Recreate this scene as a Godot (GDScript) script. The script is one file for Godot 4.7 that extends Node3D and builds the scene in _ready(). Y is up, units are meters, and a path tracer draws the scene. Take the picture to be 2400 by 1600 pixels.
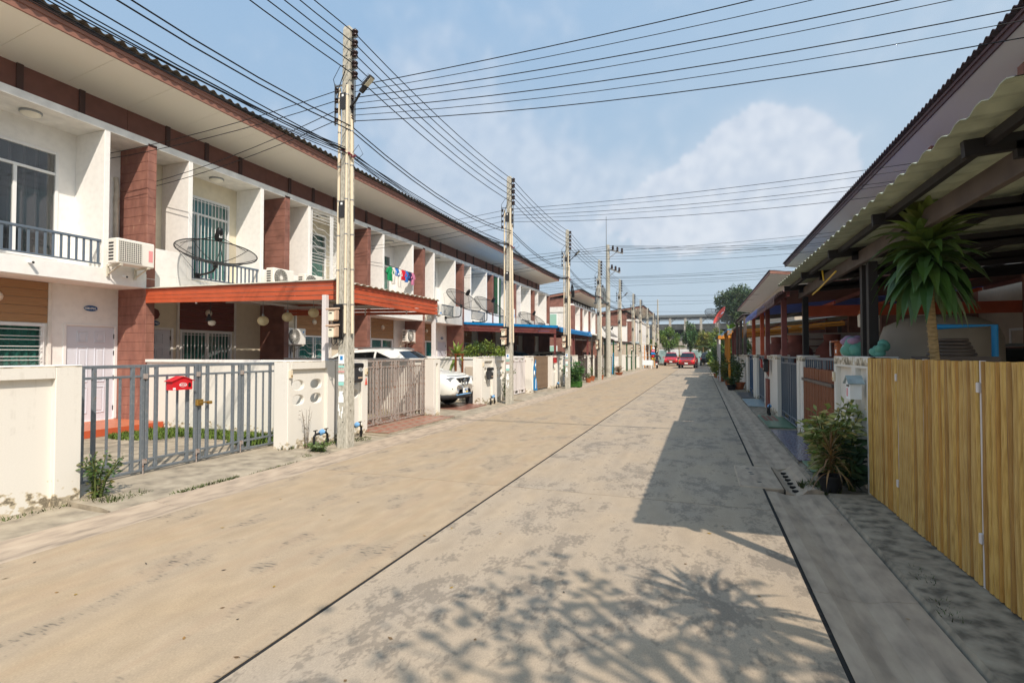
extends Node3D
# Street of two-storey townhouses: x to the right, -z up the street, y up, metres.
const U := 4.06
const FX := -11.5
const BX := -12.4
var M := {}
var used := {}
var rng := RandomNumberGenerator.new()

class MB:
	var V := PackedVector3Array()
	var N := PackedVector3Array()
	var T := PackedVector2Array()
	var K := PackedColorArray()
	var tint := Color(1, 1, 1)
	var use_col := false
	func push(a: Vector3, b: Vector3, c: Vector3, na: Vector3, nb: Vector3, nc: Vector3, ta := Vector2.ZERO, tb := Vector2.ZERO, tc := Vector2.ZERO):
		if (b - a).cross(c - a).dot(na + nb + nc) > 0.0:
			V.append(a); V.append(c); V.append(b); N.append(na); N.append(nc); N.append(nb); T.append(ta); T.append(tc); T.append(tb)
		else:
			V.append(a); V.append(b); V.append(c); N.append(na); N.append(nb); N.append(nc); T.append(ta); T.append(tb); T.append(tc)
		if use_col:
			K.append(tint); K.append(tint); K.append(tint)
	func quad(a: Vector3, b: Vector3, c: Vector3, d: Vector3, away = null, uv := Rect2(0, 0, 1, 1)):
		var n := (b - a).cross(c - a)
		if n.length_squared() < 1e-14:
			n = (c - a).cross(d - a)
		n = n.normalized()
		if away != null and n.dot((a + b + c + d) * 0.25 - away) < 0.0:
			n = -n
		var u0 := uv.position
		var u1 := Vector2(uv.end.x, uv.position.y)
		var u2 := uv.end
		var u3 := Vector2(uv.position.x, uv.end.y)
		push(a, b, c, n, n, n, u0, u1, u2)
		push(a, c, d, n, n, n, u0, u2, u3)
	func box(c: Vector3, s: Vector3, bs := Basis.IDENTITY, bev := 0.0):
		var h := s * 0.5
		if bev <= 0.0:
			var p := []
			for i in 8:
				p.append(c + bs * Vector3(h.x if i & 1 else -h.x, h.y if i & 2 else -h.y, h.z if i & 4 else -h.z))
			for f in [[0, 1, 3, 2], [4, 5, 7, 6], [0, 1, 5, 4], [2, 3, 7, 6], [0, 2, 6, 4], [1, 3, 7, 5]]:
				quad(p[f[0]], p[f[1]], p[f[2]], p[f[3]], c)
			return
		bev = minf(bev, minf(h.x, minf(h.y, h.z)) * 0.9)
		var q := {}
		for sx in [-1, 1]:
			for sy in [-1, 1]:
				for sz in [-1, 1]:
					for ax in 3:
						var v := Vector3(sx * h.x, sy * h.y, sz * h.z)
						for k in 3:
							if k != ax:
								v[k] -= signf(v[k]) * bev
						q[[sx, sy, sz, ax]] = c + bs * v
		for ax in 3:
			for s0 in [-1, 1]:
				var k := []
				for o in [[-1, -1], [1, -1], [1, 1], [-1, 1]]:
					var t := [o[0], o[1]]
					t.insert(ax, s0)
					t.append(ax)
					k.append(q[t])
				quad(k[0], k[1], k[2], k[3], c)
		for ax in 3:
			var b1 := (ax + 1) % 3
			var b2 := (ax + 2) % 3
			for s1 in [-1, 1]:
				for s2 in [-1, 1]:
					var k := []
					for e in [[-1, b1], [1, b1], [1, b2], [-1, b2]]:
						var t := [0, 0, 0, e[1]]
						t[ax] = e[0]
						t[b1] = s1
						t[b2] = s2
						k.append(q[t])
					quad(k[0], k[1], k[2], k[3], c)
		for sx in [-1, 1]:
			for sy in [-1, 1]:
				for sz in [-1, 1]:
					var a: Vector3 = q[[sx, sy, sz, 0]]
					var b: Vector3 = q[[sx, sy, sz, 1]]
					var d: Vector3 = q[[sx, sy, sz, 2]]
					var n := ((a + b + d) / 3.0 - c).normalized()
					push(a, b, d, n, n, n)
	func b2(x0: float, x1: float, y0: float, y1: float, z0: float, z1: float, bev := 0.0):
		box(Vector3((x0 + x1) / 2, (y0 + y1) / 2, (z0 + z1) / 2), Vector3(absf(x1 - x0), absf(y1 - y0), absf(z1 - z0)), Basis.IDENTITY, bev)
	func bar(a: Vector3, b: Vector3, w: float, h: float, up := Vector3.UP, bev := 0.0):
		var f := (b - a)
		var l := f.length()
		f /= l
		if absf(f.dot(up)) > 0.99:
			up = Vector3.RIGHT
		var r := f.cross(up).normalized()
		var u := r.cross(f)
		box((a + b) / 2, Vector3(w, h, l), Basis(r, u, -f), bev)
	func tube(p: PackedVector3Array, r, n := 6, cap := true, flat := 1.0):
		var last := []
		var lastn := []
		var up := Vector3.UP
		var m := p.size()
		var run := 0.0
		for i in m:
			var d := (p[mini(i + 1, m - 1)] - p[maxi(i - 1, 0)]).normalized()
			if i == 0 and absf(d.dot(up)) > 0.95:
				up = Vector3.RIGHT
			var s := d.cross(up).normalized()
			if s.length_squared() < 0.5:
				s = d.cross(Vector3.FORWARD).normalized()
			up = s.cross(d).normalized()
			var rr: float = r[i] if r is Array else r
			var ring := []
			var rn := []
			for k in n:
				var a := TAU * k / n
				var nn := s * cos(a) + up * sin(a) * flat
				ring.append(p[i] + nn * rr)
				rn.append((s * cos(a) + up * sin(a)).normalized())
			var seg := 0.0 if i == 0 else p[i].distance_to(p[i - 1])
			if i > 0:
				for k in n:
					var j := (k + 1) % n
					push(last[k], last[j], ring[j], lastn[k], lastn[j], rn[j], Vector2(float(k) / n, run), Vector2(float(k + 1) / n, run), Vector2(float(k + 1) / n, run + seg))
					push(last[k], ring[j], ring[k], lastn[k], rn[j], rn[k], Vector2(float(k) / n, run), Vector2(float(k + 1) / n, run + seg), Vector2(float(k) / n, run + seg))
			run += seg
			if cap and (i == 0 or i == m - 1):
				var cn := -d if i == 0 else d
				for k in range(1, n - 1):
					push(ring[0], ring[k], ring[k + 1], cn, cn, cn)
			last = ring
			lastn = rn
	func cyl(a: Vector3, b: Vector3, r0: float, r1: float, n := 12):
		tube(PackedVector3Array([a, b]), [r0, r1], n)
	func lathe(pr: Array, o: Vector3, n := 16, bs := Basis.IDENTITY, smooth := true):
		for i in pr.size() - 1:
			var a: Vector2 = pr[i]
			var b: Vector2 = pr[i + 1]
			var t := (b - a)
			var n2 := Vector2(t.y, -t.x).normalized()
			var na := n2
			var nb := n2
			if smooth:
				if i > 0:
					var t0: Vector2 = a - pr[i - 1]
					var q := Vector2(t0.y, -t0.x).normalized()
					if q.dot(n2) > 0.5:
						na = (q + n2).normalized()
				if i < pr.size() - 2:
					var t1: Vector2 = pr[i + 2] - b
					var q := Vector2(t1.y, -t1.x).normalized()
					if q.dot(n2) > 0.5:
						nb = (q + n2).normalized()
			for k in n:
				var c0 := TAU * k / n
				var c1 := TAU * (k + 1) / n
				var d0 := Vector3(cos(c0), 0, sin(c0))
				var d1 := Vector3(cos(c1), 0, sin(c1))
				var p0 := o + bs * (d0 * a.x + Vector3(0, a.y, 0))
				var p1 := o + bs * (d1 * a.x + Vector3(0, a.y, 0))
				var p2 := o + bs * (d1 * b.x + Vector3(0, b.y, 0))
				var p3 := o + bs * (d0 * b.x + Vector3(0, b.y, 0))
				var m0 := bs * (d0 * na.x + Vector3(0, na.y, 0))
				var m1 := bs * (d1 * na.x + Vector3(0, na.y, 0))
				var m2 := bs * (d1 * nb.x + Vector3(0, nb.y, 0))
				var m3 := bs * (d0 * nb.x + Vector3(0, nb.y, 0))
				if a.x > 1e-5:
					push(p0, p1, p2, m0, m1, m2)
				if b.x > 1e-5:
					push(p0, p2, p3, m0, m2, m3)
	func ball(o: Vector3, r: Vector3, n := 12, m := 7, bs := Basis.IDENTITY):
		var pr := []
		for i in m + 1:
			var a := -PI / 2 + PI * i / m
			pr.append(Vector2(cos(a), sin(a)))
		lathe(pr, o, n, bs * Basis.from_scale(r))
	func prism(pts: PackedVector2Array, d: float, x: Transform3D):
		var tr := Geometry2D.triangulate_polygon(pts)
		for s in [-0.5, 0.5]:
			var n: Vector3 = x.basis * Vector3(0, 0, signf(s))
			for i in range(0, tr.size(), 3):
				var q := []
				for k in 3:
					q.append(x * Vector3(pts[tr[i + k]].x, pts[tr[i + k]].y, s * d))
				push(q[0], q[1], q[2], n, n, n, pts[tr[i]], pts[tr[i + 1]], pts[tr[i + 2]])
		var cw := Geometry2D.is_polygon_clockwise(pts)
		for i in pts.size():
			var a := pts[i]
			var b := pts[(i + 1) % pts.size()]
			var e := (b - a).normalized()
			var n2 := Vector2(e.y, -e.x)
			if cw:
				n2 = -n2
			var n: Vector3 = x.basis * Vector3(n2.x, n2.y, 0)
			var p0 := x * Vector3(a.x, a.y, -d / 2)
			var p1 := x * Vector3(b.x, b.y, -d / 2)
			var p2 := x * Vector3(b.x, b.y, d / 2)
			var p3 := x * Vector3(a.x, a.y, d / 2)
			push(p0, p1, p2, n, n, n)
			push(p0, p2, p3, n, n, n)
	func loft(rings: Array, closed := true, caps := true):
		var R := rings.size()
		var C: int = rings[0].size()
		var nn := []
		for i in R:
			var row := []
			for k in C:
				var k0 := (k - 1 + C) % C if closed else maxi(k - 1, 0)
				var k1 := (k + 1) % C if closed else mini(k + 1, C - 1)
				var du: Vector3 = rings[i][k1] - rings[i][k0]
				var dv: Vector3 = rings[mini(i + 1, R - 1)][k] - rings[maxi(i - 1, 0)][k]
				row.append(du.cross(dv).normalized())
			nn.append(row)
		for i in R - 1:
			for k in (C if closed else C - 1):
				var j := (k + 1) % C
				push(rings[i][k], rings[i][j], rings[i + 1][j], nn[i][k], nn[i][j], nn[i + 1][j], Vector2(float(k) / C, float(i) / R), Vector2(float(k + 1) / C, float(i) / R), Vector2(float(k + 1) / C, float(i + 1) / R))
				push(rings[i][k], rings[i + 1][j], rings[i + 1][k], nn[i][k], nn[i + 1][j], nn[i + 1][k], Vector2(float(k) / C, float(i) / R), Vector2(float(k + 1) / C, float(i + 1) / R), Vector2(float(k) / C, float(i + 1) / R))
		if caps and closed:
			for e in [0, R - 1]:
				var c := Vector3.ZERO
				for v in rings[e]:
					c += v
				c /= C
				var oc := Vector3.ZERO
				for v in rings[1 if e == 0 else R - 2]:
					oc += v
				oc /= C
				var n := (c - oc).normalized()
				for k in C:
					push(c, rings[e][k], rings[e][(k + 1) % C], n, n, n)
	func leaf(p: Vector3, d: Vector3, side: Vector3, l: float, w: float, droop := 0.0):
		# a leaf blade of two halves folded along its rib
		var n := side.cross(d).normalized()
		var m := p + d * l * 0.45 + n * w * 0.12
		var t := p + d * l - Vector3(0, droop * l, 0)
		var a := m + side * w * 0.5 - n * w * 0.15
		var b := m - side * w * 0.5 - n * w * 0.15
		push(p, a, t, n, (n + side * 0.3).normalized(), n)
		push(p, t, b, n, n, (n - side * 0.3).normalized())
	func blade(p: Vector3, d: Vector3, side: Vector3, l: float, w: float, bend: float, seg := 5):
		# a long strap leaf that arches over
		var pts := []
		var c := p
		var dir := d
		for i in seg + 1:
			var t := float(i) / seg
			var ww := w * (0.35 + 0.65 * sin(PI * minf(t * 0.9 + 0.16, 1.0))) * (1.0 - pow(t, 5.0))
			pts.append([c + side * ww * 0.5, c - side * ww * 0.5, c - side.cross(dir).normalized() * ww * 0.14])
			c += dir * l / seg
			dir = (dir + Vector3(0, -bend / seg, 0)).normalized()
		for i in seg:
			for k in 2:
				var a: Vector3 = pts[i][2]
				var b: Vector3 = pts[i][k]
				var e: Vector3 = pts[i + 1][k]
				var f: Vector3 = pts[i + 1][2]
				quad(a, b, e, f)
	func mesh() -> ArrayMesh:
		var am := ArrayMesh.new()
		if V.is_empty():
			return am
		var arr := []
		arr.resize(Mesh.ARRAY_MAX)
		arr[Mesh.ARRAY_VERTEX] = V
		arr[Mesh.ARRAY_NORMAL] = N
		arr[Mesh.ARRAY_TEX_UV] = T
		if use_col:
			arr[Mesh.ARRAY_COLOR] = K
		am.add_surface_from_arrays(Mesh.PRIMITIVE_TRIANGLES, arr)
		return am

func C8(r: int, g: int, b: int) -> Color:
	return Color8(r, g, b)
func numbered(n: String) -> String:
	used[n] = used.get(n, -1) + 1
	return n if used[n] == 0 else "%s_%03d" % [n, used[n]]
func thing(n: String, label: String, cat: String, at := Vector3.ZERO, group := "", turn := 0.0) -> Node3D:
	var o := Node3D.new()
	o.name = numbered(n)
	add_child(o, true)
	o.position = at
	o.rotation.y = turn
	o.set_meta("label", label)
	o.set_meta("category", cat)
	if group:
		o.set_meta("group", group)
	return o
func inst(parent: Node, n: String, me: Mesh, m: Material, at := Vector3.ZERO, bs := Basis.IDENTITY) -> MeshInstance3D:
	var o := MeshInstance3D.new()
	o.name = n
	o.mesh = me
	o.material_override = m
	parent.add_child(o, true)
	o.transform = Transform3D(bs, at)
	return o
# a part whose shape is laid out in the thing's own frame
func part(parent: Node, n: String, b: MB, m: Material) -> MeshInstance3D:
	return inst(parent, n, b.mesh(), m)
# a part whose shape is laid out in street coordinates
func wpart(parent: Node3D, n: String, b: MB, m: Material) -> MeshInstance3D:
	return inst(parent, n, b.mesh(), m, -parent.position if parent.get_parent() == self else Vector3.ZERO)
func solo(n: String, label: String, cat: String, b: MB, m: Material, group := "") -> MeshInstance3D:
	var o := inst(self, numbered(n), b.mesh(), m)
	o.set_meta("label", label)
	o.set_meta("category", cat)
	if group:
		o.set_meta("group", group)
	return o
func structure(n: String, b: MB, m: Material) -> MeshInstance3D:
	var o := inst(self, numbered(n), b.mesh(), m)
	o.set_meta("kind", "structure")
	return o
func stuff(n: String, label: String, cat: String, b: MB, m: Material) -> MeshInstance3D:
	var o := solo(n, label, cat, b, m)
	o.set_meta("kind", "stuff")
	return o
func bx(x0: float, x1: float, y0: float, y1: float, z0: float, z1: float, bev := 0.0) -> MB:
	var b := MB.new()
	b.b2(x0, x1, y0, y1, z0, z1, bev)
	return b
func pts(a: Array) -> PackedVector3Array:
	return PackedVector3Array(a)
func text(parent: Node, n: String, s: String, h: float, m: Material, at: Vector3, bs: Basis, serif := false, flip := false) -> MeshInstance3D:
	var t := TextMesh.new()
	t.text = s
	var f := SystemFont.new()
	f.font_names = PackedStringArray(["Droid Serif" if serif else "Droid Sans"])
	f.font_weight = 700
	t.font = f
	t.font_size = 32
	t.pixel_size = h / 24.0
	t.depth = 0.002
	t.curve_step = 4.0
	return inst(parent, n, t, m, at, bs)

# ---- textures: grey noise shared by many materials, computed here ----
var TX := {}
func noise_img(w: int, h: int, fr: float, oct := 4, sd := 1, kind := FastNoiseLite.TYPE_SIMPLEX_SMOOTH) -> PackedByteArray:
	var f := FastNoiseLite.new()
	f.noise_type = kind
	f.seed = sd
	f.frequency = fr
	f.fractal_octaves = oct
	var im := f.get_seamless_image(w, h, false, false, 0.15, true)
	im.convert(Image.FORMAT_L8)
	return im.get_data()
func ramp(data: PackedByteArray, w: int, h: int, stops: Array) -> ImageTexture:
	var g := Gradient.new()
	var o := PackedFloat32Array()
	var c := PackedColorArray()
	for s in stops:
		o.append(s[0])
		c.append(s[1])
	g.offsets = o
	g.colors = c
	var lr := PackedByteArray()
	for i in 256:
		var k := g.sample(i / 255.0)
		lr.append(k.r8)
		lr.append(k.g8)
		lr.append(k.b8)
	var out := PackedByteArray()
	out.resize(w * h * 3)
	for i in w * h:
		var q := data[i] * 3
		out[i * 3] = lr[q]
		out[i * 3 + 1] = lr[q + 1]
		out[i * 3 + 2] = lr[q + 2]
	var im := Image.create_from_data(w, h, false, Image.FORMAT_RGB8, out)
	im.generate_mipmaps()
	return ImageTexture.create_from_image(im)
func grey(k: String, w: int, fr: float, oct: int, sd: int, stops: Array):
	var st := []
	for s in stops:
		st.append([s[0], Color(s[1], s[1], s[1])])
	TX[k] = ramp(noise_img(w, w, fr, oct, sd), w, w, st)
func nmap(k: String, w: int, fr: float, oct: int, sd: int, depth: float):
	var im := Image.create_from_data(w, w, false, Image.FORMAT_L8, noise_img(w, w, fr, oct, sd))
	im.convert(Image.FORMAT_RGBA8)
	im.bump_map_to_normal_map(depth)
	TX[k] = ImageTexture.create_from_image(im)
func mat(k: String, c: Color, rough := 0.7, o := {}) -> StandardMaterial3D:
	var m := StandardMaterial3D.new()
	m.resource_name = k
	m.albedo_color = c
	m.roughness = rough
	m.metallic = o.get("metal", 0.0)
	m.metallic_specular = o.get("spec", 0.4)
	if o.has("tex"):
		m.albedo_texture = TX[o.tex]
		if not o.get("uv", false):
			m.uv1_triplanar = true
			m.uv1_world_triplanar = o.get("world", true)
		m.uv1_scale = o.get("sc", Vector3(0.5, 0.5, 0.5))
		m.uv1_offset = o.get("off", Vector3.ZERO)
	if o.has("nor"):
		m.normal_enabled = true
		m.normal_texture = TX[o.nor]
		m.normal_scale = o.get("ns", 0.5)
		if not o.has("tex"):
			m.uv1_triplanar = true
			m.uv1_world_triplanar = true
			m.uv1_scale = o.get("sc", Vector3(0.5, 0.5, 0.5))
	if o.has("alpha"):
		m.transparency = BaseMaterial3D.TRANSPARENCY_ALPHA
		m.albedo_color.a = o.alpha
	if o.has("back"):
		m.backlight_enabled = true
		m.backlight = o.back
	if o.has("coat"):
		m.clearcoat_enabled = true
		m.clearcoat = o.coat
		m.clearcoat_roughness = 0.05
	if o.has("emit"):
		m.emission_enabled = true
		m.emission = o.emit
		m.emission_energy_multiplier = o.get("power", 1.0)
	if o.has("rim"):
		m.rim_enabled = true
		m.rim = o.rim
	m.vertex_color_use_as_albedo = o.get("vc", false)
	m.cull_mode = BaseMaterial3D.CULL_DISABLED
	M[k] = m
	return m

func sky_image() -> ImageTexture:
	var w := 1280
	var h := 640
	var f := FastNoiseLite.new()
	f.seed = 11
	f.frequency = 1.0
	f.fractal_octaves = 5
	var im := Image.create(w, h, false, Image.FORMAT_RGBF)
	# cloud heaps: azimuth from -z, elevation, radii (degrees), strength
	var heaps := [[5.5, 19.5, 5.5, 4.0, 1.25], [9.0, 16.0, 5.0, 4.5, 1.25], [3.0, 15.0, 8.0, 4.0, 1.2], [-4.0, 14.0, 8.0, 3.5, 0.9], [-29.0, 23.0, 7.0, 10.0, 0.95], [-21.0, 19.0, 11.0, 7.0, 1.0], [-10.0, 15.0, 12.0, 5.0, 0.9], [-42.0, 20.0, 6.0, 6.0, 0.75], [-17.0, 33.0, 9.0, 3.0, 0.45], [17.0, 28.0, 9.0, 3.5, 0.35], [60.0, 18.0, 20.0, 7.0, 1.0], [110.0, 22.0, 26.0, 8.0, 0.9], [-100.0, 20.0, 26.0, 8.0, 1.0], [-150.0, 25.0, 22.0, 8.0, 0.9], [165.0, 18.0, 18.0, 7.0, 1.0]]
	for y in h:
		var el := 90.0 - 180.0 * (y + 0.5) / h
		for x in w:
			if el < -6.0:
				im.set_pixel(x, y, Color(0.24, 0.23, 0.21))
				continue
			var az := fposmod(360.0 * (x + 0.5) / w + 180.0, 360.0) - 180.0
			var t := clampf(el / 60.0, 0.0, 1.0)
			var c := Color(0.345, 0.41, 0.46).lerp(Color(0.235, 0.355, 0.51), t)
			var ra := deg_to_rad(az)
			var re := deg_to_rad(el)
			var d := Vector3(sin(ra) * cos(re), sin(re), -cos(ra) * cos(re))
			var n := f.get_noise_3dv(d * 5.0) * 0.55 + f.get_noise_3dv(d * 14.0 + Vector3(7, 0, 0)) * 0.45
			var s := -0.55
			var veil := -0.3
			for j in heaps.size():
				var p: Array = heaps[j]
				var da := fposmod(az - p[0] + 180.0, 360.0) - 180.0
				var q: float = da * da / (p[2] * p[2]) + (el - p[1]) * (el - p[1]) / (p[3] * p[3])
				if q < 6.0:
					if j < 4 or j > 9:
						s += p[4] * exp(-q)
					else:
						veil += p[4] * exp(-q)
			var n2 := f.get_noise_3dv(d * 34.0 + Vector3(0, 9, 0))
			var a := smoothstep(-0.02, 0.05, s + n * 0.42 + n2 * 0.16) * 0.9
			a = maxf(a, smoothstep(-0.35, 0.6, s + n * 0.4 + 0.1) * 0.55)
			a = maxf(a, smoothstep(-0.25, 0.75, veil + n * 0.75 + n2 * 0.1) * 0.62)
			a *= smoothstep(1.0, 13.0, el) * 0.78 + 0.0
			var cc := Color(0.56, 0.57, 0.60).lerp(Color(0.43, 0.46, 0.52), clampf(0.5 - n * 1.0 - n2 * 0.9, 0.0, 1.0))
			c = c.lerp(cc, a)
			var anti := maxf(-(d.x * 0.69 + -d.z * -0.72), 0.0)
			c = c.lerp(Color(0.10, 0.235, 0.43), clampf(pow(anti, 2.0) * t * 0.95, 0.0, 0.75) * (1.0 - a * 0.6))
			var sd := maxf(d.dot(Vector3(0.488, 0.707, 0.512)), 0.0)
			c += Color(0.50, 0.47, 0.42) * (pow(sd, 14.0) * 1.1 + pow(sd, 3.0) * 0.28)
			im.set_pixel(x, y, c)
	return ImageTexture.create_from_image(im)

func road_tex(sd: int, mott: bool) -> ImageTexture:
	# u runs across the lane (3 m), v along it (10 m)
	var w := 896
	var h := 1792
	var coarse := noise_img(w, h, 0.0035, 3, sd)
	var mid := noise_img(w, h, 0.014, 6, sd + 1)
	var fine := noise_img(w, h, 0.3, 2, sd + 2)
	var brk := noise_img(w, h, 0.075, 5, sd + 6)
	var f := FastNoiseLite.new()
	f.seed = sd + 3
	f.frequency = 0.2
	f.fractal_octaves = 2
	var si := f.get_seamless_image(128, h, false, false, 0.15, true)
	si.convert(Image.FORMAT_L8)
	si.resize(w, h, Image.INTERPOLATE_BILINEAR)
	var broom := si.get_data()
	f.seed = sd + 4
	f.frequency = 0.012
	f.fractal_octaves = 4
	var li := f.get_seamless_image(w, 256, false, false, 0.15, true)
	li.convert(Image.FORMAT_L8)
	li.resize(w, h, Image.INTERPOLATE_BILINEAR)
	var along := li.get_data()
	var out := PackedByteArray()
	out.resize(w * h * 3)
	var i := 0
	for y in h:
		for x in w:
			var cz := coarse[i] / 255.0
			var m := mid[i] / 255.0
			var fi := fine[i] / 255.0
			var al := along[i] / 255.0
			var sh := 0.90 + 0.15 * fi + 0.07 * (al - 0.5) + 0.09 * (m - 0.5)
			var r := 208.0 * sh
			var g := (186.0 + 5.0 * (cz - 0.5)) * sh
			var b := (156.0 + 12.0 * (cz - 0.5)) * sh
			var k := 0.0
			if mott:
				r -= 1.0
				g += 3.0
				b += 9.0
				# worn skin: darker aggregate shows through in ragged specks that gather into patches
				var wear := cz * 0.8 + 0.12 * float(x) / w + (m - 0.5) * 1.1
				var e := brk[i] / 255.0 * 0.8 + fi * 0.25 - (1.02 - wear * 0.8)
				if e > 0.0:
					k = minf(e * 2.0, 0.27) * (0.5 + 0.8 * fi)
				k += clampf((wear - 0.5) * 0.35, 0.0, 0.13) * (0.4 + 1.2 * fi)
				if absf(m - 0.47) < 0.0035 and cz > 0.5:
					k = maxf(k, 0.35)
			else:
				k = clampf((broom[i] / 255.0 - 0.60) * 5.0, 0.0, 1.0) * clampf((cz - 0.57) * 6.0, 0.0, 1.0) * clampf((m - 0.42) * 5.0, 0.0, 1.0) * 0.6
				k += clampf((cz - 0.60) * 1.6, 0.0, 0.2) * clampf((m - 0.35) * 2.0, 0.0, 1.0) * (0.5 + fi)
				var br := clampf((al - 0.52) * 1.1, 0.0, 0.22)
				r = lerpf(r, 182.0, br)
				g = lerpf(g, 154.0, br)
				b = lerpf(b, 126.0, br)
			if k > 0.0:
				r = lerpf(r, 96.0, k)
				g = lerpf(g, 90.0, k)
				b = lerpf(b, 82.0, k)
			if fi > 0.88 and m > 0.5:
				r *= 0.78
				g *= 0.78
				b *= 0.78
			out[i * 3] = clampi(int(r), 0, 255)
			out[i * 3 + 1] = clampi(int(g), 0, 255)
			out[i * 3 + 2] = clampi(int(b), 0, 255)
			i += 1
	var im := Image.create_from_data(w, h, false, Image.FORMAT_RGB8, out)
	im.generate_mipmaps()
	return ImageTexture.create_from_image(im)

# plaster with mould and flaked paint along its foot (u 2 m, v 1.5 m, foot at v = 1)
func stain_tex(sd: int) -> ImageTexture:
	var w := 512
	var a := noise_img(w, w, 0.03, 5, sd)
	var b := noise_img(w, w, 0.012, 3, sd + 1)
	var c := noise_img(w, w, 0.2, 2, sd + 2)
	var fd := FastNoiseLite.new()
	fd.seed = sd + 5
	fd.frequency = 0.06
	var di := fd.get_seamless_image(w, 16, false, false, 0.15, true)
	di.convert(Image.FORMAT_L8)
	di.resize(w, w, Image.INTERPOLATE_BILINEAR)
	var drip := di.get_data()
	var out := PackedByteArray()
	out.resize(w * w * 3)
	for i in w * w:
		var y := float(i / w) / w
		var n := a[i] / 255.0
		var m := b[i] / 255.0
		var fi := c[i] / 255.0
		var s := 0.965 + 0.035 * fi
		var col := Vector3(236, 232, 224) * s
		var dr := clampf((drip[i] / 255.0 - 0.58) * 4.0, 0.0, 1.0) * clampf((n - 0.38) * 3.0, 0.0, 1.0)
		if y < 0.45:
			col = col.lerp(Vector3(166, 160, 148), dr * 0.12)
		var e := n * 0.8 + m * 0.5 + (y - 0.985) * 3.2 - 0.42
		if e > 0.0:
			col = col.lerp(Vector3(186, 166, 128), minf(e * 6.0, 0.55))
		if e > 0.14:
			col = col.lerp(Vector3(70, 64, 54), clampf((e - 0.14) * 9.0, 0.0, 0.75) * (0.3 + 0.8 * fi) * clampf((m - 0.35) * 4.0, 0.0, 1.0))
		out[i * 3] = int(clampf(col.x, 0, 255))
		out[i * 3 + 1] = int(clampf(col.y, 0, 255))
		out[i * 3 + 2] = int(clampf(col.z, 0, 255))
	var im := Image.create_from_data(w, w, false, Image.FORMAT_RGB8, out)
	im.generate_mipmaps()
	return ImageTexture.create_from_image(im)

# glazed floor tile with a printed flower in brick red and grey
func tile_tex() -> ImageTexture:
	var w := 128
	var im := Image.create(w, w, false, Image.FORMAT_RGB8)
	for y in w:
		for x in w:
			var p := Vector2(x - 63.5, y - 63.5) / 64.0
			var r := p.length()
			var a := p.angle()
			var c := Color8(178, 110, 90)
			if absf(absf(p.x) - absf(p.y)) < 0.30 and r > 0.35 and (int((p.x + p.y + 4.0) * 14.0) % 2 == 0):
				c = Color8(205, 160, 140)
			if r < 0.74 + 0.14 * cos(a * 8.0):
				c = Color8(150, 132, 112)
				if int(r * 18.0 + 2.0 * sin(a * 8.0)) % 2 == 0:
					c = Color8(190, 178, 158)
			im.set_pixel(x, y, c)
	im.generate_mipmaps()
	return ImageTexture.create_from_image(im)

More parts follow.
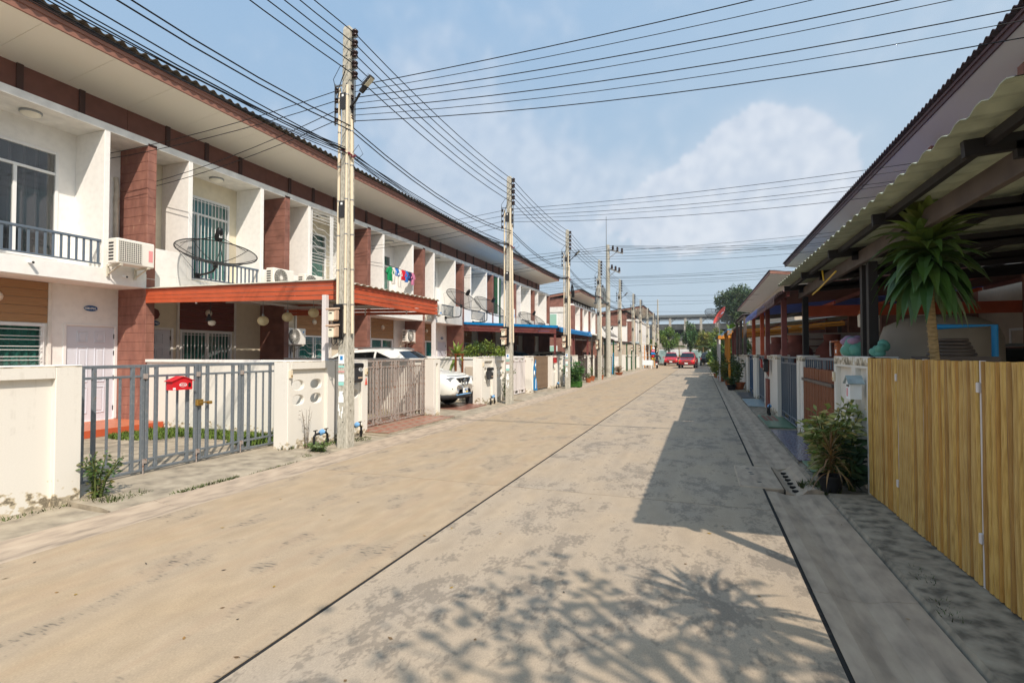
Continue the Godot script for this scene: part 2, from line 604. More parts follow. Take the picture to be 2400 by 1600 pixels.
func make_materials():
	grey("plaster", 512, 0.02, 5, 3, [[0.0, 0.955], [0.5, 0.985], [1.0, 1.0]])
	grey("patch", 512, 0.012, 6, 5, [[0.0, 0.80], [0.45, 0.92], [0.75, 1.0], [1.0, 1.0]])
	grey("speck", 512, 0.12, 3, 7, [[0.0, 0.55], [0.4, 0.88], [1.0, 1.0]])
	grey("grain", 512, 0.02, 5, 9, [[0.0, 0.5], [0.35, 0.8], [0.6, 0.95], [1.0, 1.0]])
	grey("soft", 256, 0.02, 3, 13, [[0.0, 0.88], [1.0, 1.0]])
	TX["rust"] = ramp(noise_img(512, 512, 0.02, 5, 21), 512, 512, [[0.0, C8(176, 168, 162)], [0.64, C8(166, 158, 152)], [0.72, C8(154, 120, 98)], [0.84, C8(126, 84, 60)], [1.0, C8(100, 66, 48)]])
	TX["old_metal"] = ramp(noise_img(512, 512, 0.02, 5, 22), 512, 512, [[0.0, C8(124, 130, 135)], [0.6, C8(132, 138, 142)], [0.74, C8(150, 152, 152)], [0.88, C8(128, 110, 94)], [1.0, C8(100, 84, 70)]])
	TX["dirt_concrete"] = ramp(noise_img(1024, 1024, 0.006, 7, 23), 1024, 1024, [[0.0, C8(134, 127, 115)], [0.3, C8(166, 157, 142)], [0.5, C8(180, 170, 153)], [1.0, C8(202, 192, 174)]])
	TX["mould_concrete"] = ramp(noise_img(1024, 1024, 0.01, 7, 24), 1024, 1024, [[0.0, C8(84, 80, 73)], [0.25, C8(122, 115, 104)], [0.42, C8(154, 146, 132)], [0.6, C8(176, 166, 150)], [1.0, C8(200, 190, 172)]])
	TX["gutter"] = ramp(noise_img(1024, 1024, 0.006, 7, 25), 1024, 1024, [[0.0, C8(142, 132, 119)], [0.4, C8(178, 162, 145)], [0.6, C8(190, 173, 154)], [1.0, C8(204, 188, 168)]])
	TX["pole"] = ramp(noise_img(512, 512, 0.03, 5, 26), 512, 512, [[0.0, C8(140, 134, 120)], [0.4, C8(178, 174, 162)], [0.7, C8(192, 188, 176)], [1.0, C8(202, 196, 182)]])
	TX["bamboo"] = ramp(noise_img(512, 512, 0.02, 5, 27), 512, 512, [[0.0, C8(140, 112, 62)], [0.3, C8(184, 152, 90)], [0.5, C8(200, 169, 104)], [0.7, C8(208, 179, 116)], [1.0, C8(222, 200, 146)]])
	TX["grey_wood"] = ramp(noise_img(512, 512, 0.02, 5, 28), 512, 512, [[0.0, C8(84, 68, 54)], [0.4, C8(132, 112, 92)], [0.7, C8(156, 136, 114)], [1.0, C8(176, 158, 136)]])
	TX["red_wood"] = ramp(noise_img(512, 512, 0.02, 5, 29), 512, 512, [[0.0, C8(70, 36, 18)], [0.4, C8(126, 70, 36)], [0.7, C8(150, 88, 48)], [1.0, C8(172, 110, 64)]])
	TX["weathered_brown"] = ramp(noise_img(512, 512, 0.012, 5, 30), 512, 512, [[0.0, C8(122, 82, 71)], [0.5, C8(142, 98, 85)], [0.8, C8(152, 106, 91)], [0.9, C8(178, 140, 118)], [1.0, C8(204, 180, 156)]])
	TX["marble"] = ramp(noise_img(512, 512, 0.03, 5, 31), 512, 512, [[0.0, C8(66, 58, 74)], [0.42, C8(104, 98, 116)], [0.56, C8(150, 150, 162)], [1.0, C8(206, 210, 214)]])
	TX["soil"] = ramp(noise_img(512, 512, 0.03, 5, 32), 512, 512, [[0.0, C8(88, 74, 52)], [0.5, C8(142, 124, 92)], [1.0, C8(186, 170, 136)]])
	TX["stain1"] = stain_tex(41)
	TX["stain2"] = stain_tex(51)
	TX["tile"] = tile_tex()
	TX["lane_plain"] = road_tex(61, false)
	TX["lane_mottled"] = road_tex(71, true)
	nmap("bump", 512, 0.08, 4, 81, 6.0)
	nmap("ripple", 256, 0.012, 2, 82, 4.0)
	var W := Vector3(0.5, 0.5, 0.5)
	mat("lane_plain", C8(214, 214, 214), 0.88, {"tex": "lane_plain", "uv": true, "sc": Vector3.ONE})
	mat("lane_mottled", C8(214, 214, 214), 0.88, {"tex": "lane_mottled", "uv": true, "sc": Vector3.ONE})
	mat("tar", C8(40, 39, 38), 0.9)
	mat("gutter", C8(236, 234, 230), 0.85, {"tex": "gutter", "sc": Vector3(0.9, 0.5, 0.3)})
	mat("apron", C8(225, 222, 216), 0.9, {"tex": "dirt_concrete", "sc": W})
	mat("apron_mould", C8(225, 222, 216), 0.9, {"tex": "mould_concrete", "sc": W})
	mat("soil", C8(210, 205, 195), 0.95, {"tex": "soil", "sc": W})
	mat("white", C8(238, 236, 231), 0.75, {"tex": "plaster", "sc": W, "nor": "bump", "ns": 0.06})
	mat("white2", C8(236, 232, 224), 0.75, {"tex": "soft", "sc": W})
	mat("wall1", C8(246, 246, 244), 0.8, {"tex": "stain1", "uv": true, "sc": Vector3.ONE})
	mat("wall2", C8(246, 246, 244), 0.8, {"tex": "stain2", "uv": true, "sc": Vector3.ONE})
	mat("cream", C8(222, 212, 188), 0.7, {"tex": "plaster", "sc": W})
	mat("soffit", C8(240, 235, 222), 0.7)
	mat("soffit_grey", C8(228, 227, 230), 0.6)
	mat("brown", C8(142, 99, 86), 0.72, {"tex": "patch", "sc": Vector3(0.3, 0.3, 0.3)})
	mat("brown_old", C8(255, 255, 255), 0.75, {"tex": "weathered_brown", "sc": Vector3(0.7, 0.25, 0.7)})
	mat("brown_strip", C8(132, 88, 74), 0.7, {"tex": "soft", "sc": W})
	mat("batten", C8(78, 54, 46), 0.7)
	mat("fascia", C8(152, 108, 92), 0.65, {"tex": "soft", "sc": W})
	mat("fascia_dark", C8(92, 64, 64), 0.6, {"tex": "soft", "sc": W})
	mat("roof_tile", C8(92, 84, 72), 0.8, {"tex": "speck", "sc": Vector3(1, 1, 1)})
	mat("roof_dark", C8(84, 70, 76), 0.7, {"tex": "speck", "sc": Vector3(1, 1, 1)})
	mat("board_tan", C8(168, 128, 88), 0.6, {"tex": "soft", "sc": Vector3(2, 5, 0.4)})
	mat("board_red", C8(112, 56, 42), 0.6, {"tex": "soft", "sc": Vector3(2, 5, 0.4)})
	mat("orange", C8(196, 92, 58), 0.45, {"tex": "soft", "sc": W})
	mat("maroon_slat", C8(126, 70, 66), 0.5, {"tex": "soft", "sc": W})
	mat("blue_sheet", C8(0, 128, 196), 0.4, {"tex": "soft", "sc": W})
	mat("violet_sheet", C8(96, 118, 206), 0.45, {"tex": "soft", "sc": W})
	mat("brown_sheet", C8(118, 82, 74), 0.5, {"tex": "patch", "sc": W})
	mat("sheet_metal", C8(176, 184, 162), 0.55, {"metal": 0.0, "tex": "patch", "sc": Vector3(0.6, 0.6, 0.6)})
	mat("sheet_pale", C8(214, 208, 190), 0.5, {"tex": "patch", "sc": W})
	mat("steel_dark", C8(92, 82, 76), 0.55, {"tex": "patch", "sc": W})
	mat("steel_black", C8(34, 31, 31), 0.6)
	mat("steel_white", C8(214, 208, 206), 0.5)
	mat("gate_grey", C8(222, 226, 230), 0.5, {"tex": "old_metal", "sc": Vector3(1.5, 1.5, 1.5), "metal": 0.2})
	mat("gate_beige", C8(235, 232, 230), 0.6, {"tex": "rust", "sc": Vector3(1.3, 1.3, 1.3)})
	mat("gate_blue", C8(66, 96, 128), 0.5)
	mat("rail_grey", C8(96, 108, 120), 0.45)
	mat("white_metal", C8(230, 230, 228), 0.4)
	mat("black", C8(26, 26, 27), 0.45)
	mat("rubber", C8(22, 22, 22), 0.85)
	mat("charcoal", C8(52, 52, 54), 0.6)
	mat("cable", C8(20, 20, 22), 0.6)
	mat("spool", C8(44, 28, 26), 0.25)
	mat("galv", C8(150, 154, 156), 0.4, {"metal": 0.8})
	mat("chrome", C8(210, 212, 214), 0.12, {"metal": 1.0})
	mat("pole", C8(250, 250, 248), 0.85, {"tex": "pole", "sc": Vector3(1.2, 0.6, 1.2)})
	mat("conduit", C8(220, 206, 180), 0.55)
	mat("meter_box", C8(196, 170, 146), 0.6)
	mat("meter_glass", C8(226, 222, 200), 0.3)
	mat("paper", C8(236, 240, 240), 0.7)
	mat("sticker_blue", C8(30, 130, 200), 0.6)
	mat("sticker_teal", C8(150, 214, 204), 0.6)
	mat("sticker_red", C8(226, 150, 150), 0.6)
	mat("red", C8(206, 38, 46), 0.35)
	mat("clamp_red", C8(110, 44, 56), 0.6)
	mat("red_old", C8(168, 46, 46), 0.5)
	mat("blue_pvc", C8(38, 132, 190), 0.4)
	mat("blue_meter", C8(120, 172, 220), 0.4)
	mat("yellow_pipe", C8(226, 190, 56), 0.4)
	mat("plate_blue", C8(20, 84, 140), 0.35)
	mat("gold", C8(196, 150, 50), 0.3, {"metal": 0.6})
	mat("brass", C8(188, 150, 78), 0.3, {"metal": 0.8})
	mat("door", C8(208, 212, 221), 0.5)
	mat("terrace", C8(196, 118, 86), 0.45, {"tex": "soft", "sc": W})
	mat("terrace_edge", C8(186, 86, 54), 0.45)
	mat("tile", C8(225, 222, 220), 0.4, {"tex": "tile", "uv": true, "sc": Vector3.ONE})
	mat("tile_brown", C8(150, 108, 94), 0.35, {"tex": "patch", "sc": W})
	mat("tile_green", C8(112, 150, 122), 0.3, {"tex": "patch", "sc": Vector3(1, 1, 1)})
	mat("tile_marble", C8(225, 225, 230), 0.25, {"tex": "marble", "sc": Vector3(1.4, 1.4, 1.4)})
	mat("tile_pale", C8(172, 190, 194), 0.35, {"tex": "patch", "sc": Vector3(1, 1, 1)})
	mat("tile_grey", C8(98, 98, 100), 0.4, {"tex": "patch", "sc": Vector3(1, 1, 1)})
	mat("tile_brick", C8(150, 104, 92), 0.4)
	mat("glass", C8(40, 66, 66), 0.03, {"alpha": 0.14, "spec": 0.5})
	mat("glass_clear", C8(225, 235, 235), 0.03, {"alpha": 0.12, "spec": 0.5})
	mat("glass_dark", C8(12, 16, 18), 0.04, {"spec": 0.6})
	mat("curtain_teal", C8(46, 150, 142), 0.8, {"back": Color(0.1, 0.2, 0.2)})
	mat("curtain_pale", C8(150, 190, 172), 0.8)
	mat("curtain_grey", C8(84, 76, 78), 0.8)
	mat("curtain_green", C8(44, 124, 108), 0.8)
	mat("room_dark", C8(60, 56, 52), 0.9)
	mat("ac_white", C8(228, 224, 214), 0.5)
	mat("ac_grille", C8(120, 118, 112), 0.6)
	mat("lamp_white", C8(236, 230, 214), 0.4)
	mat("globe", C8(206, 192, 152), 0.45)
	mat("dish_mesh", C8(36, 36, 37), 0.7, {"alpha": 0.42})
	mat("dish_red", C8(226, 84, 66), 0.5)
	mat("tank", C8(160, 148, 132), 0.6, {"tex": "soft", "sc": W})
	mat("clay", C8(140, 84, 72), 0.75, {"tex": "patch", "sc": W})
	mat("terracotta", C8(178, 104, 66), 0.8, {"tex": "patch", "sc": Vector3(1, 1, 1)})
	mat("bamboo", C8(240, 232, 222), 0.55, {"tex": "bamboo", "sc": Vector3(7, 0.35, 7)})
	mat("bamboo2", C8(206, 186, 162), 0.55, {"tex": "bamboo", "sc": Vector3(8, 0.3, 8), "off": Vector3(0.37, 0.2, 0.5)})
	mat("bamboo3", C8(250, 240, 214), 0.55, {"tex": "bamboo", "sc": Vector3(6, 0.4, 6), "off": Vector3(0.7, 0.6, 0.2)})
	mat("bamboo4", C8(226, 200, 160), 0.55, {"tex": "bamboo", "sc": Vector3(9, 0.3, 9), "off": Vector3(0.1, 0.8, 0.6)})
	mat("grey_wood", C8(222, 216, 210), 0.8, {"tex": "grey_wood", "sc": Vector3(6, 0.5, 6)})
	mat("red_wood", C8(225, 215, 205), 0.6, {"tex": "red_wood", "sc": Vector3(6, 0.5, 6)})
	mat("grass", Color(1, 1, 1), 0.8, {"vc": true, "back": Color(0.15, 0.2, 0.05)})
	mat("leaf", Color(1, 1, 1), 0.5, {"vc": true, "back": Color(0.25, 0.3, 0.1), "spec": 0.5})
	mat("bark", C8(110, 92, 72), 0.9, {"tex": "grain", "sc": Vector3(4, 0.8, 4)})
	mat("stem_pale", C8(172, 148, 106), 0.8, {"tex": "grain", "sc": Vector3(1, 9, 1)})
	mat("stem_green", C8(84, 96, 48), 0.8)
	mat("pot_black", C8(30, 30, 32), 0.6)
	mat("turf_green", C8(58, 104, 36), 0.95, {"tex": "speck", "sc": Vector3(3, 3, 3)})
	mat("car_white", C8(240, 240, 234), 0.25, {"coat": 0.8})
	mat("car_red", C8(196, 20, 30), 0.25, {"coat": 0.8})
	mat("car_black", C8(24, 28, 32), 0.22, {"coat": 0.8})
	mat("car_grey", C8(70, 74, 78), 0.25, {"coat": 0.8})
	mat("plastic_dark", C8(40, 40, 42), 0.6)
	mat("headlamp", C8(206, 216, 226), 0.08, {"metal": 0.6})
	mat("amber", C8(236, 170, 60), 0.3)
	mat("skin", C8(150, 104, 80), 0.6)
	mat("cloth_black", C8(30, 30, 33), 0.9, {"rim": 0.2})
	mat("cloth_green", C8(20, 140, 84), 0.85)
	mat("cloth_red", C8(204, 24, 44), 0.85)
	mat("cloth_blue", C8(40, 112, 190), 0.85)
	mat("cloth_navy", C8(44, 36, 78), 0.85)
	mat("cloth_white", C8(222, 216, 206), 0.85)
	mat("cloth_pink", C8(196, 120, 150), 0.85)
	mat("sack_teal", C8(92, 150, 134), 0.6)
	mat("sack_white", C8(198, 200, 206), 0.6)
	mat("sack_mauve", C8(148, 120, 146), 0.6)
	mat("banner_blue", C8(10, 128, 190), 0.5)
	mat("wood_yellow", C8(214, 140, 50), 0.6)
	mat("far_concrete", C8(176, 170, 160), 0.85, {"tex": "patch", "sc": Vector3(0.1, 0.1, 0.1)})
	mat("far_steel", C8(112, 118, 120), 0.6)
	mat("far_white", C8(224, 226, 226), 0.8, {"tex": "patch", "sc": Vector3(0.1, 0.1, 0.1)})
	mat("far_green_sheet", C8(150, 178, 176), 0.6, {"tex": "patch", "sc": Vector3(0.15, 0.15, 0.15)})
	mat("beige_wall", C8(196, 182, 164), 0.8, {"tex": "plaster", "sc": W})
	mat("green_dark", C8(24, 74, 40), 0.6)
	mat("cardboard", C8(176, 130, 80), 0.8)
	mat("fuchsia", C8(226, 120, 140), 0.5)

# ---- ground ----
func slab_uv(b: MB, x0: float, x1: float, z0: float, z1: float, y0: float, y1: float, uv: Rect2):
	b.quad(Vector3(x0, y1, z0), Vector3(x1, y1, z0), Vector3(x1, y1, z1), Vector3(x0, y1, z1), Vector3(0, -50, 0), uv)
	b.quad(Vector3(x0, y1, z0), Vector3(x1, y1, z0), Vector3(x1, y0, z0), Vector3(x0, y0, z0), Vector3((x0 + x1) / 2, y0, (z0 + z1) / 2))
	b.quad(Vector3(x0, y1, z1), Vector3(x1, y1, z1), Vector3(x1, y0, z1), Vector3(x0, y0, z1), Vector3((x0 + x1) / 2, y0, (z0 + z1) / 2))
	b.quad(Vector3(x0, y1, z0), Vector3(x0, y1, z1), Vector3(x0, y0, z1), Vector3(x0, y0, z0), Vector3((x0 + x1) / 2, y0, (z0 + z1) / 2))
	b.quad(Vector3(x1, y1, z0), Vector3(x1, y1, z1), Vector3(x1, y0, z1), Vector3(x1, y0, z0), Vector3((x0 + x1) / 2, y0, (z0 + z1) / 2))
func strip(prof: Array, z0: float, z1: float, b: MB):
	# a kerb or gutter length with the given cross-section (x, y)
	for i in prof.size() - 1:
		var p: Vector2 = prof[i]
		var q: Vector2 = prof[i + 1]
		b.quad(Vector3(p.x, p.y, z0), Vector3(q.x, q.y, z0), Vector3(q.x, q.y, z1), Vector3(p.x, p.y, z1), Vector3((p.x + q.x) / 2, -30, (z0 + z1) / 2))
	for z in [z0, z1]:
		for i in prof.size() - 1:
			var p: Vector2 = prof[i]
			var q: Vector2 = prof[i + 1]
			b.quad(Vector3(p.x, p.y, z), Vector3(q.x, q.y, z), Vector3(q.x, -0.12, z), Vector3(p.x, -0.12, z), Vector3(0, 0, (z0 + z1) / 2))
func make_ground():
	var b := MB.new()
	b.quad(Vector3(-400, -0.13, 300), Vector3(400, -0.13, 300), Vector3(400, -0.13, -500), Vector3(-400, -0.13, -500), Vector3(0, -50, 0))
	structure("ground", b, M.soil)
	b = bx(-5.197, 0.712, -0.12, -0.005, 12, -90)
	var road := structure("road", b, M.tar)
	var zj := [8.0, 3.85, -6.15, -16.1, -26.1, -36.1, -46.1, -56.1, -66.1, -88.0]
	for i in zj.size() - 1:
		for l in 2:
			b = MB.new()
			var x0: float = [-5.19, -2.293][l]
			var x1: float = [-2.325, 0.685][l]
			var uv := Rect2(0, fposmod(i * 0.37 + l * 0.2, 1.0), 1, (zj[i] - zj[i + 1]) / 10.0)
			if i % 3 == 0 and i > 0 and l == 0:
				uv = Rect2(1, uv.position.y, -1, uv.size.y)
			slab_uv(b, x0, x1, zj[i] - 0.007, zj[i + 1] + 0.007, -0.1, 0.0, uv)
			inst(road, "slab", b.mesh(), M.lane_plain if l == 0 else M.lane_mottled)
	var far := MB.new()
	far.quad(Vector3(-60, -0.02, -88), Vector3(60, -0.02, -88), Vector3(60, -0.02, -112), Vector3(-60, -0.02, -112), Vector3(0, -50, 0))
	structure("road", far, M.apron)
	# left gutter
	b = MB.new()
	b.b2(-5.9, -5.2, -0.12, -0.05, 12, -75)
	var gl := structure("kerb", b, M.tar)
	var z := 8.0
	var r := RandomNumberGenerator.new()
	r.seed = 5
	while z > -74:
		b = MB.new()
		strip([Vector2(-5.196, -0.003), Vector2(-5.32, -0.012), Vector2(-5.5, -0.018), Vector2(-5.66, 0.0), Vector2(-5.76, 0.012)], z - 0.003, z - 2.03 + 0.003, b)
		inst(gl, "kerb_length", b.mesh(), M.gutter)
		z -= 2.03
	# right gutter with its rounded channel
	b = bx(0.69, 1.45, -0.14, -0.08, 12, -75)
	var gr := structure("kerb", b, M.tar)
	z = 8.0
	while z > -74:
		if z < -6.4 and z > -8.2:
			z -= 1.5
		b = MB.new()
		var l2 := 2.03 if z < -8.2 else minf(2.03, z + 7.02)
		if z > -7.0 and l2 < 0.1:
			z = -8.52
			continue
		strip([Vector2(0.715, -0.002), Vector2(0.82, -0.004), Vector2(0.93, -0.03), Vector2(1.02, -0.036), Vector2(1.10, -0.022), Vector2(1.16, -0.004), Vector2(1.33, 0.008)], z - 0.003, z - l2 + 0.003, b)
		inst(gr, "kerb_length", b.mesh(), M.gutter)
		z -= l2
	# pavement aprons, one per frontage
	var pl := structure("pavement", bx(-7.3, -5.772, -0.12, -0.03, 10, -75), M.soil)
	for a in [[8.0, -3.7, 0.0], [-3.75, -7.15, 0.03], [-7.2, -9.0, -0.008], [-9.02, -12.2, 0.012], [-12.25, -15.3, 0.02], [-15.35, -17.3, -0.005], [-17.32, -20.25, 0.03], [-20.28, -23.4, 0.025], [-23.45, -25.5, 0.0], [-25.55, -31.5, 0.02], [-31.55, -40.0, 0.015], [-40.0, -48.0, 0.01], [-48.0, -60.0, 0.015], [-60.0, -74.0, 0.015]]:
		b = MB.new()
		var y: float = a[2]
		strip([Vector2(-5.775 - 0.02 * r.randf(), 0.004), Vector2(-5.95, y), Vector2(-6.7, y + 0.02), Vector2(-7.29, y + 0.03)], a[0], a[1], b)
		inst(pl, "slab", b.mesh(), M.apron)
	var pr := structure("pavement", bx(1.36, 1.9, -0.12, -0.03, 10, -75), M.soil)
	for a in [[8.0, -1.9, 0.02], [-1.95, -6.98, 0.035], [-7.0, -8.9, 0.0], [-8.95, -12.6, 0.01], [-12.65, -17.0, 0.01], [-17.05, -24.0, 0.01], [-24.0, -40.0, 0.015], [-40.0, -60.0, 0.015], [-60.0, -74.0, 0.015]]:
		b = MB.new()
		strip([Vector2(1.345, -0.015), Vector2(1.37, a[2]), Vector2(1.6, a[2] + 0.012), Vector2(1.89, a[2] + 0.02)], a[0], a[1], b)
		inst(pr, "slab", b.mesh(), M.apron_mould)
	# yards behind the walls
	structure("ground", bx(-21, -7.31, -0.12, 0.045, 6, -75), M.apron)
	structure("ground", bx(1.91, 14, -0.12, 0.045, 6, -75), M.apron)

func wall_x(b: MB, x0: float, x1: float, z0: float, z1: float, y0: float, y1: float, holes: Array):
	# wall between planes x0, x1 with rectangular openings [z_near, z_far, y_low, y_high]
	var zs := [z0, z1]
	var ys := [y0, y1]
	for h in holes:
		zs.append(h[0]); zs.append(h[1]); ys.append(h[2]); ys.append(h[3])
	zs.sort()
	ys.sort()
	for i in zs.size() - 1:
		for j in ys.size() - 1:
			if zs[i + 1] - zs[i] < 0.001 or ys[j + 1] - ys[j] < 0.001:
				continue
			var cz: float = (zs[i] + zs[i + 1]) / 2
			var cy: float = (ys[j] + ys[j + 1]) / 2
			var open := false
			for h in holes:
				if cz < h[0] and cz > h[1] and cy > h[2] and cy < h[3]:
					open = true
			if not open:
				b.b2(x0, x1, ys[j], ys[j + 1], zs[i], zs[i + 1])
func curtain(b: MB, x: float, z0: float, z1: float, y0: float, y1: float, wave := 0.11, amp := 0.025):
	var n := int(absf(z1 - z0) / (wave / 6.0))
	var lp := Vector3.ZERO
	for i in n + 1:
		var z := lerpf(z0, z1, float(i) / n)
		var p := Vector3(x + amp * sin(TAU * (z0 - z) / wave + 1.3 * sin(z * 3.1)), y0, z)
		if i > 0:
			b.quad(lp, p, p + Vector3(0, y1 - y0, 0), lp + Vector3(0, y1 - y0, 0), Vector3(x - 5, y0, z))
		lp = p
# window facing +x (or -x when s = -1) in street coordinates; frame with panes and curtains as its pieces
func window(p: Node3D, x: float, z0: float, z1: float, y0: float, y1: float, o := {}) -> MeshInstance3D:
	var s: float = o.get("s", 1.0)
	var b := MB.new()
	var f := 0.055
	var tr: float = o.get("transom", 0.0)
	for q in [[z0, z0 - f, y0, y1], [z1 + f, z1, y0, y1], [z0 - f, z1 + f, y0, y0 + f], [z0 - f, z1 + f, y1 - f, y1]]:
		b.b2(x - 0.05 * s, x + 0.02 * s, q[2], q[3], q[0], q[1], 0.006)
	if tr > 0:
		b.b2(x - 0.05 * s, x + 0.015 * s, tr, tr + 0.05, z0 - f, z1 + f, 0.005)
	var ytop: float = tr if tr > 0 else y1 - f
	for k in o.get("mull", [0.5]):
		var zm: float = lerpf(z0, z1, k)
		b.b2(x - 0.05 * s, x + 0.012 * s, y0 + f, ytop, zm + 0.03, zm - 0.03, 0.005)
	var w := wpart(p, "window", b, M.white_metal)
	b = bx(x - 0.022 * s, x - 0.016 * s, y0 + f, y1 - f, z0 - f, z1 + f)
	inst(w, "pane", b.mesh(), M.glass)
	if o.has("cur"):
		b = MB.new()
		curtain(b, x - 0.12 * s, z0, z1, y0, y1, o.get("wave", 0.12), o.get("amp", 0.03))
		inst(w, "curtain", b.mesh(), M[o.cur])
	var g: String = o.get("grille", "")
	if g:
		b = MB.new()
		var gx := x + 0.05 * s
		if g == "v":
			var n := int((z0 - z1) / 0.11)
			for i in n + 1:
				b.bar(Vector3(gx, y0 + 0.05, lerpf(z0 - 0.06, z1 + 0.06, float(i) / n)), Vector3(gx, y1 - 0.05, lerpf(z0 - 0.06, z1 + 0.06, float(i) / n)), 0.012, 0.012)
			for y in [y0 + 0.08, y1 - 0.12, y1 - 0.07]:
				b.bar(Vector3(gx, y, z0 - 0.04), Vector3(gx, y, z1 + 0.04), 0.014, 0.014)
		elif g == "h":
			var y := y0 + 0.12
			var k := 0
			while y < y1 - 0.05:
				b.bar(Vector3(gx, y, z0 - 0.04), Vector3(gx, y, z1 + 0.04), 0.012, 0.012)
				y += [0.07, 0.13][k % 2]
				k += 1
			for t in [0.02, 0.5, 0.98]:
				b.bar(Vector3(gx, y0 + 0.06, lerpf(z0, z1, t)), Vector3(gx, y1 - 0.06, lerpf(z0, z1, t)), 0.014, 0.014)
		elif g == "wave":
			for t in [0.03, 0.47, 0.53, 0.97]:
				b.bar(Vector3(gx, y0 + 0.04, lerpf(z0, z1, t)), Vector3(gx, y1 - 0.04, lerpf(z0, z1, t)), 0.014, 0.014)
			var yy := y1 - 0.12
			var k := 0
			while yy > y0 + 0.05:
				var q := PackedVector3Array()
				for i in 25:
					var t := i / 24.0
					q.append(Vector3(gx, yy + (0.07 * signf(sin(TAU * t * 2.0)) * pow(absf(sin(TAU * t * 2.0)), 0.5) if k > 2 else 0.0), lerpf(z0 - 0.03, z1 + 0.03, t)))
				b.tube(q, 0.007, 4)
				yy -= 0.07 if k < 3 else 0.21
				k += 1
		inst(w, "grille", b.mesh(), M.white_metal)
	return w
func six_panel_door(p: Node3D, x: float, z0: float, z1: float, y0: float, y1: float):
	var b := MB.new()
	b.b2(x - 0.06, x - 0.02, y0, y1, z0, z1, 0.004)
	var d := wpart(p, "door", b, M.door)
	b = MB.new()
	for q in [[z0 + 0.06, z0, y0, y1 + 0.05], [z1, z1 - 0.06, y0, y1 + 0.05], [z0, z1, y1 + 0.004, y1 + 0.05]]:
		b.b2(x - 0.05, x + 0.015, q[2], q[3], q[0], q[1], 0.005)
	inst(d, "frame", b.mesh(), M.white_metal)
	var w := z0 - z1
	for c in [0.22, 0.58]:
		for r in [[0.08, 0.36], [0.41, 0.78], [0.83, 0.95]]:
			var za: float = z0 - w * c
			var zb: float = za - w * 0.22
			var ya: float = lerpf(y0, y1, r[0])
			var yb: float = lerpf(y0, y1, r[1])
			b = MB.new()
			for q in [[za, za - 0.018, ya, yb], [zb + 0.018, zb, ya, yb], [za - 0.018, zb + 0.018, ya, ya + 0.018], [za - 0.018, zb + 0.018, yb - 0.018, yb]]:
				b.b2(x - 0.022, x - 0.006, q[2], q[3], q[0], q[1], 0.005)
			b.b2(x - 0.022, x - 0.01, ya + 0.05, yb - 0.05, za - 0.05, zb + 0.05, 0.008)
			inst(d, "panel", b.mesh(), M.door)
	for t in [0.12, 0.45, 0.72, 0.9]:
		b = bx(x - 0.02, x - 0.002, lerpf(y0, y1, t) - 0.05, lerpf(y0, y1, t) + 0.05, z1 + 0.012, z1 - 0.006)
		inst(d, "hinge", b.mesh(), M.charcoal)
func corrugated(b: MB, x0: float, y0: float, x1: float, y1: float, z0: float, z1: float, pitch: float, amp: float, thick := 0.012, trap := false):
	# ridges run from (x0, y0) to (x1, y1); the wave is laid along z
	var n := int(round(absf(z1 - z0) / pitch)) * (6 if not trap else 4)
	var lo := []
	for i in n + 1:
		var z := lerpf(z0, z1, float(i) / n)
		var h := 0.0
		if trap:
			h = [0.0, 1.0, 1.0, 0.0][i % 4] * amp * 2.0
			z += [0.18, 0.0, 0.0, -0.18][i % 4] * pitch * 0.25
		else:
			h = amp * sin(TAU * i / 6.0)
		lo.append([Vector3(x0, y0 + h, z), Vector3(x1, y1 + h, z)])
	var up := Vector3(0, thick, 0)
	for i in n:
		var c: Vector3 = (lo[i][0] + lo[i + 1][1]) / 2
		b.quad(lo[i][0] + up, lo[i][1] + up, lo[i + 1][1] + up, lo[i + 1][0] + up, c - Vector3(0, 9, 0))
		b.quad(lo[i][0], lo[i][1], lo[i + 1][1], lo[i + 1][0], c + Vector3(0, 9, 0))
		for e in 2:
			b.quad(lo[i][e], lo[i + 1][e], lo[i + 1][e] + up, lo[i][e] + up, c)

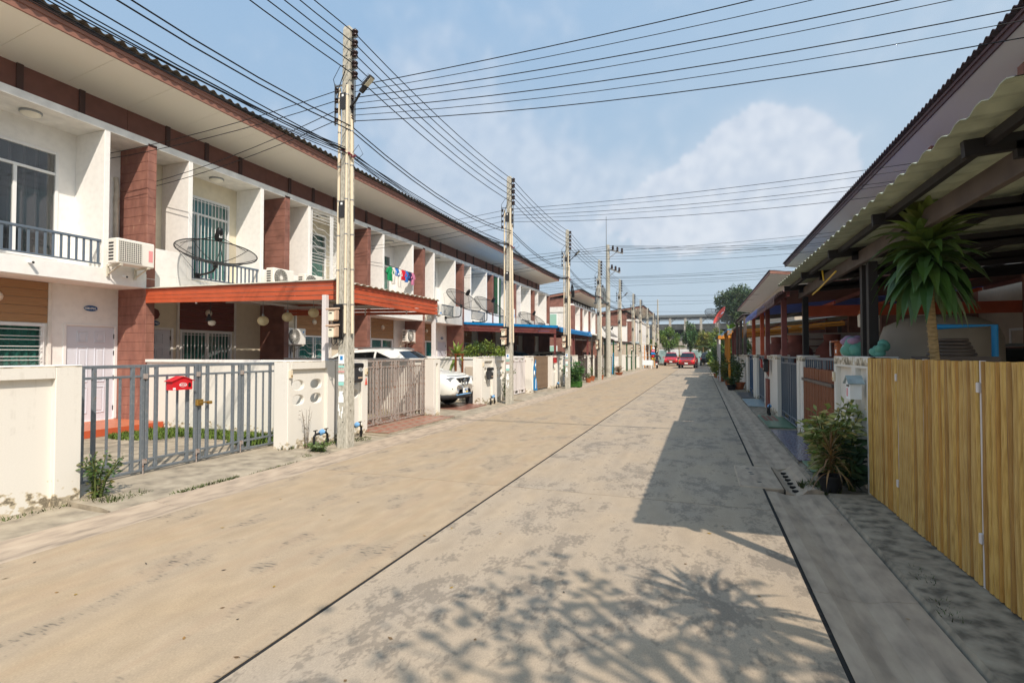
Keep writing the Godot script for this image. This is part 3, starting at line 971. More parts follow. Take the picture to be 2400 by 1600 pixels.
func house(i: int, lab: String):
	var z0 := -4.13 - U * i
	var z1 := z0 - U
	var zc := z0 - U / 2
	var near := i < 4
	var h := thing("townhouse", lab, "house", Vector3(-12.4, 0, zc), "white and brown townhouses in the long row")
	# shell
	var b := MB.new()
	b.b2(-20, -12.56, 0, 6.6, z1 + 0.06, z1 - 0.06)
	b.b2(-20.15, -20, 0, 6.4, z0, z1)
	b.b2(-20, -12.56, 2.95, 3.39, z0 - 0.06, z1 + 0.06)
	if i == 0:
		b.b2(-20, -12.56, 0, 6.6, z0 + 0.06, z0 - 0.06)
	wpart(h, "side_wall", b, M.white)
	# upper front wall
	var ww: float = [0.72, 0.8, 0.75, 0.75, 0.75, 0.75, 0.75, 0.75, 0.75][i]
	var holes := [[zc + ww, zc - ww, 3.55, 5.76]]
	if i == 0:
		holes.append([z1 + 1.0, z1 + 0.55, 4.0, 5.15])
	b = MB.new()
	wall_x(b, BX - 0.15, BX, z0, z1, 3.4, 6.4, holes)
	var door_far := i == 0 or i == 4 or i == 6
	var wz0: float = z0 - 1.0 if door_far else z0 - 1.41
	var wz1: float = wz0 - 1.55
	var dz0: float = z0 - 2.95 if door_far else z0 - 0.22
	var lo := [[wz0, wz1, 1.0, 2.25], [dz0, dz0 - 0.95, 0.2, 2.23]]
	wall_x(b, BX - 0.15, BX, z0, z1, 0.1, 3.08, lo)
	wpart(h, "wall", b, M.cream if i > 0 and i < 3 else M.white)
	# balcony slab, parapets, fins, top beam
	b = bx(BX, FX, 3.08, 3.4, z0, z1, 0.006)
	wpart(h, "balcony_slab", b, M.white)
	for q in [[z0 - 0.10, zc + 1.15], [zc - 1.15, z1 + 0.10]]:
		if i == 2 and q[0] < zc:
			pass
		b = bx(FX - 0.12, FX - 0.002, 3.4, 4.0, q[0], q[1], 0.006)
		wpart(h, "parapet", b, M.white)
	for s in [1.0, -1.0]:
		b = bx(BX, FX, 3.4, 6.24, zc + s * 1.09 + 0.055, zc + s * 1.09 - 0.055, 0.006)
		wpart(h, "fin_wall", b, M.white)
	b = bx(BX, FX, 6.24, 6.4, z0, z1, 0.006)
	wpart(h, "beam", b, M.white2)
	# brown party column with its courses
	var cm: Material = M.brown_old if i == 0 else M.brown
	if near:
		b = bx(BX + 0.01, FX - 0.012, 0.1, 6.238, z1 + 0.088, z1 - 0.088)
		var col := wpart(h, "column", b, M.batten)
		var bl := MB.new()
		bl.box(Vector3.ZERO, Vector3(0.9, 0.198, 0.2), Basis.IDENTITY, 0.006)
		var me := bl.mesh()
		var y := 0.1
		while y < 6.15:
			inst(col, "block", me, cm, Vector3((BX + FX) / 2 + 0.002, y + 0.1, z1))
			y += 0.2
		b = bx(BX, FX + 0.002, y, 6.24, z1 + 0.1, z1 - 0.1)
		inst(col, "block", b.mesh(), cm)
	else:
		b = bx(BX, FX + 0.004, 0.1, 6.238, z1 + 0.1, z1 - 0.1, 0.004)
		wpart(h, "column", b, cm)
	# brown strip below the eaves
	var zs := [z0, zc + 1.08, zc, zc - 1.08, z1]
	for k in 4:
		b = bx(BX - 0.02, -12.33, 6.4, 7.24, zs[k] - 0.004, zs[k + 1] + 0.004)
		wpart(h, "strip_panel", b, M.brown_strip)
	for k in [1, 2, 3]:
		b = bx(-12.33, -12.295, 6.4, 7.235, zs[k] + 0.055, zs[k] - 0.055)
		wpart(h, "batten", b, M.batten)
	# sloping soffit in sheets
	var k0 := 0
	while -5.72 - 1.2 * (k0 - 4) > z1 - 1.3:
		var a := -5.72 - 1.2 * (k0 - 4)
		k0 += 1
		var m := a - 0.6
		if m > z0 or m <= z1:
			continue
		var e := a - 1.194
		if i == 8 and m - 1.2 <= z1:
			e = z1 - 0.1
		b = MB.new()
		for dy in [0.0, 0.02]:
			b.quad(Vector3(-12.33, 7.22 + dy, a), Vector3(-10.74, 7.44 + dy, a), Vector3(-10.74, 7.44 + dy, e), Vector3(-12.33, 7.22 + dy, e), Vector3(-11, 9 if dy == 0.0 else 0, a))
		for zz in [a, e]:
			b.quad(Vector3(-12.33, 7.22, zz), Vector3(-10.74, 7.44, zz), Vector3(-10.74, 7.46, zz), Vector3(-12.33, 7.24, zz), Vector3(-11, 7.3, m))
		wpart(h, "soffit_sheet", b, M.soffit)
	b = MB.new()
	b.b2(-10.74, -10.70, 7.41, 7.60, z0, z1)
	b.b2(-10.70, -10.675, 7.53, 7.60, z0, z1)
	b.b2(-10.70, -10.655, 7.60, 7.64, z0, z1)
	wpart(h, "fascia", b, M.fascia)
	b = MB.new()
	corrugated(b, -10.55, 7.685, -20.2, 6.33, z0, z1, 0.2256, 0.032, 0.015)
	wpart(h, "roof", b, M.roof_tile)
	# ceiling light in the balcony
	b = MB.new()
	b.lathe([Vector2(0, 6.14), Vector2(0.09, 6.15), Vector2(0.15, 6.18), Vector2(0.16, 6.215)], Vector3(-11.95, 0, zc), 14)
	var cl := wpart(h, "ceiling_light", b, M.lamp_white)
	b = MB.new()
	b.lathe([Vector2(0.16, 6.2), Vector2(0.175, 6.21), Vector2(0.175, 6.24)], Vector3(-11.95, 0, zc), 14)
	inst(cl, "rim", b.mesh(), M.galv)
	# windows
	var cur: String = ["curtain_grey", "curtain_teal", "curtain_green", "curtain_green", "curtain_pale", "curtain_teal", "curtain_pale", "curtain_green", "curtain_teal"][i]
	window(h, BX, zc + ww, zc - ww, 3.55, 5.76, {"transom": 5.28, "mull": [0.4] if i == 1 else [0.5], "cur": cur, "grille": "v" if i == 1 else "", "wave": 0.2 if i == 0 else 0.1, "amp": 0.06 if i == 0 else 0.025})
	if i == 0:
		window(h, BX, z1 + 1.0, z1 + 0.55, 4.0, 5.15, {"mull": [], "cur": "curtain_green"})
	# railing
	if i != 2 and i != 3:
		b = MB.new()
		b.b2(FX - 0.09, FX - 0.04, 3.93, 3.98, zc + 1.03, zc - 1.03, 0.006)
		b.b2(FX - 0.085, FX - 0.045, 3.47, 3.50, zc + 1.03, zc - 1.03, 0.005)
		var rl := wpart(h, "railing", b, M.rail_grey)
		var rb := MB.new()
		rb.box(Vector3.ZERO, Vector3(0.02, 0.43, 0.042), Basis.IDENTITY, 0.003)
		var me := rb.mesh()
		for k in 16:
			inst(rl, "bar", me, M.rail_grey, Vector3(FX - 0.065, 3.715, zc + 0.98 - 0.1307 * k))
	# ground floor: door, window in a boarded bay
	six_panel_door(h, BX, dz0, dz0 - 0.95, 0.2, 2.23)
	var bm: Material = M.board_red if i == 1 else M.board_tan
	var y := 2.26
	var bo := MB.new()
	bo.box(Vector3.ZERO, Vector3(0.025, 0.158, 1.66), Basis.IDENTITY, 0.005)
	var bme := bo.mesh()
	while y < 3.0:
		inst(h, "board", bme, bm, Vector3(BX + 0.012, y + 0.08, (wz0 + wz1) / 2) - h.position)
		y += 0.163
	y = 0.2
	while y < 0.9:
		inst(h, "board", bme, bm, Vector3(BX + 0.012, y + 0.08, (wz0 + wz1) / 2) - h.position)
		y += 0.163
	for zz in [wz0 + 0.11, wz1 - 0.05]:
		b = bx(BX, BX + 0.05, 0.2, 3.08, zz, zz - 0.06, 0.004)
		wpart(h, "trim", b, M.white2)
	window(h, BX + 0.01, wz0, wz1, 1.0, 2.25, {"cur": ["curtain_green", "curtain_green", "curtain_teal", "curtain_teal", "curtain_teal", "curtain_pale", "curtain_pale", "curtain_pale", "curtain_teal"][i], "grille": ["h", "v", "wave", "", "", "", "", "", ""][i], "wave": 0.14})
	b = MB.new()
	b.ball(Vector3(BX + 0.05, 2.72, (wz0 + wz1) / 2), Vector3(0.05, 0.1, 0.1), 12, 6)
	wpart(h, "wall_lamp", b, M.lamp_white)
	# terrace step
	b = bx(BX, -10.92, 0.05, 0.19, z0 - 0.05, z1 + 0.1, 0.004)
	var t := wpart(h, "terrace", b, M.terrace)
	b = bx(-10.92, -10.905, 0.05, 0.187, z0 - 0.05, z1 + 0.1)
	inst(t, "riser", b.mesh(), M.terrace_edge)
	if i == 0:
		for q in [[-5.95, 3.32], [-7.6, 3.28]]:
			b = MB.new()
			b.cyl(Vector3(FX - 0.05, q[1], q[0]), Vector3(FX + 0.12, q[1] - 0.02, q[0]), 0.028, 0.028, 10)
			var dp := wpart(h, "drain_pipe", b, M.white_metal)
			b = MB.new()
			b.cyl(Vector3(FX + 0.119, q[1] - 0.02, q[0]), Vector3(FX + 0.122, q[1] - 0.02, q[0]), 0.022, 0.022, 10)
			inst(dp, "mouth", b.mesh(), M.black)
		b = MB.new()
		b.tube(pts([Vector3(BX + 0.05, 4.0, z1 + 0.2), Vector3(BX + 0.05, 5.0, z1 + 0.2), Vector3(BX + 0.05, 5.45, z1 + 0.2), Vector3(BX + 0.02, 5.6, z1 + 0.2)]), 0.05, 10)
		b.cyl(Vector3(BX + 0.05, 5.02, z1 + 0.2), Vector3(BX + 0.05, 5.16, z1 + 0.2), 0.06, 0.06, 10)
		wpart(h, "downpipe", b, M.sheet_pale)
		b = MB.new()
		b.bar(Vector3(BX + 0.02, 5.5, z1 + 0.62), Vector3(BX + 0.02, 6.05, z1 + 0.62), 0.05, 0.02)
		var br := wpart(h, "insulator_bracket", b, M.galv)
		for yy in [5.95, 5.62]:
			b = MB.new()
			spool(b, Vector3(BX + 0.1, yy, z1 + 0.62), 0.05)
			inst(br, "spool", b.mesh(), M.spool)
	if i == 8:
		b = bx(-20.1, BX, 0, 6.9, z1 - 0.06, z1 - 0.2)
		wpart(h, "end_wall", b, M.white)
	return h
func spool(b: MB, c: Vector3, r: float):
	b.lathe([Vector2(0.01, -r), Vector2(r * 0.8, -r), Vector2(r, -r * 0.75), Vector2(r * 0.9, -r * 0.3), Vector2(r * 0.6, 0), Vector2(r * 0.9, r * 0.3), Vector2(r, r * 0.75), Vector2(r * 0.8, r), Vector2(0.01, r)], c, 10)

func number_plate(at: Vector3, s: String, lab: String):
	var o := thing("number_plate", lab, "number plate", at)
	var b := MB.new()
	b.lathe([Vector2(0, -0.008), Vector2(0.96, -0.008), Vector2(1, 0), Vector2(0.97, 0.008), Vector2(0, 0.008)], Vector3.ZERO, 28, Basis(Vector3(0, 0, -0.14), Vector3(1, 0, 0), Vector3(0, 0.062, 0)))
	part(o, "plate", b, M.plate_blue)
	text(o, "digits", s, 0.05, M.paper, Vector3(0.012, -0.002, 0), Basis(Vector3.UP, PI / 2))

# outdoor unit; front face looks along its own +x
func air_con(at: Vector3, lab: String, style: int, bracket := true, turn := 0.0):
	var o := thing("air_conditioner", lab, "air conditioner", at, "outdoor units of air conditioners", turn)
	var w := 0.78
	var hh := 0.52
	var d := 0.28
	var b := MB.new()
	b.box(Vector3(0, hh / 2, 0), Vector3(d, hh, w), Basis.IDENTITY, 0.022)
	part(o, "casing", b, M.ac_white)
	b = MB.new()
	var c := Vector3(d / 2, hh / 2, 0.12)
	if style == 0:
		b.box(c + Vector3(0.004, 0, 0), Vector3(0.006, 0.42, 0.46), Basis.IDENTITY, 0.002)
	else:
		b.lathe([Vector2(0, 0), Vector2(0.215, 0), Vector2(0.225, 0.006), Vector2(0.232, 0.012), Vector2(0.24, 0.012), Vector2(0.245, 0)], c, 28, Basis(Vector3(0, 0, 1), Vector3(1, 0, 0), Vector3(0, 1, 0)))
	part(o, "fan_opening", b, M.ac_grille if style != 2 else M.charcoal)
	b = MB.new()
	if style == 0:
		for k in 11:
			b.bar(c + Vector3(0.012, -0.2 + 0.04 * k, -0.22), c + Vector3(0.012, -0.2 + 0.04 * k, 0.22), 0.006, 0.008)
			b.bar(c + Vector3(0.014, -0.2, -0.22 + 0.044 * k), c + Vector3(0.014, 0.2, -0.22 + 0.044 * k), 0.006, 0.008)
	else:
		for r in [0.07, 0.12, 0.17, 0.21]:
			var q := PackedVector3Array()
			for k in 25:
				q.append(c + Vector3(0.016, r * sin(TAU * k / 24.0), r * cos(TAU * k / 24.0)))
			b.tube(q, 0.004, 4, false)
		for k in 16:
			var a := TAU * k / 16.0
			b.bar(c + Vector3(0.016, 0.05 * sin(a), 0.05 * cos(a)), c + Vector3(0.012, 0.225 * sin(a + 0.5), 0.225 * cos(a + 0.5)), 0.005, 0.006)
		b.cyl(c + Vector3(0.01, 0, 0), c + Vector3(0.022, 0, 0), 0.05, 0.05, 14)
	part(o, "fan_guard", b, M.ac_white)
	b = MB.new()
	for k in 6:
		b.box(Vector3(-0.03, 0.09 + 0.066 * k, w / 2 + 0.002), Vector3(0.14, 0.034, 0.006))
	part(o, "side_vent", b, M.charcoal)
	if style == 0:
		part(o, "label", bxl(Vector3(d / 2 + 0.002, 0.24, -0.3), Vector3(0.002, 0.24, 0.09)), M.sticker_red)
	elif style == 1:
		part(o, "label", bxl(Vector3(d / 2 + 0.002, 0.1, -0.27), Vector3(0.002, 0.1, 0.18)), M.sticker_blue)
		text(o, "lettering", "Haier", 0.07, M.paper, Vector3(d / 2 + 0.004, 0.09, -0.27), Basis(Vector3.UP, PI / 2))
	elif style == 2:
		part(o, "label", bxl(Vector3(d / 2 + 0.002, 0.4, -0.3), Vector3(0.002, 0.05, 0.05)), M.red_old)
		text(o, "lettering", "LG", 0.04, M.charcoal, Vector3(d / 2 + 0.003, 0.33, -0.3), Basis(Vector3.UP, PI / 2))
	else:
		b = MB.new()
		b.prism(PackedVector2Array([Vector2(-0.03, 0.03), Vector2(0.04, 0.03), Vector2(-0.02, -0.04)]), 0.002, Transform3D(Basis(Vector3.UP, PI / 2), Vector3(d / 2 + 0.002, 0.4, -0.28)))
		part(o, "label", b, M.sticker_blue)
	if bracket:
		for s in [-0.26, 0.3]:
			b = MB.new()
			b.bar(Vector3(-0.26, -0.02, s), Vector3(0.16, -0.02, s), 0.04, 0.03)
			b.bar(Vector3(-0.26, -0.2, s), Vector3(0.10, -0.03, s), 0.03, 0.012)
			b.b2(-0.28, -0.25, -0.24, 0.0, s - 0.02, s + 0.02)
			part(o, "bracket", b, M.sheet_pale)
	return o
func bxl(c: Vector3, s: Vector3, bev := 0.0) -> MB:
	var b := MB.new()
	b.box(c, s, Basis.IDENTITY, bev)
	return b

# mesh satellite dish on an elbow arm; tilt leans the bowl, at = wall foot of the arm, c = rim centre offset
func dish(at: Vector3, c: Vector3, r: float, tilt: Basis, lab: String, arm := true):
	var o := thing("satellite_dish", lab, "satellite dish", at, "black mesh satellite dishes")
	var b := MB.new()
	var pr := []
	for k in 8:
		var t := k / 7.0
		pr.append(Vector2(r * t, r * 0.32 * (t * t - 1.0)))
	b.lathe(pr, c, 36, tilt)
	part(o, "bowl", b, M.dish_mesh)
	b = MB.new()
	var q := PackedVector3Array()
	for k in 41:
		q.append(c + tilt * Vector3(r * cos(TAU * k / 40.0), 0, r * sin(TAU * k / 40.0)))
	b.tube(q, 0.014, 6, false)
	part(o, "rim", b, M.black)
	b = MB.new()
	for k in 8:
		var a := TAU * k / 8.0
		var p := PackedVector3Array()
		for j in 7:
			var t := j / 6.0
			p.append(c + tilt * Vector3(r * t * cos(a), r * 0.32 * (t * t - 1.0) - 0.01, r * t * sin(a)))
		b.tube(p, 0.008, 4)
	part(o, "ribs", b, M.black)
	b = MB.new()
	var fp := c + tilt * Vector3(0, r * 0.42, 0)
	for k in 3:
		var a := TAU * k / 3.0 + 0.5
		b.cyl(c + tilt * Vector3(r * 0.93 * cos(a), -0.03, r * 0.93 * sin(a)), fp, 0.008, 0.008, 5)
	part(o, "feed_struts", b, M.black)
	b = MB.new()
	b.lathe([Vector2(0, -0.1), Vector2(0.075, -0.1), Vector2(0.09, 0.0), Vector2(0.07, 0.14), Vector2(0.04, 0.2), Vector2(0, 0.21)], fp, 14, tilt)
	var fd := part(o, "feed_horn", b, M.black)
	if arm:
		text(fd, "lettering", "PSI", 0.07, M.paper, fp + Vector3(0.085, 0.02, 0.03), Basis(Vector3.UP, PI / 2 - 0.3) * Basis(Vector3(0, 0, 1), -PI / 2))
	var bot := c + tilt * Vector3(0, -r * 0.32, 0)
	b = MB.new()
	b.tube(pts([Vector3.ZERO, Vector3(bot.x * 0.5, 0.02, bot.z * 0.5), Vector3(bot.x * 0.86, 0.05, bot.z * 0.88), Vector3(bot.x * 0.98, 0.12, bot.z), Vector3(bot.x, 0.25, bot.z), bot]), 0.026, 8)
	b.cyl(bot - Vector3(0, 0.14, 0), bot + Vector3(0, 0.02, 0), 0.05, 0.06, 10)
	b.b2(-0.04, 0.02, -0.06, 0.06, -0.06, 0.06)
	part(o, "mast", b, M.black)
	b = MB.new()
	b.tube(pts([fp, c + tilt * Vector3(-r * 0.8, 0.02, r * 0.3), c + tilt * Vector3(-r, -0.25, r * 0.4), Vector3(0.02, 0.15, 0.15), Vector3(0, 0.0, 0.03)]), 0.005, 4)
	part(o, "lead", b, M.cable)
	return o

func stain_uv(b: MB, y0 := 0.0):
	for i in b.V.size():
		b.T[i] = Vector2((b.V[i].z + b.V[i].x) * 0.5, 1.0 - (b.V[i].y - y0) / 1.5)
func holed_cell(b: MB, x0: float, x1: float, z0: float, z1: float, y0: float, y1: float, rz: float, ry: float, sq := 2.0):
	# wall cell pierced by one oval opening with rounded lips
	var c := Vector2((z0 + z1) / 2, (y0 + y1) / 2)
	var hz := absf(z1 - z0) / 2
	var hy := absf(y1 - y0) / 2
	var an := []
	for k in 28:
		an.append(TAU * k / 28.0)
	for s in [1, -1]:
		for t in [1, -1]:
			an.append(fposmod(atan2(t * hy, s * hz), TAU))
	an.sort()
	var inner := []
	var lip := []
	var outer := []
	for a in an:
		var d := Vector2(cos(a), sin(a))
		var e := pow(pow(absf(d.x) / rz, sq) + pow(absf(d.y) / ry, sq), -1.0 / sq)
		inner.append(c + d * e)
		lip.append(c + d * (e + 0.012))
		outer.append(c + d * minf(hz / maxf(absf(d.x), 1e-6), hy / maxf(absf(d.y), 1e-6)))
	var n := an.size()
	for i in n:
		var j := (i + 1) % n
		for f in [[x0, -1.0], [x1, 1.0]]:
			b.quad(Vector3(f[0], lip[i].y, lip[i].x), Vector3(f[0], lip[j].y, lip[j].x), Vector3(f[0], outer[j].y, outer[j].x), Vector3(f[0], outer[i].y, outer[i].x), Vector3(f[0] - f[1], c.y, c.x))
			var xi: float = f[0] - f[1] * 0.012
			b.quad(Vector3(f[0], lip[i].y, lip[i].x), Vector3(f[0], lip[j].y, lip[j].x), Vector3(xi, inner[j].y, inner[j].x), Vector3(xi, inner[i].y, inner[i].x), Vector3(xi - f[1] * 0.1, 2.0 * inner[i].y - c.y, 2.0 * inner[i].x - c.x))
		b.quad(Vector3(x0 + 0.012, inner[i].y, inner[i].x), Vector3(x0 + 0.012, inner[j].y, inner[j].x), Vector3(x1 - 0.012, inner[j].y, inner[j].x), Vector3(x1 - 0.012, inner[i].y, inner[i].x), Vector3((x0 + x1) / 2, 3.0 * inner[i].y - 2.0 * c.y, 3.0 * inner[i].x - 2.0 * c.x))
# street wall with a sunken panel; holes = 0, or columns of paired oval openings
func panel_wall(xf: float, s: float, z0: float, z1: float, yt: float, m: Material, lab: String, cols: int, o := {}) -> Node3D:
	var w := thing("boundary_wall", lab, "wall", Vector3(xf - s * 0.15, 0, (z0 + z1) / 2), o.get("group", "white street walls"))
	var b := MB.new()
	var e: float = o.get("edge", 0.16)
	var e2: float = o.get("edge_far", 0.16)
	var xr := xf - s * 0.06
	var xb := xf - s * 0.3
	var yp := yt - 0.13
	b.b2(xb, xf, -0.1, yt, z0, z0 - e, 0.008)
	b.b2(xb, xf, -0.1, yt, z1 + e2, z1, 0.008)
	b.b2(xb, xf, yp, yt, z0 - e, z1 + e2, 0.004)
	var za := z0 - e
	var zb := z1 + e2
	if cols == 0:
		b.b2(xb, xr, -0.1, yp, za, zb)
	else:
		var xi := xf - s * 0.14
		var lo: float = o.get("lo", 0.72)
		var mi := lo + 0.255
		var hi := mi + 0.255
		b.b2(minf(xi, xr), maxf(xi, xr), -0.1, lo, za, zb)
		b.b2(minf(xi, xr), maxf(xi, xr), hi, yp, za, zb)
		var cw := (za - zb) / cols
		for k in cols:
			for r in [[lo, mi], [mi, hi]]:
				holed_cell(b, minf(xi, xr), maxf(xi, xr), za - cw * k, za - cw * (k + 1), r[0], r[1], minf(cw * 0.36, 0.14), 0.082, o.get("sq", 2.4))
	stain_uv(b)
	wpart(w, "wall", b, m)
	b = bx(xb - 0.0, xf, yt, yt + 0.012, z0, z1, 0.005)
	wpart(w, "cap", b, M.white)
	return w
# folding bar gate in a plane of constant x; leaves given by their z ranges
func bar_gate(xg: float, leaves: Array, yb: float, yt: float, m: Material, lab: String, o := {}) -> Node3D:
	var zc: float = (leaves[0][0] + leaves[-1][1]) / 2
	var g := thing("gate", lab, "gate", Vector3(xg, 0, zc), o.get("group", "metal bar gates"))
	var f := 0.045
	for l in leaves:
		var z0: float = l[0]
		var z1: float = l[1]
		var w := z0 - z1
		var b := MB.new()
		var x0 := xg - 0.02
		var x1 := xg + 0.02
		b.b2(x0, x1, yb, yt, z0, z0 - f, 0.004)
		b.b2(x0, x1, yb, yt, z1 + f, z1, 0.004)
		for r in [[yt - 0.04, yt], [yt - 0.17, yt - 0.14], [yb + 0.13, yb + 0.16], [yb, yb + 0.03]]:
			b.b2(x0 + 0.003, x1 - 0.003, r[0], r[1], z0 - f, z1 + f, 0.003)
		var lf := wpart(g, "leaf", b, m)
		var n: int = o.get("thin", 2)
		var wide := [0.2, 0.8] if n > 0 else []
		for t in wide:
			b = bx(x0 + 0.002, x1 - 0.002, yb + 0.03, yt - 0.04, z0 - w * t + 0.022, z0 - w * t - 0.022, 0.003)
			inst(lf, "bar", b.mesh(), m)
		for k in n:
			var t := 0.2 + 0.6 * (k + 1) / (n + 1)
			b = bx(xg - 0.012, xg + 0.012, yb + 0.16, yt - 0.17, z0 - w * t + 0.012, z0 - w * t - 0.012, 0.002)
			inst(lf, "bar", b.mesh(), m)
		b = MB.new()
		b.cyl(Vector3(xg + 0.03, yb - 0.06, z1 + 0.02), Vector3(xg + 0.03, yb + 0.14, z1 + 0.02), 0.009, 0.009, 8)
		inst(lf, "bolt", b.mesh(), M.gate_beige)
		for q in [[yb + 0.1, yb + 0.16], [yt - 0.19, yt - 0.12]]:
			b = bx(xg + 0.021, xg + 0.036, q[0], q[1], z1 + 0.03, z1 - 0.03, 0.002)
			inst(lf, "hinge", b.mesh(), M.gate_beige)
	return g
func plank_gate(xg: float, z0: float, z1: float, yb: float, yt: float, m: Material, pw: float, sd: int, lab: String, cat := "gate") -> Node3D:
	var g := thing("plank_gate", lab, cat, Vector3(xg, 0, (z0 + z1) / 2))
	var r := RandomNumberGenerator.new()
	r.seed = sd
	var b := MB.new()
	for y in [yb + 0.25, yt - 0.25]:
		b.b2(xg - 0.045, xg - 0.015, y, y + 0.05, z0, z1)
	wpart(g, "frame", b, M.steel_dark)
	var z := z0
	while z > z1 + 0.02:
		var w := pw * r.randf_range(0.8, 1.15)
		b = bx(xg - 0.012 + r.randf_range(-0.003, 0.003), xg + 0.012 + r.randf_range(-0.004, 0.004), yb + r.randf_range(0, 0.012), yt - r.randf_range(0, 0.012), z - 0.003, maxf(z - w + 0.003, z1), 0.005)
		wpart(g, "plank", b, m)
		z -= w
	return g
func mailbox(at: Vector3, style: int, lab: String, turn := 0.0):
	var o := thing("mailbox", lab, "mailbox", at, "", turn)   # faces its own +x
	var b := MB.new()
	if style == 0:
		b.prism(PackedVector2Array([Vector2(-0.15, 0), Vector2(0.15, 0), Vector2(0.15, 0.13), Vector2(0, 0.185), Vector2(-0.15, 0.13)]), 0.12, Transform3D(Basis(Vector3.UP, PI / 2), Vector3.ZERO))
		part(o, "body", b, M.red)
		b = MB.new()
		for s in [-1, 1]:
			b.bar(Vector3(-0.0, 0.188, 0), Vector3(0, 0.122, s * 0.175), 0.15, 0.008, Vector3.RIGHT.cross(Vector3(0, -0.06, s * 0.17)))
		part(o, "roof", b, M.red)
		b = MB.new()
		b.prism(PackedVector2Array([Vector2(-0.02, 0), Vector2(0.02, 0), Vector2(0.02, 0.045), Vector2(0.012, 0.06), Vector2(-0.012, 0.06), Vector2(-0.02, 0.045)]), 0.003, Transform3D(Basis(Vector3.UP, PI / 2), Vector3(0.061, 0.035, -0.105)))
		part(o, "slot", b, M.black)
		b = MB.new()
		var q := PackedVector3Array()
		for k in 25:
			q.append(Vector3(0.062, 0.07 + 0.026 * sin(TAU * k / 24.0), -0.005 + 0.055 * cos(TAU * k / 24.0)))
		b.tube(q, 0.003, 4, false)
		part(o, "emblem", b, M.paper)
		text(o, "lettering", "Mail Box", 0.018, M.paper, Vector3(0.062, 0.071, -0.005), Basis(Vector3.UP, PI / 2))
		part(o, "sticker", bxl(Vector3(0.061, 0.02, 0.125), Vector3(0.002, 0.03, 0.04)), M.paper)
	elif style == 1:
		b.box(Vector3(0, 0.19, 0), Vector3(0.13, 0.38, 0.3), Basis.IDENTITY, 0.03)
		part(o, "body", b, M.charcoal)
		part(o, "lid", bxl(Vector3(0.012, 0.33, 0), Vector3(0.13, 0.09, 0.312), 0.02), M.black)
		b = MB.new()
		var q := PackedVector3Array()
		for k in 25:
			q.append(Vector3(0.067, 0.25 + 0.035 * sin(TAU * k / 24.0), -0.05 + 0.06 * cos(TAU * k / 24.0)))
		b.tube(q, 0.004, 4, false)
		part(o, "emblem", b, M.paper)
		text(o, "lettering", "Mail Box", 0.02, M.paper, Vector3(0.067, 0.25, -0.05), Basis(Vector3.UP, PI / 2))
		part(o, "window", bxl(Vector3(0.066, 0.09, -0.04), Vector3(0.003, 0.03, 0.14)), M.meter_box)
	elif style == 2:
		b.prism(PackedVector2Array([Vector2(-0.1, 0), Vector2(0.1, 0), Vector2(0.1, 0.2), Vector2(0, 0.27), Vector2(-0.1, 0.2)]), 0.12, Transform3D(Basis(Vector3.UP, PI / 2), Vector3.ZERO))
		part(o, "body", b, M.paper)
		b = MB.new()
		for s in [-1, 1]:
			b.bar(Vector3(0, 0.278, 0), Vector3(0, 0.185, s * 0.13), 0.17, 0.012, Vector3.RIGHT.cross(Vector3(0, -0.09, s * 0.13)))
		part(o, "roof", b, M.tile_pale)
		part(o, "slot", bxl(Vector3(0.061, 0.16, 0), Vector3(0.003, 0.025, 0.12)), M.black)
		part(o, "sticker", bxl(Vector3(0.061, 0.08, 0.03), Vector3(0.003, 0.1, 0.06)), M.sticker_red)
	else:
		b.box(Vector3(0, 0.12, 0), Vector3(0.12, 0.24, 0.24), Basis.IDENTITY, 0.01)
		part(o, "body", b, M.red_old)
		part(o, "roof", bxl(Vector3(0.01, 0.25, 0), Vector3(0.17, 0.025, 0.28), 0.008), M.red_old)
		part(o, "slot", bxl(Vector3(0.061, 0.19, 0), Vector3(0.003, 0.02, 0.14)), M.black)
func water_meter(at: Vector3, lab: String):
	var o := thing("water_meter", lab, "water meter", at, "blue water meters at the wall feet")
	var b := MB.new()
	b.tube(pts([Vector3(0, 0, 0.17), Vector3(0, 0.2, 0.17), Vector3(0.0, 0.235, 0.13), Vector3(0, 0.235, -0.13), Vector3(0, 0.2, -0.17), Vector3(0, 0, -0.17)]), 0.022, 8)
	b.cyl(Vector3(0, 0.02, 0.17), Vector3(0, 0.1, 0.17), 0.034, 0.034, 8)
	b.cyl(Vector3(0, 0.06, -0.17), Vector3(0, 0.12, -0.17), 0.034, 0.034, 8)
	part(o, "pipe", b, M.black)
	b = MB.new()
	for s in [0.14, -0.14]:
		b.cyl(Vector3(0, 0.25, s), Vector3(0, 0.3, s), 0.012, 0.012, 6)
		b.bar(Vector3(0, 0.3, s - 0.045), Vector3(0, 0.3, s + 0.045), 0.02, 0.016)
	part(o, "tap", b, M.black)
	b = MB.new()
	b.lathe([Vector2(0, -0.045), Vector2(0.038, -0.04), Vector2(0.048, 0), Vector2(0.048, 0.035), Vector2(0.04, 0.055), Vector2(0, 0.06)], Vector3(0.01, 0.25, 0), 16, Basis(Vector3(0, 0, 1), -0.9))
	part(o, "meter", b, M.blue_meter)
func doorbell(at: Vector3, lab: String, s := 1.0):
	var o := thing("doorbell", lab, "doorbell", at)
	part(o, "case", bxl(Vector3.ZERO, Vector3(0.03, 0.14, 0.075), 0.008), M.conduit)
	part(o, "button", bxl(Vector3(0.017 * s, -0.03, -0.01), Vector3(0.008, 0.035, 0.03), 0.003), M.brass)

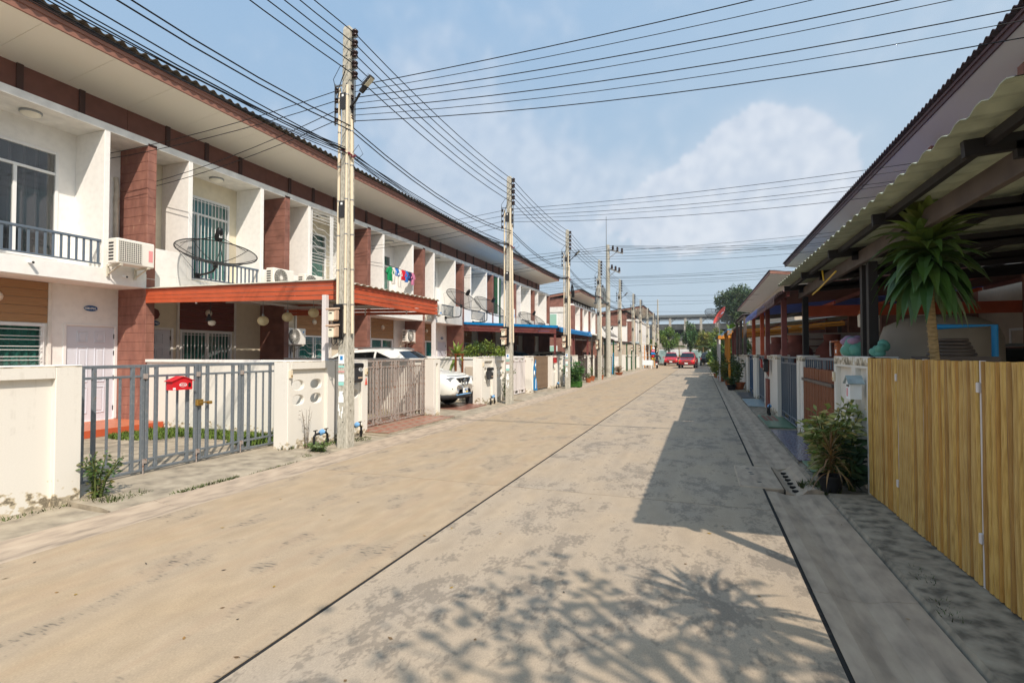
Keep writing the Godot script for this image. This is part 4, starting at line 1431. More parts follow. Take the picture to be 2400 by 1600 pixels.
# ---- carport roofs ----
func slat_canopy_orange():
	var o := thing("carport_canopy", "carport canopy edged with orange painted slats on white posts", "canopy", Vector3(-9, 0, -10.15))
	var zn := -8.08
	var zf := -12.2
	var xb := -11.48
	var xf := -6.5
	var hy := [[0.0, 0.075], [0.085, 0.16], [0.17, 0.245], [0.255, 0.33]]
	for side in 2:
		var z: float = [zn, zf][side]
		for h in hy:
			var b := MB.new()
			b.bar(Vector3(xb, 2.76 + h[0] * 0.95 + 0.036, z), Vector3(xf + 0.012, 2.66 + h[0] * 1.08 + 0.038, z), 0.016, 0.076)
			wpart(o, "slat", b, M.orange)
	for h in hy:
		var b := MB.new()
		b.bar(Vector3(xf, 2.66 + h[0] * 1.08 + 0.038, zn - 0.008), Vector3(xf, 2.66 + h[0] * 1.08 + 0.038, zf + 0.008), 0.016, 0.078)
		wpart(o, "slat", b, M.orange)
	var b := MB.new()
	for z in [zn - 0.03, -10.15, zf + 0.03]:
		b.bar(Vector3(xb, 2.98, z), Vector3(xf - 0.02, 2.9, z), 0.04, 0.08)
	for x in [xf - 0.04, -8.0, -9.5, -11.0]:
		b.bar(Vector3(x, 2.93 + (xf - x) * 0.014, zn - 0.05), Vector3(x, 2.93 + (xf - x) * 0.014, zf + 0.05), 0.04, 0.06)
	for x in [-7.4, -8.7, -10.0]:
		for z in [zn - 0.02, zf + 0.02]:
			b.bar(Vector3(x, 2.7, z), Vector3(x, 2.99, z), 0.025, 0.025)
	wpart(o, "beams", b, M.steel_white)
	b = MB.new()
	corrugated(b, xf + 0.07, 3.015, xb + 0.0, 3.065, zn + 0.04, zf - 0.04, 0.206, 0.014, 0.006, true)
	wpart(o, "roof_sheet", b, M.sheet_pale)
	for z in [-8.02, -12.24]:
		b = bx(-6.66, -6.57, 1.5, 2.74, z + 0.045, z - 0.045, 0.005)
		wpart(o, "post", b, M.steel_white)
	# hung from the canopy
	for q in [[-9.0, 2.36, -8.9, 0.0], [-8.7, 2.46, -9.3, 0.1], [-8.2, 2.56, -9.55, 0.2]]:
		var l := thing("globe_lamp", "cream globe lamp hanging under the orange canopy, %s of three" % ["lowest", "middle one", "highest"][int(q[3] * 10)], "lamp", Vector3(q[0], q[1], q[2]), "globe lamps under the orange canopy")
		b = MB.new()
		b.ball(Vector3.ZERO, Vector3(0.118, 0.106, 0.118), 18, 10)
		part(l, "globe", b, M.globe)
		b = MB.new()
		b.cyl(Vector3(0, 0.1, 0), Vector3(0, 0.15, 0), 0.03, 0.02, 8)
		b.cyl(Vector3(0, 0.14, 0), Vector3(0, 2.93 - q[1], 0), 0.005, 0.005, 5)
		part(l, "stem", b, M.galv)
	var l := thing("hanging_lantern", "small dark lantern with pale bowl hanging before the red boards", "lantern", Vector3(-10.6, 2.36, -8.95))
	b = MB.new()
	b.lathe([Vector2(0, -0.08), Vector2(0.06, -0.06), Vector2(0.085, 0), Vector2(0.06, 0.04), Vector2(0, 0.05)], Vector3(0.02, 0, -0.02), 14)
	part(l, "bowl", b, M.lamp_white)
	b = MB.new()
	b.lathe([Vector2(0, 0.03), Vector2(0.07, 0.03), Vector2(0.05, 0.1), Vector2(0.02, 0.19), Vector2(0, 0.2)], Vector3(-0.02, 0, 0.02), 10)
	b.cyl(Vector3(0, 0.2, 0), Vector3(0, 0.56, 0), 0.008, 0.008, 5)
	part(l, "cap", b, M.charcoal)
func sheet_canopy(x_wall: float, x_front: float, z0: float, z1: float, yw: float, yf: float, sheet: Material, trim: Material, lab: String, o := {}):
	# lean-to roof of ribbed sheet with a curled front edge, slatted side valance and front posts
	var c := thing("carport_canopy", lab, "canopy", Vector3((x_wall + x_front) / 2, 0, (z0 + z1) / 2))
	var b := MB.new()
	corrugated(b, x_front, yf, x_wall, yw, z0, z1, 0.25, 0.014, 0.006, true)
	if o.get("curl", true):
		var s := signf(x_front - x_wall)
		var n := int(absf(z1 - z0) / 0.0625)
		for k in n:
			var za := lerpf(z0, z1, float(k) / n)
			var zb := lerpf(z0, z1, float(k + 1) / n)
			var ra := 0.012 * (1.0 if k % 4 < 2 else 0.0)
			var lp := [Vector3(x_front, yf + 0.02, za), Vector3(x_front, yf + 0.02, zb)]
			for j in 6:
				var a := (j + 1) / 6.0 * 1.45
				var dx := s * (0.16 * sin(a) + ra)
				var dy := yf + 0.02 - 0.16 * (1.0 - cos(a)) - (0.12 if j == 5 else 0.0)
				var np := [Vector3(x_front + dx, dy, za), Vector3(x_front + dx, dy, zb)]
				b.quad(lp[0], lp[1], np[1], np[0], Vector3(x_front - s * 2, yf - 2, za))
				lp = np
	wpart(c, "roof_sheet", b, sheet)
	if o.has("verge"):
		b = MB.new()
		for z in [z0 + 0.015, z1 - 0.015]:
			b.bar(Vector3(x_wall, yw + 0.01, z), Vector3(x_front + 0.1 * signf(x_front - x_wall), yf + 0.005, z), 0.02, o.verge)
		wpart(c, "verge", b, sheet)
	if o.get("slats", 3) > 0:
		for z in [z0 - 0.02, z1 + 0.02]:
			for k in o.get("slats", 3):
				b = MB.new()
				b.bar(Vector3(x_wall, yw - 0.10 - 0.12 * k, z), Vector3(x_front, yf - 0.07 - 0.105 * k, z), 0.016, 0.09)
				wpart(c, "slat", b, trim)
	b = MB.new()
	for t in [0.02, 0.35, 0.68, 0.98]:
		b.bar(Vector3(lerpf(x_front, x_wall, t), lerpf(yf, yw, t) - 0.05, z0 - 0.05), Vector3(lerpf(x_front, x_wall, t), lerpf(yf, yw, t) - 0.05, z1 + 0.05), 0.05, 0.08)
	wpart(c, "beams", b, trim)
	for z in o.get("posts", [z0 - 0.1, (z0 + z1) / 2, z1 + 0.1]):
		var xp: float = x_front - 0.08 * signf(x_front - x_wall)
		b = bx(xp - 0.05, xp + 0.05, o.get("post_foot", 0.05), yf - 0.09, z + 0.05, z - 0.05, 0.005)
		wpart(c, "post", b, o.get("post_mat", trim))
	return c

# ---- poles and cables ----
func pole(k: int, z: float, h: float, lab: String, lamp: bool):
	var x := -5.93
	var near := k < 4
	var p := thing("utility_pole", lab, "utility pole", Vector3(x, 0, z), "square concrete utility poles along the kerb")
	var b := MB.new()
	var rings := []
	for q in [[-0.1, 0.115], [0.0, 0.113], [h - 0.08, 0.072], [h - 0.02, 0.06], [h, 0.03]]:
		var r: float = q[1]
		var c := r * 0.16
		rings.append([Vector3(-r, q[0], -r + c), Vector3(-r, q[0], r - c), Vector3(-r + c, q[0], r), Vector3(r - c, q[0], r), Vector3(r, q[0], r - c), Vector3(r, q[0], -r + c), Vector3(r - c, q[0], -r), Vector3(-r + c, q[0], -r)])
	for i in rings.size() - 1:
		for j in 8:
			var m := (j + 1) % 8
			b.quad(rings[i][j], rings[i][m], rings[i + 1][m], rings[i + 1][j], Vector3(0, (rings[i][j].y + rings[i + 1][j].y) / 2, 0))
	b.quad(rings[4][0], rings[4][2], rings[4][4], rings[4][6], Vector3(0, 0, 0))
	part(p, "shaft", b, M.pole)
	if near:
		b = MB.new()
		for i in 14:
			var y := 0.45 + 0.5 * i
			var r := lerpf(0.113, 0.072, y / h)
			b.cyl(Vector3(0.02, y, r), Vector3(0.02, y, r + 0.004), 0.011, 0.011, 8)
			b.cyl(Vector3(r, y + 0.2, 0.02), Vector3(r + 0.004, y + 0.2, 0.02), 0.011, 0.011, 8)
		part(p, "bolt_holes", b, M.black)
	for q in ([[-0.14, 0.02, 2.42, 6.42, 0.026], [0.13, 0.02, 2.0, 5.9, 0.026]] if k > 2 else [[-0.165, 0.04, 2.42, 6.42, 0.026], [0.06, 0.125, 2.0, 6.4, 0.023], [0.145, 0.03, 2.0, 5.9, 0.026]]):
		b = MB.new()
		var le: float = -0.06 if q[0] > 0.1 else 0.0
		b.cyl(Vector3(q[0], q[2], q[1]), Vector3(q[0] + le, minf(q[3], h - 1.1), q[1] - 0.02), q[4], q[4], 10)
		var cd := part(p, "conduit", b, M.conduit)
		if near:
			for i in (7 if k == 0 else 0):
				var y := 2.5 + 0.62 * i
				if y < q[3] - 0.1:
					b = MB.new()
					b.cyl(Vector3(q[0] + le * (y - q[2]) / 4.0, y, q[1] - 0.005 * (y - q[2])), Vector3(q[0] + le * (y - q[2]) / 4.0, y + 0.018, q[1] - 0.005 * (y - q[2])), q[4] + 0.005, q[4] + 0.005, 10)
					inst(cd, "strap", b.mesh(), M.galv)
	for q in [h - 1.38, h - 3.32]:
		var r := lerpf(0.113, 0.072, q / h)
		b = bxl(Vector3(-0.045, q, r + 0.008), Vector3(0.125, 0.3, 0.012), 0.003)
		b.box(Vector3(r + 0.01, q - 0.05, -0.02), Vector3(0.012, 0.28, 0.1), Basis.IDENTITY, 0.003)
		var pl := part(p, "plate", b, M.charcoal)
		b = bxl(Vector3(-0.045, q + 0.1, r + 0.015), Vector3(0.04, 0.04, 0.003))
		inst(pl, "tag", b.mesh(), M.paper)
	# meters on the face towards the camera
	b = bxl(Vector3(-0.09, 2.21, 0.118), Vector3(0.2, 0.62, 0.02), 0.004)
	part(p, "meter_board", b, M.black)
	for y in [2.32, 2.03]:
		b = MB.new()
		b.box(Vector3(-0.125, y, 0.19), Vector3(0.15, 0.2, 0.13), Basis.IDENTITY, 0.02)
		b.box(Vector3(-0.135, y + 0.11, 0.205), Vector3(0.19, 0.035, 0.17), Basis(Vector3.RIGHT, 0.12), 0.012)
		var mb := part(p, "meter", b, M.meter_box)
		b = MB.new()
		b.box(Vector3(-0.13, y - 0.02, 0.258), Vector3(0.115, 0.165, 0.02), Basis.IDENTITY, 0.008)
		inst(mb, "cover", b.mesh(), M.meter_glass)
		b = bxl(Vector3(-0.13, y + 0.03, 0.27), Vector3(0.055, 0.02, 0.003))
		inst(mb, "display", b.mesh(), M.black)
	b = MB.new()
	for q in [[-0.17, -0.1], [-0.1, -0.02], [-0.06, 0.04]]:
		b.tube(pts([Vector3(q[0], 1.93, 0.18), Vector3(q[0], 1.84, 0.19), Vector3((q[0] + q[1]) / 2, 1.79, 0.18), Vector3(q[1], 1.84, 0.16), Vector3(q[1] + 0.02, 2.02, 0.14)]), 0.008, 5)
	part(p, "meter_leads", b, M.cable)
	# insulator racks
	for i in 5:
		b = MB.new()
		var y := h - 0.15 - 0.19 * i
		spool(b, Vector3(0.14, y, 0.0), 0.058)
		part(p, "spool", b, M.spool)
	b = bxl(Vector3(0.14, h - 0.53, 0), Vector3(0.016, 0.95, 0.016))
	for i in 5:
		b.b2(0.06, 0.185, h - 0.215 - 0.19 * i, h - 0.205 - 0.19 * i, -0.02, 0.02)
		b.b2(0.06, 0.185, h - 0.1 - 0.19 * i, h - 0.09 - 0.19 * i, -0.02, 0.02)
	part(p, "rack", b, M.galv)
	for i in 4:
		for s in [-1.0, 1.0]:
			b = MB.new()
			spool(b, Vector3(0.10 if s > 0 else -0.25, h - 1.12 - 0.18 * i, 0.0), 0.038)
			part(p, "spool", b, M.spool)
	b = MB.new()
	b.b2(-0.27, -0.08, h - 1.05, h - 1.03, -0.02, 0.02)
	b.b2(-0.27, -0.08, h - 1.72, h - 1.70, -0.02, 0.02)
	b.b2(-0.285, -0.27, h - 1.75, h - 1.0, -0.02, 0.02)
	b.b2(0.135, 0.15, h - 1.75, h - 1.0, -0.02, 0.02)
	part(p, "rack", b, M.galv)
	# telecom knot
	b = MB.new()
	for k2 in 7:
		b.box(Vector3(-0.02 + 0.035 * k2, 5.22 - 0.02 * k2 + (h - 7.5) + 0.02 * sin(k2 * 2.3), 0.12 - 0.012 * k2), Vector3(0.04, 0.03, 0.05), Basis(Vector3(0.3, 1, 0.2).normalized(), k2 * 1.1), 0.004)
	part(p, "clamp", b, M.clamp_red)
	b = MB.new()
	b.tube(pts([Vector3(0.12, h - 0.4, 0.02), Vector3(-0.03, h - 0.9, 0.09), Vector3(-0.13, h - 1.15, 0.1), Vector3(-0.2, h - 1.3, 0.02)]), 0.008, 4)
	b.tube(pts([Vector3(0.12, h - 0.7, 0.02), Vector3(-0.1, h - 0.75, 0.1), Vector3(-0.26, h - 0.95, 0.08), Vector3(-0.2, h - 1.3, 0.02)]), 0.007, 4)
	b.tube(pts([Vector3(0.14, 5.2, 0.05), Vector3(0.3, 5.3, 0.1), Vector3(0.36, 5.15, 0.05), Vector3(0.22, 5.06, 0.04)]), 0.005, 4)
	part(p, "jumper", b, M.cable)
	if lamp:
		b = MB.new()
		b.tube(pts([Vector3(0.06, h - 1.5, 0.04), Vector3(0.22, h - 1.42, 0.08), Vector3(0.34, h - 1.32, 0.12)]), 0.02, 8)
		var bs := Basis(Vector3(0, 0, 1), 0.72)
		b.box(Vector3(0.42, h - 1.26, 0.13), Vector3(0.16, 0.06, 0.11), bs, 0.02)
		var la := part(p, "lamp_arm", b, M.charcoal)
		b = MB.new()
		b.box(Vector3(0.52, h - 1.16, 0.14), Vector3(0.24, 0.05, 0.14), bs, 0.015)
		for i in 9:
			b.box(Vector3(0.52, h - 1.16, 0.14) + bs * Vector3(-0.1 + 0.025 * i, 0.03, 0), Vector3(0.006, 0.03, 0.15), bs)
		inst(la, "lamp_head", b.mesh(), M.charcoal)
		b = MB.new()
		b.box(Vector3(0.52, h - 1.16, 0.14) + bs * Vector3(0.01, -0.027, 0), Vector3(0.18, 0.006, 0.1), bs)
		inst(la, "lens", b.mesh(), M.meter_glass)
	# pasted notices
	if k < 3:
		var st := [[1.55, 0.12, 0.16, "paper"], [1.57, 0.055, 0.07, "sticker_blue"], [1.42, 0.12, 0.03, "sticker_teal"], [1.33, 0.13, 0.018, "sticker_red"], [1.22, 0.12, 0.13, "paper"], [1.12, 0.11, 0.06, "sticker_teal"], [0.94, 0.08, 0.1, "paper"], [0.84, 0.11, 0.1, "paper"]]
		for q in st:
			var off: float = 0.002 if q[3] != "paper" else 0.0
			var r := lerpf(0.113, 0.072, q[0] / h)
			b = bxl(Vector3(-0.02, q[0], r + 0.002 + off), Vector3(q[1], q[2], 0.002), 0.0)
			part(p, "notice", b, M[q[3]])
		for q in [[0.66, 0.03], [0.62, -0.03], [0.58, 0.01], [0.7, -0.05]]:
			var r := lerpf(0.113, 0.072, q[0] / h)
			b = bxl(Vector3(q[1] - 0.02, q[0], r + 0.002), Vector3(0.02, 0.12, 0.002), 0.0)
			part(p, "notice", b, M.paper)
	return p
func sag_pts(a: Vector3, c: Vector3, sag: float, n := 10) -> PackedVector3Array:
	var q := PackedVector3Array()
	for i in n + 1:
		var t := float(i) / n
		q.append(a.lerp(c, t) - Vector3(0, 4.0 * sag * t * (1.0 - t), 0))
	return q
func cable_run(p: Array, sag: float, r: float, lab: String, group: String, n := 8):
	var b := MB.new()
	var all := PackedVector3Array()
	for i in p.size() - 1:
		var q := sag_pts(p[i], p[i + 1], sag, n)
		if i > 0:
			q.remove_at(0)
		all.append_array(q)
	b.tube(all, r, 5)
	return solo("overhead_cable", lab, "cable", b, M.cable, group)

# ---- vehicles: front towards +x of their own frame ----
func ring(x: float, y0: float, y1: float, hw: float, tw: float, crown := 0.03) -> Array:
	var ym := lerpf(y0, y1, 0.55)
	var h := [Vector2(0, y0), Vector2(hw * 0.78, y0), Vector2(hw * 0.95, y0 + 0.07), Vector2(hw, ym), Vector2(lerpf(hw, tw, 0.35), lerpf(ym, y1, 0.6)), Vector2(tw, y1 - 0.035), Vector2(tw * 0.93, y1), Vector2(tw * 0.5, y1 + crown * 0.75), Vector2(0, y1 + crown)]
	var q := []
	for p in h:
		q.append(Vector3(x, p.y, p.x))
	for i in range(h.size() - 2, 0, -1):
		q.append(Vector3(x, h[i].y, -h[i].x))
	return q
func wheel(o: Node3D, c: Vector3, r: float, w: float):
	var b := MB.new()
	var bs := Basis(Vector3(1, 0, 0), PI / 2)
	b.lathe([Vector2(r * 0.62, -w / 2), Vector2(r * 0.9, -w / 2), Vector2(r, -w * 0.35), Vector2(r, w * 0.35), Vector2(r * 0.9, w / 2), Vector2(r * 0.62, w / 2)], c, 20, bs)
	var t := part(o, "wheel", b, M.rubber)
	b = MB.new()
	b.lathe([Vector2(0, -w * 0.42), Vector2(r * 0.64, -w * 0.45), Vector2(r * 0.64, w * 0.45), Vector2(0, w * 0.42)], c, 16, bs)
	inst(t, "rim", b.mesh(), M.galv)
func panel4(b: MB, a: Vector3, c: Vector3, d: Vector3, e: Vector3, t: float, away: Vector3):
	# a thin plate standing proud of the skin by t
	var n := (c - a).cross(d - a).normalized()
	if n.dot((a + c + d + e) / 4 - away) < 0:
		n = -n
	var m := (a + c + d + e) / 4
	var q := [a + n * t, c + n * t, d + n * t, e + n * t]
	b.quad(q[0], q[1], q[2], q[3], away)
	var p := [a - n * 0.01, c - n * 0.01, d - n * 0.01, e - n * 0.01]
	for i in 4:
		b.quad(q[i], q[(i + 1) % 4], p[(i + 1) % 4], p[i], m)
func car(kind: String, at: Vector3, turn: float, lab: String, paint: Material, o := {}) -> Node3D:
	var c := thing("car" if kind == "suv" else "pickup_truck", lab, "car" if kind == "suv" else "pickup", at, "", turn)
	var b := MB.new()
	var body := []
	var gh := []
	var hood: float
	if kind == "suv":
		body = [[-2.34, 0.5, 0.85, 0.62, 0.6], [-2.28, 0.36, 0.98, 0.78, 0.76], [-2.1, 0.3, 1.05, 0.87, 0.84], [-1.4, 0.25, 1.06, 0.91, 0.88], [0, 0.24, 1.05, 0.91, 0.88], [1.0, 0.24, 1.05, 0.91, 0.86], [1.25, 0.25, 1.03, 0.91, 0.85], [1.75, 0.27, 0.98, 0.90, 0.82], [2.02, 0.29, 0.92, 0.87, 0.78], [2.2, 0.31, 0.84, 0.80, 0.72], [2.29, 0.34, 0.74, 0.70, 0.64], [2.33, 0.42, 0.62, 0.55, 0.52]]
		gh = [[-2.2, 1.03, 1.08], [-2.0, 1.03, 1.45], [-1.7, 1.03, 1.62], [-0.6, 1.02, 1.69], [0.1, 1.02, 1.67], [0.5, 1.01, 1.55], [0.85, 1.01, 1.30], [1.2, 1.0, 1.05]]
	else:
		body = [[-2.6, 0.55, 0.95, 0.8, 0.8], [-2.5, 0.45, 1.08, 0.9, 0.89], [-1.0, 0.42, 1.10, 0.92, 0.9], [0.3, 0.42, 1.12, 0.92, 0.9], [1.0, 0.4, 1.12, 0.92, 0.88], [1.3, 0.4, 1.10, 0.92, 0.86], [1.9, 0.4, 1.06, 0.91, 0.84], [2.2, 0.4, 1.0, 0.88, 0.82], [2.42, 0.4, 0.92, 0.84, 0.78], [2.5, 0.44, 0.8, 0.76, 0.72], [2.54, 0.5, 0.7, 0.66, 0.62]]
		gh = [[-1.05, 1.08, 1.12], [-0.95, 1.08, 1.62], [-0.7, 1.08, 1.74], [0.1, 1.08, 1.76], [0.5, 1.08, 1.68], [0.9, 1.08, 1.38], [1.3, 1.07, 1.1]]
	var ly: float = o.get("lift", 0.0)
	var R := []
	for s in body:
		R.append(ring(s[0], s[1] + ly, s[2] + ly, s[3], s[4]))
	b.loft(R)
	part(c, "body", b, paint)
	b = MB.new()
	R = []
	for s in gh:
		var t: float = clampf((s[2] - 1.05) / 0.63, 0, 1)
		var rr := []
		var hw := 0.86
		var tw := lerpf(0.84, 0.63, t)
		for p in [Vector2(0, s[1]), Vector2(hw, s[1]), Vector2(lerpf(hw, tw, 0.5), lerpf(s[1], s[2], 0.5)), Vector2(tw, s[2] - 0.04), Vector2(tw * 0.9, s[2]), Vector2(tw * 0.5, s[2] + 0.025), Vector2(0, s[2] + 0.03), Vector2(-tw * 0.5, s[2] + 0.025), Vector2(-tw * 0.9, s[2]), Vector2(-tw, s[2] - 0.04), Vector2(-lerpf(hw, tw, 0.5), lerpf(s[1], s[2], 0.5)), Vector2(-hw, s[1])]:
			rr.append(Vector3(s[0], p.y + ly, p.x))
		R.append(rr)
	b.loft(R)
	part(c, "cabin", b, paint)
	var cen := Vector3(0, 1.2 + ly, 0)
	var hs := func(x: float, y: float) -> float:
		return lerpf(0.862, 0.645, clampf((y - 1.02) / 0.66, 0, 1))
	var side := [[-1.95, -1.35, 1.42, 1.55], [-1.28, -0.38, 1.56, 1.6], [-0.3, 0.82, 1.6, 1.28]] if kind == "suv" else [[-0.85, -0.15, 1.62, 1.66], [-0.08, 0.92, 1.66, 1.32]]
	for s in [-1.0, 1.0]:
		for q in side:
			b = MB.new()
			var yb := 1.1
			panel4(b, Vector3(q[0], yb + ly, s * hs.call(q[0], yb)), Vector3(q[1], yb + ly, s * hs.call(q[1], yb)), Vector3(q[1] - (0.25 if q[1] > 0.5 else 0.0), q[3] + ly, s * hs.call(0, q[3])), Vector3(q[0] + (0.12 if q[0] < -1.5 else 0.0), q[2] + ly, s * hs.call(0, q[2])), 0.006, cen)
			part(c, "side_window", b, M.glass_dark)
		b = MB.new()
		b.box(Vector3(0.85, 1.12 + ly, s * 0.99), Vector3(0.12, 0.14, 0.18), Basis.IDENTITY, 0.03)
		part(c, "mirror", b, paint if not o.has("hood") else M.plastic_dark)
	b = MB.new()
	R = []
	for q in ([[1.16, 1.115, 0.76], [0.85, 1.325, 0.70], [0.46, 1.595, 0.61]] if kind == "suv" else [[1.26, 1.155, 0.77], [0.9, 1.405, 0.70], [0.55, 1.665, 0.62]]):
		var rr := []
		for k in 9:
			var t := k / 8.0 * 2.0 - 1.0
			rr.append(Vector3(q[0] - 0.02 * t * t, q[1] + ly + 0.034 - 0.032 * t * t, q[2] * t))
		R.append(rr)
	b.loft(R, false)
	part(c, "windscreen", b, M.glass_dark)
	for s in [-1.0, 1.0]:
		for xs in ([0.95, -0.34, -1.3] if kind == "suv" else [0.98, -0.12, -1.0]):
			b = MB.new()
			b.tube(pts([Vector3(xs, 0.42 + ly, s * 0.905), Vector3(xs, 0.7 + ly, s * 0.916), Vector3(xs, 0.9 + ly, s * 0.905), Vector3(xs, 1.04 + ly, s * 0.875)]), 0.006, 4)
			part(c, "door_seam", b, M.black)
		for xs in [0.1, -0.95]:
			b = bxl(Vector3(xs - 0.15, 0.9 + ly, s * 0.915), Vector3(0.2, 0.03, 0.03), 0.01)
			part(c, "door_handle", b, M.chrome)
		b = MB.new()
		b.b2(-1.0, 1.0, 0.24 + ly, 0.34 + ly, s * 0.84, s * 0.915, 0.01)
		part(c, "sill", b, M.plastic_dark)
		if kind == "suv":
			b = MB.new()
			b.tube(pts([Vector3(-1.75, 1.66 + ly, s * 0.58), Vector3(-1.6, 1.71 + ly, s * 0.6), Vector3(0.0, 1.73 + ly, s * 0.6), Vector3(0.25, 1.67 + ly, s * 0.6)]), 0.018, 6)
			part(c, "roof_rail", b, M.galv)
	b = MB.new()
	var hx := 2.17 if kind == "suv" else 2.38
	var hy := 0.885 if kind == "suv" else 0.985
	b.tube(pts([Vector3(hx - 0.75, hy + 0.13 + ly, -0.72), Vector3(hx - 0.1, hy + 0.02 + ly, -0.66), Vector3(hx, hy + 0.0 + ly, -0.4), Vector3(hx + 0.03, hy + 0.005 + ly, 0), Vector3(hx, hy + 0.0 + ly, 0.4), Vector3(hx - 0.1, hy + 0.02 + ly, 0.66), Vector3(hx - 0.75, hy + 0.13 + ly, 0.72)]), 0.007, 4)
	part(c, "bonnet_seam", b, M.black)
	var xf := 2.30 if kind == "suv" else 2.5
	for x in ([-1.35, 1.38] if kind == "suv" else [-1.55, 1.62]):
		for s in [-1.0, 1.0]:
			wheel(c, Vector3(x, 0.36, s * 0.80), 0.36, 0.22)
	if kind == "suv":
		for s in [-1.0, 1.0]:
			b = MB.new()
			b.prism(PackedVector2Array([Vector2(0.28, 0.80), Vector2(0.62, 0.86), Vector2(0.78, 0.84), Vector2(0.76, 0.74), Vector2(0.52, 0.70)]), 0.2, Transform3D(Basis(Vector3(0, 0, -s), Vector3.UP, Vector3(s, 0, 0)), Vector3(2.13, ly, 0)))
			part(c, "headlight", b, M.headlamp)
			b = MB.new()
			b.prism(PackedVector2Array([Vector2(0.42, 0.46), Vector2(0.66, 0.56), Vector2(0.73, 0.55), Vector2(0.66, 0.45)]), 0.1, Transform3D(Basis(Vector3(0, 0, -s), Vector3.UP, Vector3(s, 0, 0)), Vector3(2.235, ly, 0)))
			var fo := part(c, "fog_light", b, M.plastic_dark)
			b = MB.new()
			b.lathe([Vector2(0, 0.01), Vector2(0.04, 0.01), Vector2(0.05, 0.0), Vector2(0.05, -0.03)], Vector3(2.285, 0.505 + ly, -s * 0.62), 14, Basis(Vector3(0, 0, 1), -PI / 2))
			inst(fo, "lens", b.mesh(), M.chrome)
		b = MB.new()
		b.prism(PackedVector2Array([Vector2(-0.44, 0.83), Vector2(0.44, 0.83), Vector2(0.36, 0.72), Vector2(0.14, 0.60), Vector2(-0.14, 0.60), Vector2(-0.36, 0.72)]), 0.06, Transform3D(Basis(Vector3.UP, PI / 2), Vector3(2.285, ly, 0)))
		var gr := part(c, "grille", b, M.black)
		b = MB.new()
		for s in [-1.0, 1.0]:
			b.bar(Vector3(2.31, 0.825 + ly, s * 0.36), Vector3(2.335, 0.61 + ly, s * 0.13), 0.02, 0.05, Vector3.RIGHT)
		b.bar(Vector3(2.335, 0.605 + ly, -0.14), Vector3(2.335, 0.605 + ly, 0.14), 0.02, 0.03)
		var em := PackedVector3Array()
		for k in 21:
			em.append(Vector3(2.335, 0.735 + ly + 0.068 * sin(TAU * k / 20.0), 0.068 * cos(TAU * k / 20.0)))
		b.tube(em, 0.011, 6, false)
		b.bar(Vector3(2.335, 0.735 + ly, -0.085), Vector3(2.335, 0.735 + ly, 0.085), 0.014, 0.026)
		inst(gr, "emblem", b.mesh(), M.chrome)
		b = MB.new()
		b.prism(PackedVector2Array([Vector2(-0.46, 0.36), Vector2(0.46, 0.36), Vector2(0.36, 0.50), Vector2(-0.36, 0.50)]), 0.08, Transform3D(Basis(Vector3.UP, PI / 2), Vector3(2.29, ly, 0)))
		part(c, "air_intake", b, M.black)
		b = MB.new()
		R = []
		for q in [[-0.86, 1.95], [-0.76, 2.18], [-0.5, 2.32], [0.0, 2.37], [0.5, 2.32], [0.76, 2.18], [0.86, 1.95]]:
			R.append([Vector3(q[1] - 0.14, 0.22 + ly, q[0] * 0.97), Vector3(q[1] - 0.02, 0.24 + ly, q[0]), Vector3(q[1], 0.31 + ly, q[0]), Vector3(q[1] - 0.05, 0.375 + ly, q[0]), Vector3(q[1] - 0.16, 0.36 + ly, q[0] * 0.97)])
		b.loft(R)
		part(c, "lower_bumper", b, M.plastic_dark)
		b = MB.new()
		b.tube(pts([Vector3(2.3, 0.345 + ly, -0.5), Vector3(2.355, 0.35 + ly, 0.0), Vector3(2.3, 0.345 + ly, 0.5)]), 0.02, 6)
		part(c, "trim_strip", b, M.blue_meter)
		b = bxl(Vector3(2.35, 0.46 + ly, 0), Vector3(0.015, 0.15, 0.34), 0.003)
		var np := part(c, "number_plate", b, M.paper)
		text(np, "digits", "8822", 0.085, M.plate_blue, Vector3(2.36, 0.475 + ly, -0.05), Basis(Vector3.UP, PI / 2))
		b = bxl(Vector3(2.36, 0.42 + ly, -0.08), Vector3(0.003, 0.045, 0.12))
		inst(np, "sticker", b.mesh(), M.yellow_pipe)
		b = MB.new()
		b.prism(PackedVector2Array([Vector2(-0.1, 0), Vector2(0.08, 0), Vector2(-0.06, 0.07)]), 0.03, Transform3D(Basis.IDENTITY, Vector3(-1.55, 1.68 + ly, 0)))
		part(c, "roof_fin", b, paint)
	else:
		if o.has("hood"):
			b = MB.new()
			R = []
			for s in [[1.34, 1.10, 0.7], [1.9, 1.062, 0.68], [2.2, 1.005, 0.64], [2.4, 0.93, 0.58]]:
				var rr := []
				for k in 7:
					var t := k / 6.0 * 2.0 - 1.0
					rr.append(Vector3(s[0], s[1] + ly + 0.036 - 0.03 * t * t, t * s[2]))
				R.append(rr)
			b.loft(R, false)
			part(c, "hood", b, o.hood)
		for s in [-1.0, 1.0]:
			b = MB.new()
			b.prism(PackedVector2Array([Vector2(0.48, 0.82), Vector2(0.82, 0.92), Vector2(0.84, 0.82), Vector2(0.52, 0.75)]), 0.2, Transform3D(Basis(Vector3(0, 0, -s), Vector3.UP, Vector3(s, 0, 0)), Vector3(2.36, ly, 0)))
			part(c, "headlight", b, M.amber if o.get("lit", false) else M.headlamp)
			b = MB.new()
			b.prism(PackedVector2Array([Vector2(0.5, 0.5), Vector2(0.74, 0.56), Vector2(0.76, 0.46), Vector2(0.56, 0.44)]), 0.1, Transform3D(Basis(Vector3(0, 0, -s), Vector3.UP, Vector3(s, 0, 0)), Vector3(2.46, ly, 0)))
			part(c, "fog_light", b, M.black)
		b = MB.new()
